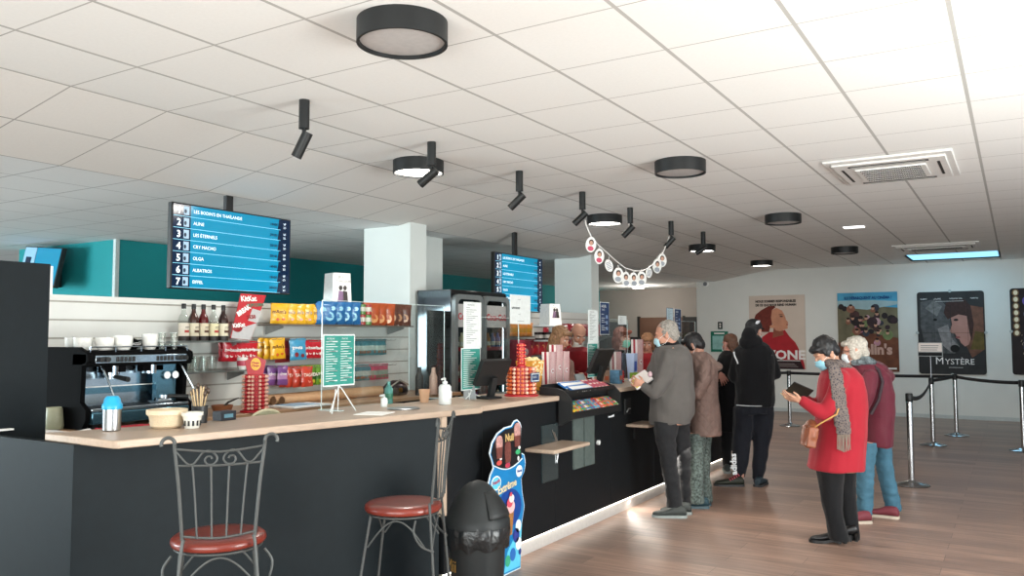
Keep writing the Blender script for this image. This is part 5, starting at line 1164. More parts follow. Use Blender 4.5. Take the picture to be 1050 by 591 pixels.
mb.text('NOUS SOMMES RESPONSABLES', .066*h/1.5, dk, PT(.12, .905, 1, w, h), bold=.004, xs=.88); mb.text('DE CE QUI NOUS REND HUMAIN', .062*h/1.5, dk, PT(.12, .855, 1, w, h), bold=.004, xs=.88)
mb.text('YVONE', .25*h/1.5, wh, PT(.16, .135, 6, w, h), bold=.008, xs=1.12)
mb.box((.42*w, -.0215, .11*h), (.9*w, -.021, .118*h), wh)
for k in range(3): mb.box((.5*w, -.0215, (.03+.02*k)*h), ((.86-.03*k)*w, -.021, (.038+.02*k)*h), F('8A7A78', 0))
mb.build('lettering', t)
# 2: crowd
t, w, h = poster(858.5, 922.5, 300, 381, 'film_poster', 'busy film poster of a crowded group under blue sky behind the two women', F('6E6650', .25, 5))
mb = MB()
flat(mb, [(0, .86), (1, .8), (1, 1), (0, 1)], F('4E9CBE', .15, 3), 1, w, h); flat(mb, [(0, .82), (.5, .78), (1, .84), (1, .88), (.6, .9), (0, .9)], F('9CB4B8', .1), 2, w, h)
flat(mb, [(0, 0), (1, 0), (1, .42), (.7, .46), (.5, .5), (.3, .4), (0, .36)], F('6A3E2C', .25, 6), 2, w, h)
random.seed(11)
for k in range(46):
    cx = .5+random.gauss(0, .2); cz = .60+random.gauss(0, .12); cx = min(max(cx, .06), .94); cz = min(max(cz, .36), .9)
    c = random.choice(['2A2224', '3A2A2E', 'A86A80', 'B88490', '4A3230', '8A5A48', '6E7A50', '3A3A44', 'C09AA0']); rr = random.uniform(.035, .09)
    oval(mb, cx, cz, rr, rr*.75, F(c, .25, 12), 3+k*.04, w, h, 10, random.uniform(0, 3)); 
    if k % 3 == 0: oval(mb, cx, cz+.03, .028, .026, F('C09078'), 5.2+k*.01, w, h, 10); oval(mb, cx, cz+.048, .03, .014, F('2A1E1C'), 5.6+k*.01, w, h, 10)
mb.build('illustration', t)
mb = MB(); mb.text('ILS DÉBARQUENT AU CINÉMA !', .075, F('1E4A80', 0), PT(.12, .915, 8, w, h), bold=.003, xs=.82); mb.text("Colin's", .27, F('C09A8C', 0), PT(.25, .22, 8, w, h), bold=.012, xs=.95)
mb.box((.72*w, -.024, .03*h), (.96*w, -.0235, .05*h), wh); mb.build('lettering', t)
# 3: Mystère
t, w, h = poster(940, 1012, 299, 384, 'film_poster', 'dark film poster reading MYSTÈRE with a child in profile beside a grey wolf-like dog', F('2E2C2C', .2, 4), True)
mb = MB()
flat(mb, [(.05, .88), (.35, .92), (.48, .78), (.5, .6), (.55, .45), (.62, .34), (.55, .25), (.3, .25), (.1, .35), (.04, .6)], F('4E4C4C', .35, 14), 1, w, h)
flat(mb, [(.12, .8), (.25, .9), (.38, .82), (.3, .7)], F('6E6A68', .3, 20), 2, w, h); flat(mb, [(.3, .55), (.46, .6), (.52, .42), (.62, .33), (.5, .26), (.38, .34)], F('7E7674', .3, 16), 2, w, h)
oval(mb, .27, .66, .03, .016, F('14100E', 0), 3, w, h); oval(mb, .55, .31, .07, .045, F('161212', 0), 3, w, h)
flat(mb, [(.70, .84), (.98, .80), (.98, .3), (.8, .2), (.72, .34), (.78, .5)], F('6A4638', .3, 9), 3, w, h)
flat(mb, [(.50, .70), (.52, .60), (.485, .52), (.50, .495), (.56, .49), (.575, .46), (.60, .45), (.59, .43), (.62, .42), (.64, .38), (.70, .335), (.76, .36), (.80, .48), (.80, .70), (.70, .74), (.56, .72)], F('A8786C', .1), 4, w, h)
flat(mb, [(.40, .74), (.44, .86), (.56, .90), (.72, .90), (.80, .82), (.84, .6), (.80, .4), (.77, .5), (.74, .7), (.62, .72), (.50, .68), (.46, .66)], F('3A2420', .25, 20), 5, w, h)
oval(mb, .58, .655, .035, .014, F('1A1212', 0), 6, w, h); oval(mb, .60, .445, .035, .012, F('8A4A48', 0), 6, w, h)
flat(mb, [(.78, .3), (.98, .3), (.98, .5), (.86, .52)], F('5A4A24', .3, 9), 5, w, h)
mb.build('portrait', t)
mb = MB(); mb.text('M', .19, wh, PT(.25, .12, 7, w, h)); mb.text('YSTÈRE', .15, wh, PT(.395, .12, 7, w, h), xs=1.0)
for x, s_ in ((.05, 'ALBERT'), (.25, 'LOUNES'), (.49, 'SHANNA KEIL'), (.80, 'MARTIN')): mb.text(s_, .035, wh, PT(x, .905, 7, w, h))
mb.box((.28*w, -.0225, .88*h), (.7*w, -.022, .883*h), wh); mb.box((.45*w, -.0225, .08*h), (.66*w, -.022, .084*h), wh)
mb.build('lettering', t)
mb = MB()
for k in (1, 2): mb.box((0, -.0235, h*(k*.25)-.003), (w, -.023, h*(k*.25)+.001), F('1E1C1C', 0))
for k in (1, 2, 3): mb.box((w*k*.25, -.0235, .02), (w*k*.25+.004, -.023, h-.02), F('1E1C1C', 0))
mb.build('fold_line', t)
for (x, z) in ((.5, 1.005), (-.01, .5), (1.01, .5), (.5, -.005)):
    mb = MB(); mb.tube([(x*w, -.03, z*h), (x*w, 0, z*h)], .028, M('wall_clip', 'A8ACAA', .4), 12); mb.build('clip', t)
# 4 partially cut by the frame edge
a_ = ony(1035, 296, Yf)
t, w, h = poster(1035, 1107, 295, 385, 'film_poster', 'dark film poster with a column of round lights, cut off by the right edge', F('2A2020', .25, 5), True)
mb = MB()
for k in range(7): oval(mb, .09, .95-.078*k, .034, .028, M('bulb_print', 'E8D8B8', .5), 2, w, h, 14); oval(mb, .09, .95-.078*k, .055, .04, F('7A5A3A', .2), 1, w, h, 14)
flat(mb, [(.18, .3), (.5, .3), (.5, .9), (.25, .85)], F('3A3A5A', .3, 9), 1, w, h); oval(mb, .25, .85, .06, .05, F('6A5AA8'), 2, w, h); oval(mb, .28, .7, .08, .05, F('5A5A6A'), 2, w, h)
for k in range(30): oval(mb, .1+random.random()*.12+k*.004, .48-k*.012, .008, .006, F('A08A78', 0), 3, w, h, 6)
mb.build('illustration', t)
mb = MB(); mb.tube([(0, -.03, h*.5), (0, 0, h*.5)], .028, MATS['wall_clip'], 12); mb.build('clip', t)
# small signs near the white wall corner
p = ony(738.5, 334, Yf)
t = thing('wall_sign', 'tiny dark pictogram sign on the far wall above the green notice', 'sign', (p.x-.05, Yf, p.z-.08)); MB().box((0, -.008, 0), (.10, 0, .16), F('26302E', 0)).build('plate', t); mb = MB(); mb.ell((.05, -.01, .11), (.02, .002, .02), wh, 10); mb.box((.035, -.01, .03), (.065, -.008, .08), wh); mb.build('pictogram', t)
a = ony(729, 340, Yf-.0); b = ony(747, 361, Yf)
t = thing('notice_board', 'green-framed notice with pale picture on the far wall behind the customers in black', 'notice', (a.x, Yf, b.z)); w = b.x-a.x; h = a.z-b.z
MB().box((0, -.02, 0), (w, 0, h), F('1E6A54', .05)).build('frame', t); mb = MB(); mb.box((w*.1, -.022, h*.12), (w*.92, -.02, h*.78), F('8AB4AE', .2, 9)); mb.box((w*.2, -.023, h*.86), (w*.8, -.022, h*.93), wh); mb.build('picture', t)
# ================================================================== queue barrier posts
pst = M('post_steel', 'C0C2C4', .22, 1); pbase = M('post_base', 'A8AAAC', .18, 1); blt = M('belt_black', '14151A', .7)
def post(gx, gy, label, sign=False):
    p = onz(gx, gy); t = thing('barrier_post', label, 'barrier post', (p.x, p.y, 0), 0, 'chrome queue barrier posts')
    MB().lathe([(.175, 0), (.178, .006), (.17, .012), (.10, .028), (.04, .045), (.03, .06), (.001, .06)], (0, 0, 0), pbase, 36).build('base', t)
    MB().lathe([(.031, .05), (.031, .885)], (0, 0, 0), pst, 24).build('pole', t)
    MB().lathe([(.034, .865), (.036, .87), (.036, .945), (.032, .955), (.001, .956)], (0, 0, 0), blk2, 24).build('belt_head', t, bevel=.002)
    if sign:
        MB().tube([(0, 0, .95), (0, 0, 1.28)], .008, pst, 8).build('sign_stem', t)
        mb = MB(); mb.box((-.16, -.008, 1.26), (.16, .008, 1.46), M('sign_frame_grey', '8A8E90', .4)); mb.box((-.15, -.010, 1.33), (.15, -.008, 1.45), wh); mb.box((-.15, -.010, 1.27), (.15, -.008, 1.315), F('14161A', 0))
        for k in range(3): mb.box((-.12, -.011, 1.35+.03*k), (.09+.01*k, -.010, 1.358+.03*k), F('6A6E70', 0))
        mb.build('sign_panel', t)
    return V((p.x, p.y, .915))
pA = post(935, 498, 'chrome barrier post nearest the camera on the right'); pB = post(957, 457, 'chrome barrier post carrying a small sign holder', True); pC = post(981, 447, 'chrome barrier post third from the near one, right of the sign holder'); pD = post(810, 437, 'chrome barrier post between the black-clad customer and the red coat')
pE = post(1050, 463, 'chrome barrier post cut by the right edge, only its base showing')
def belt(a, b, sag, label):
    mb = MB(); n = 12; vs = []; fs = []
    for i in range(n+1):
        q = i/n; c = a.lerp(b, q); c.z -= sag*4*q*(1-q); vs += [(c.x, c.y, c.z-.024), (c.x, c.y, c.z+.024)]
    fs = [(2*i, 2*i+2, 2*i+3, 2*i+1) for i in range(n)]; mb.add(vs, fs, blt, True); o = mb.build('barrier_belt'); sm = o.modifiers.new('t', 'SOLIDIFY'); sm.thickness = .004; tag(o, label, 'belt')
def off(a, b, r=.037): d = (b-a).normalized(); return a+d*r
for a, b, s_, lb in ((pA, pB, .10, 'black belt sagging from the nearest barrier post to the sign post'), (pB, pC, .005, 'short black belt between the sign post and the next barrier post'), (pD, pC, .01, 'long black belt running behind the two women in front of the posters'), (pC, pE, .02, 'black belt leaving the frame at the right edge')):
    belt(off(a, b), off(b, a), s_, lb)
pF = V((-5.7, 14.75, .915)); 
t = thing('barrier_post', 'chrome barrier post hidden mostly behind the customers in black', 'barrier post', (pF.x, pF.y, 0), 0, 'chrome queue barrier posts')
MB().lathe([(.175, 0), (.17, .012), (.04, .045), (.03, .06), (.001, .06)], (0, 0, 0), pbase, 36).build('base', t); MB().lathe([(.031, .05), (.031, .885)], (0, 0, 0), pst, 24).build('pole', t); MB().lathe([(.034, .865), (.036, .945), (.001, .956)], (0, 0, 0), blk2, 24).build('belt_head', t)
belt(off(pD, pF), off(pF, pD), .01, 'black belt running left from the post behind the customers in black')
# dark cabinet behind the auburn-haired cashier
a = onx(618, 325, -5.3); b = onx(640, 325, -5.3)
t = thing('tall_cabinet', 'tall dark grey cabinet behind the auburn-haired cashier', 'cabinet', (-5.6, max(a.y, 11.25), 0)); MB().box((0, 0, 0), (.35, max(b.y-a.y, .8), 1.78), M('cabinet_charcoal', '2E3436', .6)).build('body', t, bevel=.006); MB().box((.35, .3, .2), (.356, .31, 1.7), blk2).build('door_gap', t)
t = thing('tall_cabinet', 'tall black cabinet right of the auburn-haired cashier', 'cabinet', (-5.15, onx(650, 325, -5).y, 0)); MB().box((0, 0, 0), (.4, 1.4, 1.55), M('cabinet_black', '121414', .6)).build('body', t, bevel=.006)
MB().box((.4, .69, .1), (.406, .70, 1.5), M('cabinet_line', '2A2C2E', .5)).build('door_gap', t)
# ================================================================== people
def remesh(mb, voxel, smooth=4, amp=0, scale=8, stretch=(1, 1, 1), name='m', seed=0, fac=.5):
    me = mb.mesh('tmp'); ob = bpy.data.objects.new('tmp', me); COL.objects.link(ob)
    r = ob.modifiers.new('r', 'REMESH'); r.mode = 'VOXEL'; r.voxel_size = voxel; r.use_smooth_shade = True
    if smooth: q = ob.modifiers.new('s', 'SMOOTH'); q.iterations = smooth; q.factor = fac
    dg = bpy.context.evaluated_depsgraph_get(); out = bpy.data.meshes.new_from_object(ob.evaluated_get(dg)); out.name = name
    bpy.data.objects.remove(ob); bpy.data.meshes.remove(me)
    if amp:
        out.update(); ns = [v.normal.copy() for v in out.vertices]
        for v, n in zip(out.vertices, ns):
            c = v.co; q = V((c.x*scale*stretch[0]+seed, c.y*scale*stretch[1], c.z*scale*stretch[2]))
            v.co = c + n*amp*(noise.noise(q)+.5*noise.noise(q*2.3))
    for p in out.polygons: p.use_smooth = True
    return out
def link(me, name, parent, mat, loc):
    me.materials.clear()
    for m_ in (mat if isinstance(mat, list) else [mat]): me.materials.append(m_)
    o = bpy.data.objects.new(name, me); COL.objects.link(o); o.parent = parent
    me.transform(Matrix.Translation(-V(loc))); return o
def ringpts(c, a, b, rx, ry, n=20, e=1.0):
    return [c + a*(rx*math.copysign(abs(math.cos(2*PI*k/n))**e, math.cos(2*PI*k/n))) + b*(ry*math.copysign(abs(math.sin(2*PI*k/n))**e, math.sin(2*PI*k/n))) for k in range(n)]
DUM = M('dummy', '808080')
SKIN = lambda c='C09078': M('skin_'+c, c, .5, spec=.35, noise_=(25, .05))
class Person:
    def __init__(s, name_label, D, gx, gy, group=None):
        s.D = D; g = onz(gx, gy); s.loc = V((g.x, g.y, 0)); s.t = thing('person', name_label, 'person', s.loc, 0, group); s.body = MB()
    def P(s, px, py, dd=0.): return at(px, py, s.D+dd)
    def m(s, px): return px*s.D/F_PX     # pixels -> metres
    def rings(s, mb, L, n=20, e=.9, shrink=1.0, caps=True):
        """L: (x_left, x_right, y, half_depth, depth_offset)"""
        R = []
        for (xl, xr, y, hd, dd) in L:
            c = s.P((xl+xr)/2, y, dd); R.append(ringpts(c, RIGHT, AWAY, (xr-xl)/2*(s.D+dd)/F_PX*shrink, hd*shrink, n, e))
        mb.loft(R, DUM)
    def limb(s, mb, L, shrink=1.0, n=14):
        """L: (x, y, depth_offset, radius)"""
        pts = [s.P(a, b, c) for a, b, c, r in L]
        for i in range(len(L)-1): mb.capsule(pts[i], pts[i+1], L[i][3]*shrink, L[i+1][3]*shrink, DUM, n)
    def head(s, px, py, dd, face, tilt=0, k=1.0, roll=0, features=True, ears=True, neck_to=None, neck_r=.052):
        """face = (right, away) direction, tilt down in degrees"""
        c = s.P(px, py, dd); s.hc = c
        fw = (RIGHT*face[0]+AWAY*face[1]).normalized(); fw = (fw*math.cos(math.radians(tilt))-UP*math.sin(math.radians(tilt))).normalized()
        sd = fw.cross(UP).normalized(); up = sd.cross(fw).normalized()
        if roll: q = Matrix.Rotation(math.radians(roll), 3, fw); sd = q @ sd; up = q @ up
        s.H = Matrix(((sd.x*k, fw.x*k, up.x*k, c.x), (sd.y*k, fw.y*k, up.y*k, c.y), (sd.z*k, fw.z*k, up.z*k, c.z), (0, 0, 0, 1)))
        b = s.body; H_ = s.H
        b.ell((0, -.012, .028), (.073, .092, .088), DUM, 24, H_); b.ell((0, .028, -.02), (.060, .060, .085), DUM, 22, H_); b.ell((0, .048, -.085), (.036, .036, .030), DUM, 16, H_)
        b.ell((0, .02, -.07), (.052, .05, .045), DUM, 16, H_)
        b.capsule((0, .082, .012), (0, .104, -.026), .009, .014, DUM, 10, H_); b.ell((0, .072, .030), (.048, .018, .012), DUM, 14, H_)
        b.ell((0, .088, -.055), (.022, .010, .0055), DUM, 12, H_); b.ell((0, .086, -.067), (.019, .010, .006), DUM, 12, H_)
        for sx in (-1, 1):
            b.ell((sx*.036, .062, -.02), (.022, .022, .022), DUM, 12, H_)
            if ears: b.ell((sx*.075, -.008, -.008), (.010, .020, .031), DUM, 12, H_); b.ell((sx*.082, -.016, .006), (.008, .013, .02), DUM, 10, H_)
        nk = s.P(*neck_to) if neck_to else c - UP*.20 - fw*.03
        b.capsule(H_ @ V((0, -.025, -.05)), nk, neck_r, neck_r*1.15, DUM, 16)
        s.fw, s.sd, s.up = fw, sd, up
    def eyes(s, iris='3A2A20', brow='3A2A22'):
        for sx in (-1, 1):
            mb = MB(); mb.ell((sx*.030, .074, .006), (.0125, .010, .0075), M('eye_white', 'D8D2CC', .3), 14, s.H); mb.ell((sx*.030, .0805, .006), (.006, .005, .0065), M('iris_'+iris, iris, .2), 12, s.H); o = link(mb.mesh('eye'), 'eye', s.t, [MATS['eye_white'], MATS['iris_'+iris]], s.loc)
            mb = MB(); mb.capsule((sx*.014, .086, .026), (sx*.030, .084, .032), .0035, .004, DUM, 8, s.H); mb.capsule((sx*.030, .084, .032), (sx*.048, .074, .027), .004, .0025, DUM, 8, s.H); link(mb.mesh('eyebrow'), 'eyebrow', s.t, M('brow_'+brow, brow, .8), s.loc)
        mb = MB(); mb.ell((0, .0935, -.056), (.021, .007, .004), DUM, 12, s.H); mb.ell((0, .0915, -.064), (.018, .007, .0045), DUM, 12, s.H); link(mb.mesh('lips'), 'lips', s.t, M('lips', 'A0605A', .45), s.loc)
    def hand(s, wrist, d, nrm, k=1.0, curl=25, side=1, r=.0082):
        """d finger direction, nrm back-of-hand normal; side = thumb side sign"""
        b = s.body; w = V(wrist); d = V(d).normalized(); n_ = V(nrm); n_ = (n_-d*n_.dot(d)).normalized(); q = d.cross(n_).normalized()
        b.ell((0, 0, 0), (.038*k, .045*k, .015*k), DUM, 16, Matrix(((q.x, d.x, n_.x, (w+d*.048*k).x), (q.y, d.y, n_.y, (w+d*.048*k).y), (q.z, d.z, n_.z, (w+d*.048*k).z), (0, 0, 0, 1))))
        b.capsule(w-d*.02, w+d*.03*k, .024*k, .022*k, DUM, 12)
        Ls = (.070, .078, .073, .058)
        for i in range(4):
            o_ = (i-1.5)*.0215*k*side; base = w + q*(-o_) + d*.082*k; sp = q*(-(i-1.5)*.10*side)
            a = 0; p = base; dirn = (d+sp).normalized(); seg = [.45, .32, .23]
            b.capsule(w+q*(-o_*.55)+d*.03*k, base, r*1.15*k, r*1.15*k, DUM, 9)
            for j, f_ in enumerate(seg):
                a += math.radians(curl); dv = (dirn*math.cos(a)-n_*math.sin(a)).normalized(); p2 = p+dv*Ls[i]*f_*k; b.capsule(p, p2, r*(1-.1*j)*k, r*(.9-.1*j)*k, DUM, 9); p = p2
        tb = w+q*(.026*k*side)+d*.022*k; t1 = tb+(q*side*.7+d*.7-n_*.25).normalized()*.036*k; t2 = t1+(q*side*.25+d*.9-n_*.35).normalized()*.030*k
        b.capsule(tb, t1, r*1.35*k, r*1.15*k, DUM, 10); b.capsule(t1, t2, r*1.15*k, r*.9*k, DUM, 10)
    def finish(s, skin, voxel=.0045): link(remesh(s.body, voxel, 2, fac=.35), 'body', s.t, skin, s.loc)
    def garment(s, name, mb, mat, voxel=.010, smooth=5, amp=.008, scale=9, stretch=(1, 1, .6), seed=0):
        return link(remesh(mb, voxel, smooth, amp, scale, stretch, seed=seed), name, s.t, mat, s.loc)
    def shoe(s, hx_, hy, tx, ty, up, sole, name='shoe', L=None, w=.045, h=.085, heel=0.0):
        """heel and toe ground pixels"""
        a = onz(hx_, hy); b = onz(tx, ty)
        if L: b = a+(b-a).normalized()*L
        d = (b-a); L_ = d.length; d.normalize(); q = d.cross(UP)
        R = []
        for f_, wd, hh in ((0.0, .55, .62), (.06, .78, .95), (.2, .86, 1.0), (.38, .84, .92), (.55, .92, .66), (.72, 1.0, .52), (.88, .86, .42), (.97, .5, .32), (1.0, .25, .2)):
            c = a+d*L_*f_; zb = .018+heel*max(0, 1-f_*1.7); zt = zb+hh*h
            R.append([c+q*(w*wd*math.cos(g))+UP*(zb+(zt-zb)*(.5+.5*math.sin(g))) for g in [2*PI*k/14 for k in range(14)]])
        mb = MB(); mb.loft(R, DUM); o = link(remesh(mb, .005, 2), name, s.t, up, s.loc)
        mb = MB(); R = []
        for f_, wd in ((-.01, .5), (.05, .85), (.2, .92), (.4, .84), (.6, .96), (.78, 1.06), (.92, .85), (1.02, .35)):
            c = a+d*L_*f_; zb = heel*max(0, 1-f_*1.7)*(0 if f_ < .22 and heel else 1); z1 = .022+heel*max(0, 1-f_*1.7)
            if heel and f_ >= .22: zb = heel*max(0, 1-f_*1.7)
            R.append([c+q*(w*wd)+UP*zb, c+q*(w*wd)+UP*z1, c-q*(w*wd)+UP*z1, c-q*(w*wd)+UP*zb])
        if heel:
            mb.loft(R[2:], DUM, smooth=False); e0 = a+d*L_*.06; mb.loft([ringpts(e0+UP*.0, d, q, .016, .018, 10), ringpts(e0+UP*(heel*.5), d, q, .016, .020, 10), ringpts(e0+d*.004+UP*(heel+.02), d, q, .028, .034, 10)], DUM)
        else: mb.loft(R, DUM, smooth=False)
        so = link(mb.mesh('sole'), 'sole', o, sole, s.loc)
        return o
    def hair(s, blobs, mat, name='hair', voxel=.006, amp=.006, scale=45, stretch=(1, 1, .35), smooth=2, seed=0):
        mb = MB()
        for b in blobs:
            if len(b) == 2: mb.ell(b[0], b[1], DUM, 18, s.H)
            else: mb.capsule(b[0], b[1], b[2], b[3], DUM, 12, s.H)
        return link(remesh(mb, voxel, smooth, amp, scale, stretch, seed=seed), name, s.t, mat, s.loc)
    def mask(s, col, under=False, loops=True):
        mb = MB(); vs = []; fs = []; nu, nv = 12, 8; dz = -.05 if not under else -.095
        for j in range(nv+1):
            for i in range(nu+1):
                u = -1+2*i/nu; v = -1+2*j/nv; x = .056*u*(1-.12*v*v); z = dz+.040*v - (.012*(1-abs(u)) if v < 0 else 0)
                y = .044+.068*math.sqrt(max(0, 1-(u*.92)**2)) - .012*abs(v)**2 + (.006 if v > -.2 else -.012)*(1-abs(u)) - (.02 if under else 0); vs.append((x, y, z))
        for j in range(nv):
            for i in range(nu): a = j*(nu+1)+i; fs.append((a, a+1, a+nu+2, a+nu+1))
        mb.add(vs, fs, DUM, True, s.H); o = link(mb.mesh('face_mask'), 'face_mask', s.t, M('mask_'+col, col, .8), s.loc); sm = o.modifiers.new('t', 'SOLIDIFY'); sm.thickness = .003
        if loops:
            for sx in (-1, 1):
                mb = MB(); mb.tube([(sx*.053, .06, dz+.03), (sx*.076, .02, .0), (sx*.084, -.022, .0), (sx*.080, -.025, -.03), (sx*.068, .02, dz-.02+.0), (sx*.05, .058, dz-.028)], .0015, DUM, 5, mtx=s.H); link(mb.mesh('ear_loop'), 'ear_loop', o, M('loop_white', 'E4E4E2', .7), s.loc)
        return o
def cloth(name, col, nz=.08, sc=30, rough=.85, bump=(90, .25)): return M('cloth_'+name, col, rough, spec=.2, noise_=(sc, nz), bump=bump, sheen=.1)
def body_core(p, torso, legs, sleeves, hipy):
    """skin-coloured body inside the clothes"""
    p.rings(p.body, torso, shrink=.86)
    for L in legs: p.rings(p.body, L, shrink=.80, n=16)
    for L in sleeves: p.limb(p.body, L, shrink=.72)
def torso_garment(p, name, torso, sleeves, mat, extra=None, **k):
    mb = MB(); p.rings(mb, torso)
    for L in sleeves: p.limb(mb, L)
    if extra: extra(mb)
    return p.garment(name, mb, mat, **k)
def trousers(p, legs, mat, waist=None, **k):
    mb = MB()
    for L in legs: p.rings(mb, L, n=16)
    if waist: p.rings(mb, waist)
    return p.garment('trousers', mb, mat, **k)
def ankle_feet(p, spots):
    for (px, y0, y1, dd, r) in spots: p.body.capsule(p.P(px, y0, dd), p.P(px, y1, dd), r, r, DUM, 10)
def disp(o, img=None): pass

# ---- grey-haired man at the counter
p = Person('grey-haired man in a grey coat and dark trousers leaning at the counter with a booklet', 7.15, 700, 528)
p.head(683, 343.5, -.02, (-1, .25), 14, neck_to=(688, 360, 0))
torso = [(677, 698, 353, .08, 0), (672, 704, 357, .16, 0), (669, 709, 366, .205, 0), (668, 711, 385, .215, 0), (668, 712, 405, .205, 0), (667, 711, 425, .20, 0), (668, 707, 434.5, .19, 0)]
sl = [[(687, 366, -.15, .075), (682, 386, -.19, .068), (671, 403, -.18, .060), (662, 397, -.12, .045)], [(677, 364, .15, .07), (670, 384, .17, .06), (666, 400, .14, .055), (659, 396, .06, .042)]]
legs = [[(670, 697, 432, .12, -.07), (672, 693, 450, .10, -.07), (677, 694, 470, .085, -.07), (681, 697, 495, .078, -.06), (684, 700, 518, .078, -.05), (685, 701, 526, .08, -.05)], [(680, 707, 432, .12, .09), (687, 708, 450, .10, .09), (693, 708, 475, .085, .09), (696, 708, 500, .075, .10), (698, 708, 522, .075, .1)]]
body_core(p, torso, legs, sl, 434)
p.hand(p.P(661, 396, -.12), -RIGHT*.9+UP*.35+AWAY*.2, -UP*.3-AWAY*.9, side=1, curl=30); p.hand(p.P(659, 396, .06), -RIGHT*.9+UP*.35-AWAY*.1, UP*-.4+AWAY*.9, side=-1, curl=30)
p.finish(SKIN('BC8A74'))
torso_garment(p, 'coat', torso, sl, cloth('grey_coat', '5A5653', .06, 14), voxel=.011, amp=.022, scale=6)
mb = MB(); p.rings(mb, [(677, 694, 349, .065, 0), (675, 697, 352, .08, 0), (673, 700, 356, .105, 0), (672, 702, 358, .12, 0)]); p.garment('collar', mb, cloth('black', '141416'), voxel=.008, amp=.003)
trousers(p, legs, cloth('charcoal', '242426', .08, 20), amp=.012, scale=10, stretch=(1, 1, 1.3))
gh = M('hair_grey', '8E8880', .8, noise_=(70, .3))
p.hair([((0, -.028, .045), (.080, .090, .080)), ((0, -.062, -.005), (.070, .052, .070)), ((.058, -.02, .02), (.026, .05, .05)), ((-.058, -.02, .02), (.026, .05, .05))], gh, amp=.010, scale=60, stretch=(1, 1, 1))
p.mask('A9CDD6')
sh = p.shoe(704, 531, 675, 530.5, M('shoe_dark_grey', '3A3E3C', .7), M('sole_grey', '8C9290', .6), L=.29, w=.05); p.shoe(709, 527.5, 690, 527, MATS['shoe_dark_grey'], MATS['sole_grey'], L=.27, w=.048)
c = p.P(657.5, 390, -.03); mx = Matrix.Translation(c) @ Matrix(((RIGHT.x, AWAY.x, 0, 0), (RIGHT.y, AWAY.y, 0, 0), (0, 0, 1, 0), (0, 0, 0, 1))) @ Matrix.Rotation(math.radians(-32), 4, 'Y') @ Matrix.Rotation(math.radians(24), 4, 'X')
t = thing('booklet', 'open white and yellow booklet held by the grey-haired man', 'booklet', c); mi = Matrix.Translation(-c) @ mx
MB().box((-.085, -.10, 0), (.085, .10, .012), wh, mi).build('pages', t); MB().box((-.085, -.10, -.006), (.085, .10, 0), M('booklet_dark', '1C1C22', .5), mi).build('cover', t); MB().box((-.08, -.09, .012), (-.03, .06, .013), M('booklet_yellow', 'C8C040', .5), mi).build('printed_patch', t)
t = None
mb = MB(); q = p.P(666.5, 384, -.235); mb.ell((0, 0, 0), (.02, .02, .026), DUM, 12, Matrix.Translation(q)); link(mb.mesh('arm_badge'), 'arm_badge', p.t, M('badge_pink', 'B89AA0', .6), p.loc)

# ---- woman in the quilted beige coat
def quilt(name, col):
    mt = M(name, col, .6, spec=.3, noise_=(10, .05)); nt = mt.node_tree; b = nt.nodes['Principled BSDF']
    tc = nt.nodes.new('ShaderNodeTexCoord'); sp = nt.nodes.new('ShaderNodeSeparateXYZ'); nt.links.new(tc.outputs['Object'], sp.inputs[0])
    def mm(op, a, b_):
        n = nt.nodes.new('ShaderNodeMath'); n.operation = op
        for i, q in enumerate((a, b_)):
            if isinstance(q, (int, float)): n.inputs[i].default_value = q
            elif q is not None: nt.links.new(q, n.inputs[i])
        return n.outputs[0]
    h = mm('ADD', sp.outputs[0], mm('MULTIPLY', sp.outputs[1], .6)); A = mm('ADD', h, sp.outputs[2]); B = mm('SUBTRACT', h, sp.outputs[2])
    def tri(v): return mm('ABSOLUTE', mm('SUBTRACT', mm('FRACT', mm('MULTIPLY', v, 11.0), None), .5), None)
    mn = mm('MINIMUM', mm('SUBTRACT', .5, tri(A)), mm('SUBTRACT', .5, tri(B))); pw = mm('POWER', mm('MULTIPLY', mn, 2.0), .5)
    bp = nt.nodes.new('ShaderNodeBump'); bp.inputs['Strength'].default_value = .45; bp.inputs['Distance'].default_value = .015; nt.links.new(pw, bp.inputs['Height']); nt.links.new(bp.outputs[0], b.inputs['Normal'])
    return mt
p = Person('dark-haired woman in a quilted beige hooded coat behind the grey-haired man', 7.474, 718, 519)
p.head(711, 355, 0, (-1, .5), 28, k=.95, neck_to=(715, 368, 0))
torso = [(709, 724, 361, .08, 0), (706, 729, 365, .15, 0), (704, 734, 374, .19, 0), (705, 735, 390, .195, 0), (705, 736, 412, .195, 0), (706, 738, 432, .20, 0), (707, 739, 446, .205, 0)]
sl = [[(723, 374, -.15, .066), (722, 390, -.20, .060), (715, 404, -.19, .056), (705, 402, -.08, .042)], [(712, 372, .15, .062), (708, 388, .18, .055), (706, 402, .14, .05), (699, 400, .06, .04)]]
legs = [[(704, 724, 444, .10, -.07), (705, 722, 470, .09, -.07), (706, 722, 500, .085, -.07), (706, 722, 516, .085, -.07)], [(712, 730, 444, .10, .08), (714, 728, 470, .09, .08), (715, 729, 500, .085, .08), (715, 730, 515, .085, .08)]]
body_core(p, torso, legs, sl, 440)
p.hand(p.P(704, 402, -.08), -RIGHT+UP*.3, -AWAY, side=1, curl=35); p.hand(p.P(698, 400, .06), -RIGHT+UP*.3, AWAY, side=-1, curl=35)
p.finish(SKIN('B88874'))
torso_garment(p, 'quilted_coat', torso, sl, quilt('quilted_beige', '7C665E'), voxel=.011, amp=.010, scale=9)
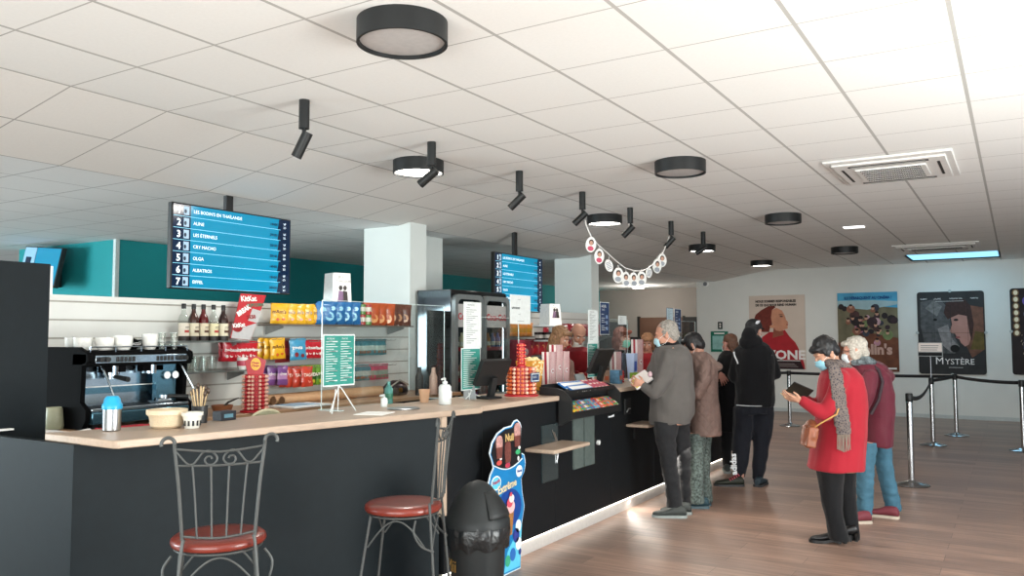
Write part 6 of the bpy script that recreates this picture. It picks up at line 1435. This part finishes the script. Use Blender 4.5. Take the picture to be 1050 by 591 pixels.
mb = MB(); mb.ell((0, 0, 0), (.10, .13, .055), DUM, 18, Matrix.Translation(p.P(725, 370, -.03)) @ Matrix.Rotation(YAW, 4, 'Z') @ Matrix.Rotation(.55, 4, 'Y')); mb.ell((0, 0, 0), (.07, .10, .05), DUM, 16, Matrix.Translation(p.P(733, 376, -.04))); p.garment('hood', mb, cloth('hood_beige', '826C62', .05), voxel=.009, amp=.012, scale=10)
trousers(p, legs, M('patterned_trousers', '55605C', .85, noise_=(55, .75)), amp=.012, scale=9)
p.hair([((0, -.02, .048), (.084, .095, .083)), ((0, -.06, -.0), (.074, .055, .075)), ((.06, .0, .005), (.026, .05, .05)), ((-.06, .0, .005), (.026, .05, .05)), ((0, .055, .075), (.06, .04, .03))], M('hair_black', '121012', .5, noise_=(70, .3)), amp=.004)
p.mask('B8D4DC')
p.shoe(727, 521.5, 708, 521, M('shoe_teal', '26424C', .7), M('sole_dark_teal', '4A5E66', .6), L=.25); p.shoe(729, 518.5, 712, 518, MATS['shoe_teal'], MATS['sole_dark_teal'], L=.25)

# ---- brown-haired customer half hidden
p = Person('brown-haired customer in a black coat half hidden behind the one in black sportswear', 9.4, 752, 484)
p.head(748, 353, 0, (-.5, 1), 10, k=.95, neck_to=(748, 366, 0))
torso = [(742, 755, 359, .08, 0), (738, 760, 364, .15, 0), (735, 763, 373, .18, 0), (735, 763, 395, .18, 0), (736, 764, 425, .175, 0), (737, 764, 442, .17, 0)]
sl = [[(741, 371, -.05, .062), (735, 392, -.12, .055), (735, 385, -.30, .045), (737, 381, -.36, .040)], [(760, 371, .05, .062), (764, 392, .1, .055), (758, 396, .25, .045)]]
legs = [[(738, 751, 440, .10, 0), (740, 750, 465, .08, 0), (742, 750, 480, .07, 0)], [(750, 763, 440, .10, 0), (752, 762, 465, .08, 0), (753, 761, 480, .07, 0)]]
body_core(p, torso, legs, sl, 440); p.hand(p.P(738, 382.5, -.37), RIGHT*.5-UP*.9, -AWAY, side=1, curl=20, k=1.05); p.hand(p.P(757, 396, .26), -RIGHT*.6+AWAY, UP, side=1)
p.finish(SKIN('C08A7C'))
torso_garment(p, 'coat', torso, sl, cloth('black2', '101012'), amp=.01); trousers(p, legs, MATS['cloth_black2'], amp=.01)
p.hair([((0, -.025, .045), (.082, .094, .082)), ((0, -.06, -.02), (.078, .055, .085)), ((0, -.07, -.08), (.06, .03, .05))], M('hair_brown', '5A3A28', .6, noise_=(70, .35)))
p.mask('D0D8DC')
p.shoe(746, 486, 743, 480, MATS['shoe_dark_grey'], MATS['sole_grey'], L=.27); p.shoe(757, 486, 756, 480, MATS['shoe_dark_grey'], MATS['sole_grey'], L=.27)

# ---- black sportswear
p = Person('customer seen from behind in black jacket and cap with white letters down the trouser leg', 8.595, 768, 497)
p.head(773, 340, 0, (.75, .8), 12, neck_to=(771, 354, 0))
torso = [(765, 781, 350, .09, 0), (758, 788, 354, .15, 0), (754, 792, 361, .19, 0), (753, 794, 378, .20, 0), (754, 794, 398, .19, 0), (754, 793, 417, .185, 0)]
sl = [[(788, 363, 0, .068), (795, 384, -.02, .060), (790, 387, .18, .05), (784, 380, .32, .042)], [(758, 363, 0, .068), (752, 386, .06, .060), (756, 390, .25, .05), (762, 384, .36, .042)]]
legs = [[(753, 773, 418, .13, -.0), (752, 772, 438, .105, 0), (751, 769, 460, .09, 0), (752, 766, 479, .08, 0), (753, 764, 490, .065, 0)], [(771, 793, 418, .13, 0), (771, 792, 438, .105, 0), (772, 788, 460, .09, 0), (771, 785, 480, .08, 0), (772, 782, 492, .062, 0)]]
body_core(p, torso, legs, sl, 418); p.hand(p.P(783, 380, .33), RIGHT*.3+UP*.4+AWAY, UP, side=-1, curl=35); p.hand(p.P(763, 384, .37), RIGHT*.5+UP*.3+AWAY*.6, UP, side=1, curl=35)
ankle_feet(p, [(758, 488, 496, 0, .04), (777, 488, 496, 0, .04)])
p.finish(SKIN('B88A78'))
torso_garment(p, 'jacket', torso, sl, cloth('jet', '0E0E11', .1), voxel=.011, amp=.014, scale=7)
def hoodx(mb): pass
mb = MB(); mb.ell((0, 0, 0), (.125, .10, .10), DUM, 18, Matrix.Translation(p.P(770, 352, -.06)) @ Matrix.Rotation(YAW, 4, 'Z')); mb.ell((0, 0, 0), (.08, .07, .09), DUM, 16, Matrix.Translation(p.P(768, 344, -.08))); p.garment('hood', mb, MATS['cloth_jet'], voxel=.009, amp=.012, scale=9)
trousers(p, legs, cloth('navy_track', '15171F', .1, rough=.75), waist=[(755, 792, 415, .16, 0), (754, 793, 424, .16, 0)], amp=.014, scale=8)
p.hair([((0, -.015, .050), (.085, .100, .082)), ((0, -.06, .0), (.078, .055, .07))], M('cap_black_fabric', '121215', .7), name='cap', amp=.002); mb = MB(); mb.ell((0, .10, .052), (.06, .055, .008), DUM, 16, p.H); link(mb.mesh('cap_peak'), 'cap_peak', p.t, MATS['cap_black_fabric'], p.loc)
p.mask('D8E0E4')
mb = MB(); mb.prism([(-.02, -.01), (.0, -.018), (.025, .0), (.03, .022), (.0, .02), (-.012, .012)], .002, M('patch_grey', 'B8B8BC', .6), Matrix.Translation(p.P(776.5, 331, -.09)) @ Matrix.Rotation(YAW, 4, 'Z')); mb.mesh; link(mb.mesh('cap_patch'), 'cap_patch', p.t, MATS['patch_grey'], p.loc)
for (x, y, s_) in ((752.6, 367, 1), (791, 368, -1)):
    mb = MB(); mb.tube([p.P(x+s_*2.2-s_*2.2*math.cos(a*.25), y-6+a*1.2, -.13-.02*math.sin(a*.3)) for a in range(11)], .008, DUM, 6); link(mb.mesh('reflective_trim'), 'reflective_trim', p.t, M('trim_white', 'D8DADC', .5), p.loc)
mb = MB(); mb.tube([p.P(755+i*2.6, 415.6+.25*i-.015*i*i, -.19+.0*i) for i in range(11)], .006, DUM, 6); link(mb.mesh('shirt_hem'), 'shirt_hem', p.t, M('trim_grey', 'A8AAAC', .6), p.loc)
mb = MB(); c = p.P(755.6, 487, -.092); mb.text('adidas', .088, MATS['trim_white'], Matrix.Translation(c) @ Matrix.Rotation(YAW, 4, 'Z') @ Matrix.Rotation(-math.radians(92), 4, 'Y') , bold=.003, ext=.002); link(mb.mesh('trouser_lettering'), 'trouser_lettering', p.t, MATS['trim_white'], p.loc)
sa = p.shoe(763, 499, 737, 498.5, M('shoe_olive_black', '26281F', .7), M('sole_black', '2E2E30', .6), L=.30, w=.052); p.shoe(776, 500, 784, 496, M('shoe_blue_black', '1E2C34', .7), MATS['sole_black'], L=.29, w=.05)
for i in range(5):
    mb = MB(); c0 = onz(757-i*2.2, 499)+UP*(.115-.012*i); mb.tube([c0-AWAY*.04, c0+UP*.012, c0+AWAY*.04], .006, DUM, 6); link(mb.mesh('pink_lace'), 'pink_lace', p.t, M('lace_pink', 'D05A6A', .6), p.loc)
mb = MB(); mb.ell((0, 0, 0), (.035, .035, .03), DUM, 12, Matrix.Translation(p.P(760, 491, 0))); mb.ell((0, 0, 0), (.03, .03, .03), DUM, 12, Matrix.Translation(p.P(777.5, 492, 0))); link(mb.mesh('socks'), 'socks', p.t, M('sock_pale', 'C8B8B4', .8), p.loc)

# ---- woman in the red coat
p = Person('short black-haired woman in a bright red coat and paisley scarf reading a wallet', 6.187, 860, 556)
p.head(846.5, 363, 0, (-1, -.12), 30, k=.96, neck_to=(855, 378, 0))
torso = [(850, 866, 373, .085, 0), (846, 875, 378, .15, 0), (842, 882, 387, .195, 0), (840, 886, 400, .205, 0), (839, 887, 425, .205, 0), (836, 886, 450, .215, 0), (831, 884, 474, .235, 0), (829, 883, 481, .24, 0)]
sl = [[(862, 388, -.16, .070), (856, 408, -.20, .066), (846, 424, -.20, .060), (834, 419, -.19, .050), (824, 412, -.15, .042)], [(852, 386, .16, .066), (846, 410, .19, .058), (840, 420, .16, .052), (826, 410, .06, .042)]]
legs = [[(838, 866, 476, .11, -.08), (841, 863, 498, .09, -.08), (845, 863, 522, .08, -.08), (850, 868, 546, .075, -.08), (851, 870, 554, .075, -.08)], [(850, 877, 476, .11, .09), (856, 876, 500, .09, .09), (861, 878, 525, .08, .09), (866, 881, 548, .072, .09), (866, 881, 553, .072, .09)]]
body_core(p, torso, legs, sl, 480)
p.hand(p.P(822.5, 411.5, -.15), -RIGHT*.95+UP*.25+AWAY*.25, -UP*.75-AWAY*.5, side=1, curl=16); p.hand(p.P(824.5, 410, .05), -RIGHT*.95+UP*.2-AWAY*.15, -UP*.8+AWAY*.4, side=-1, curl=16)
p.finish(SKIN('B98A72'))
torso_garment(p, 'coat', torso, sl, cloth('red_coat', '98202C', .04, 12, bump=(140, .15)), voxel=.011, amp=.009, scale=6)
trousers(p, legs, cloth('black_trousers', '141416'), amp=.010, scale=9, stretch=(1, 1, .4))
p.hair([((0, -.022, .050), (.086, .098, .082)), ((0, -.066, .005), (.076, .050, .068)), ((.06, -.01, .02), (.028, .052, .045)), ((-.06, -.01, .02), (.028, .052, .045)), ((0, .06, .072), (.062, .042, .030)), ((.0, -.02, .09), (.07, .08, .055))], MATS['hair_black'], amp=.006, seed=3)
p.mask('8FC4D4')
def paisley():
    mt = M('scarf_paisley', '3A363A', .9, noise_=(9, .1)); nt = mt.node_tree; b = nt.nodes['Principled BSDF']
    tc = nt.nodes.new('ShaderNodeTexCoord'); v = nt.nodes.new('ShaderNodeTexVoronoi'); v.inputs['Scale'].default_value = 60; v.feature = 'DISTANCE_TO_EDGE'; nt.links.new(tc.outputs['Object'], v.inputs['Vector'])
    r = nt.nodes.new('ShaderNodeValToRGB'); r.color_ramp.elements[0].color = (*hx('6E625C'), 1); r.color_ramp.elements[1].color = (*hx('35323A'), 1); r.color_ramp.elements[0].position = .05; r.color_ramp.elements[1].position = .30
    nt.links.new(v.outputs['Distance'], r.inputs[0]); nt.links.new(r.outputs[0], b.inputs['Base Color']); return mt
scm = paisley()
mb = MB()
ns = 14; R = []
for i in range(16):
    a = 2*PI*i/16; c = p.P(857, 375.5, 0); mb.ell((0, 0, 0), (.052, .042, .040), DUM, 10, Matrix.Translation(c+RIGHT*.085*math.cos(a)+AWAY*.095*math.sin(a)+UP*(.0-.035*math.cos(a)+.008*math.sin(3*a))))
for k in range(10): 
    q = k/9; c = p.P(856+9*q, 380+62*q, -.215-.035*math.sin(q*PI)); mb.ell((0, 0, 0), (.055+.012*q, .018, .055), DUM, 10, Matrix.Translation(c) @ Matrix.Rotation(YAW, 4, 'Z'))
p.garment('scarf', mb, scm, voxel=.007, amp=.009, scale=16)
mb = MB()
for k in range(12):
    x = 858.8+k*1.15; mb.tube([p.P(x, 446, -.245), p.P(x+.6*math.sin(k*2.), 455, -.25), p.P(x+1.0*math.sin(k*3.1), 464-abs(k-6)*.5, -.25)], .004, DUM, 5)
o = link(mb.mesh('scarf_fringe'), 'scarf_fringe', p.t, M('fringe', '7A6A60', .9), p.loc); o['kind'] = 'stuff'
mb = MB(); mb.tube([p.P(872, 378, -.06), p.P(870, 386, -.17), p.P(866, 400, -.225), p.P(858, 425, -.27), p.P(842, 434, -.26), p.P(836, 438, -.22)], .006, DUM, 8)
t = thing('handbag', 'tan leather shoulder bag on a thin strap in front of the red coat', 'bag', p.P(830, 444, -.1)); bl_ = t.location.copy()
link(mb.mesh('strap'), 'strap', t, M('strap_tan', 'B8864A', .5), bl_)
mb = MB(); mb.ell((0, 0, 0), (.055, .09, .11), DUM, 18, Matrix.Translation(p.P(830.5, 445, -.08)) @ Matrix.Rotation(YAW, 4, 'Z') @ Matrix.Rotation(.18, 4, 'Y')); mb.cbox((0, 0, -.02), (.07, .16, .15), DUM, Matrix.Translation(p.P(830, 445, -.08)) @ Matrix.Rotation(YAW, 4, 'Z') @ Matrix.Rotation(.18, 4, 'Y'))
link(remesh(mb, .006, 6, .003, 12), 'bag_body', t, M('leather_tan', '85492C', .5, noise_=(14, .15)), bl_)
mb = MB(); mb.tube([p.P(825.5, 436, -.16), p.P(827, 440, -.175), p.P(832.5, 437, -.175)], .005, DUM, 6); link(mb.mesh('flap_edge'), 'flap_edge', t, M('leather_dark_tan', '6A3A22', .5), bl_)
blk_shoe = M('shoe_black_leather', '121214', .3)
p.shoe(869, 557.5, 840, 556.5, blk_shoe, M('sole_jet', '0A0A0B', .4), name='ankle_boot', L=.27, w=.040, h=.075, heel=.045); p.shoe(880, 555.5, 858, 554.5, blk_shoe, MATS['sole_jet'], name='ankle_boot', L=.27, w=.040, h=.075, heel=.045)
c = p.P(820, 403, -.06); t = thing('wallet', 'open black wallet with papers held by the woman in red', 'wallet', c)
mx = Matrix.Rotation(YAW, 4, 'Z') @ Matrix.Rotation(math.radians(24), 4, 'Y') @ Matrix.Rotation(math.radians(-38), 4, 'X')
MB().box((-.085, -.07, .012), (.075, .06, .020), M('wallet_black', '1A1715', .5), mx).build('cover', t, bevel=.003)
mx2 = Matrix.Translation(-UP*.035-RIGHT*.03) @ Matrix.Rotation(YAW, 4, 'Z') @ Matrix.Rotation(math.radians(12), 4, 'Y') @ Matrix.Rotation(math.radians(12), 4, 'X')
MB().box((-.10, -.05, -.006), (.06, .06, 0), M('paper_cream', 'C8B08A', .6), mx2).build('papers', t)

# ---- woman in burgundy
p = Person('grey-haired woman in a burgundy hooded coat and blue jeans behind the red coat', 7.012, 905, 531)
p.head(876, 360, 0, (-1, .35), 12, k=.96, neck_to=(884, 374, 0))
torso = [(876, 893, 371, .085, 0), (875, 902, 376, .15, 0), (877, 910, 385, .195, 0), (880, 914, 402, .20, 0), (883, 914, 428, .20, 0), (884, 912, 450, .20, 0), (884, 911, 457, .205, 0)]
sl = [[(893, 387, -.16, .068), (890, 405, -.20, .060), (885, 418, -.18, .055), (875, 412, -.10, .042)], [(882, 385, .16, .064), (880, 402, .18, .056), (876, 414, .14, .05), (868, 408, .05, .04)]]
legs = [[(883, 898, 453, .11, -.07), (880, 896, 475, .09, -.07), (879, 895, 500, .08, -.07), (880, 894, 522, .078, -.07), (880, 894, 528, .078, -.07)], [(894, 912, 453, .11, .08), (898, 914, 475, .09, .08), (904, 919, 500, .08, .08), (908, 923, 518, .075, .08), (908, 924, 524, .075, .08)]]
body_core(p, torso, legs, sl, 455)
p.hand(p.P(874, 411.5, -.1), -RIGHT+UP*.3, -AWAY, side=1, curl=30); p.hand(p.P(867, 407.5, .05), -RIGHT+UP*.3, AWAY, side=-1, curl=30)
p.finish(SKIN('B88876'))
torso_garment(p, 'coat', torso, sl, cloth('burgundy', '5A1E2C', .06, 12, rough=.6), voxel=.011, amp=.010, scale=8)
mb = MB(); mb.ell((0, 0, 0), (.12, .15, .07), DUM, 18, Matrix.Translation(p.P(898, 379, 0)) @ Matrix.Rotation(YAW, 4, 'Z') @ Matrix.Rotation(.5, 4, 'Y')); mb.ell((0, 0, 0), (.075, .12, .07), DUM, 16, Matrix.Translation(p.P(908, 386, 0))); p.garment('hood', mb, MATS['cloth_burgundy'], voxel=.009, amp=.014, scale=10)
mb = MB(); mb.tube([p.P(894, 374, -.09), p.P(901, 380, -.17), p.P(905, 392, -.215), p.P(901, 410, -.225), p.P(893, 425, -.22)], .014, DUM, 8); link(mb.mesh('bag_strap'), 'bag_strap', p.t, M('strap_dark', '2A1820', .7), p.loc)
trousers(p, legs, M('jeans_blue', '3E687C', .85, noise_=(12, .16), bump=(120, .3)), amp=.008, scale=12, stretch=(1, 1, 1.8))
p.hair([((0, -.025, .048), (.086, .098, .082)), ((0, -.062, -.02), (.080, .056, .085)), ((.066, -.005, -.02), (.026, .055, .07)), ((-.066, -.005, -.02), (.026, .055, .07)), ((0, .055, .075), (.062, .04, .028))], M('hair_silver', 'A8A298', .7, noise_=(60, .3)), amp=.010)
p.mask('C4D0D4')
mb = MB()
for sx in (-1, 1): mb.tube([(sx*.034+.022*math.cos(a), .098, .006+.017*math.sin(a)) for a in [2*PI*k/14 for k in range(14)]], .0022, DUM, 6, closed=True, mtx=p.H); mb.tube([(sx*.056, .096, .01), (sx*.080, .03, .012), (sx*.082, -.01, .005)], .002, DUM, 6, mtx=p.H)
mb.tube([(-.012, .100, .008), (.012, .100, .008)], .002, DUM, 6, mtx=p.H); link(mb.mesh('glasses'), 'glasses', p.t, M('glasses_dark', '3A3434', .3), p.loc)
mb = MB()
for i in range(16):
    a = 2*PI*i/16; c = p.P(884.5, 371, 0); mb.ell((0, 0, 0), (.045, .04, .042), DUM, 10, Matrix.Translation(c+RIGHT*.078*math.cos(a)+AWAY*.088*math.sin(a)+UP*(-.02*math.cos(a)+.010*math.sin(3*a))))
p.garment('scarf', mb, M('scarf_floral', '5A6468', .9, noise_=(38, .9)), voxel=.007, amp=.010, scale=16)
rs = M('shoe_burgundy', '6E2A34', .7); rsole = M('sole_cream', 'B8AA9A', .6)
p.shoe(880, 536, 893, 538.5, rs, rsole, L=.26) if False else p.shoe(893, 536.5, 872, 537, rs, rsole, L=.26); p.shoe(922, 532.5, 896, 529.5, rs, rsole, L=.28)

# ---- staff behind the counter
def staff(label, D, gx, gy, hd, face, tilt, torso, sl, topname, topmat, hair, skin, k=.96, hands=None, legw=(9, 9)):
    p = Person(label, D, gx, gy, None); p.head(hd[0], hd[1], 0, face, tilt, k=k, neck_to=(torso[0][0]*.5+torso[0][1]*.5, torso[0][2]+8, 0))
    xm = (torso[-1][0]+torso[-1][1])/2; y0 = torso[-1][2]-4; y1 = gy-4; w_ = (torso[-1][1]-torso[-1][0])/2-1
    legs = [[(xm-w_, xm, y0, .11, 0), (xm-w_+1, xm-2, (y0+y1)/2, .08, 0), (xm-w_+2, xm-3, y1, .065, 0)], [(xm, xm+w_, y0, .11, 0), (xm+2, xm+w_-1, (y0+y1)/2, .08, 0), (xm+3, xm+w_-2, y1, .065, 0)]]
    body_core(p, torso, legs, sl, y0)
    for h_ in hands: p.hand(p.P(*h_[0]), h_[1], h_[2], side=h_[3], curl=h_[4])
    p.finish(SKIN(skin)); torso_garment(p, topname, torso, sl, topmat, amp=.008); trousers(p, legs, MATS['cloth_black_trousers'], amp=.008)
    for sx in (-1, 1): g = onz(xm+sx*w_*.55, gy); q = g-AWAY*.14; mb = MB(); 
    for sx in (-1, 1):
        g = p.loc+RIGHT*(sx*p.m(w_*.55)); R = []
        for f_, wd, hh in ((0, .5, .6), (.15, .85, 1), (.45, .85, .9), (.75, 1, .5), (1, .4, .2)):
            c = g+AWAY*(.10-.26*f_); R.append([c+RIGHT*(.045*wd*math.cos(q))+UP*(.005+.09*hh*(.5+.5*math.sin(q))) for q in [2*PI*k_/12 for k_ in range(12)]])
        mb = MB(); mb.loft(R, DUM); link(mb.mesh('shoe'), 'shoe', p.t, blk_shoe, p.loc)
    p.hair(*hair[:2], **hair[2]); return p
p = staff('blond cashier looking down behind the striped popcorn bags', 8.2, 572, 505, (575, 347), (.85, -.6), 26, [(565, 578, 361, .08, 0), (557, 584, 366, .15, 0), (553, 586, 376, .17, 0), (554, 585, 400, .16, 0), (554, 586, 430, .16, 0)],
    [[(561, 374, 0, .058), (556, 396, -.04, .052), (566, 404, -.22, .042)], [(583, 374, 0, .055), (587, 394, -.06, .05), (582, 402, -.24, .042)]], 'jumper', cloth('dusty_pink', 'A88478'),
    ([((0, -.025, .048), (.086, .098, .082)), ((0, -.062, -.03), (.084, .056, .10)), ((.072, .0, -.05), (.024, .05, .10)), ((-.072, .0, -.05), (.024, .05, .10)), ((.05, -.04, -.12), (.05, .045, .07)), ((-.05, -.04, -.12), (.05, .045, .07)), ((.03, .055, .08), (.05, .035, .022)), ((-.03, .055, .08), (.05, .035, .022))], M('hair_blond', '8E6A4A', .6, noise_=(60, .35)), dict(amp=.009)), 'C8967E', hands=[((567, 404, -.23), RIGHT*.8-AWAY*.5, UP, 1, 30), ((581, 402, -.25), -RIGHT*.8-AWAY*.5, UP, -1, 30)]); p.eyes(brow='6A4A34')
p = staff('bald cashier in a dark red jumper looking down with a mask under his chin', 8.65, 594, 499, (593, 343.5), (.35, -1), 30, [(585, 601, 356, .085, 0), (578, 607, 361, .16, 0), (575, 611, 371, .18, 0), (576, 610, 398, .17, 0), (577, 608, 425, .165, 0)],
    [[(580, 369, 0, .064), (577, 388, -.10, .056), (591, 384, -.28, .044)], [(606, 369, 0, .064), (612, 388, -.08, .056), (601, 386, -.28, .044)]], 'jumper', cloth('dark_red', '7E1A20'),
    ([((0, -.058, .0), (.074, .048, .06)), ((.066, -.015, .0), (.014, .045, .03)), ((-.066, -.015, .0), (.014, .045, .03))], M('hair_dark_grey', '4A423C', .8), dict(amp=.004)), 'C49078', k=1.0, hands=[((592, 384, -.29), RIGHT*.9-UP*.3-AWAY*.2, UP*.6-AWAY, 1, 25), ((600, 386, -.29), -RIGHT*.7-UP*.3-AWAY*.5, UP, -1, 25)]); p.eyes(); p.mask('D8D4CC', under=True)
p = staff('auburn-haired cashier with a green face mask and black top', 9.49, 636, 483, (638, 347), (.65, -.8), 8, [(630, 645, 359, .08, 0), (623, 651, 364, .15, 0), (619, 656, 373, .17, 0), (620, 655, 395, .16, 0), (620, 654, 420, .16, 0)],
    [[(623, 372, 0, .058), (619, 390, -.05, .050), (628, 396, -.25, .04)], [(652, 372, 0, .058), (657, 390, -.05, .050), (648, 396, -.25, .04)]], 'top', MATS['cloth_black2'],
    ([((0, -.02, .050), (.090, .100, .084)), ((0, -.062, -.04), (.090, .056, .11)), ((.078, .005, -.05), (.024, .052, .10)), ((-.078, .005, -.05), (.024, .052, .10)), ((.0, -.05, -.12), (.09, .05, .05)), ((.04, .06, .08), (.045, .03, .02)), ((-.04, .06, .08), (.045, .03, .02))], M('hair_auburn', '6E3828', .5, noise_=(60, .3)), dict(amp=.009)), 'C08C78', k=1.0, hands=[((629, 396, -.26), RIGHT*.6-AWAY*.7, UP, 1, 30), ((647, 396, -.26), -RIGHT*.6-AWAY*.7, UP, -1, 30)]); p.eyes(brow='4A2A20'); p.mask('6CC0A8')
p = staff('light-brown-haired staff member in dark red glimpsed between the cones and the grey-haired man', 10.1, 664, 477, (664, 352), (-.3, -1), 22, [(657, 670, 362, .08, 0), (651, 677, 367, .15, 0), (648, 680, 376, .17, 0), (649, 679, 396, .16, 0), (650, 678, 420, .16, 0)],
    [[(652, 374, 0, .056), (649, 390, -.05, .05), (657, 396, -.22, .04)], [(676, 374, 0, .056), (679, 390, -.05, .05), (671, 396, -.22, .04)]], 'jumper', MATS['cloth_dark_red'],
    ([((0, -.025, .048), (.086, .098, .082)), ((0, -.06, -.02), (.08, .055, .09)), ((.07, .0, -.03), (.022, .05, .08)), ((-.07, .0, -.03), (.022, .05, .08)), ((.0, .06, .075), (.06, .035, .025))], M('hair_light_brown', '8A6244', .6, noise_=(60, .3)), dict(amp=.008)), 'C08A74', hands=[((658, 396, -.23), RIGHT*.6-AWAY*.7, UP, 1, 30), ((670, 396, -.23), -RIGHT*.6-AWAY*.7, UP, -1, 30)]); p.eyes()
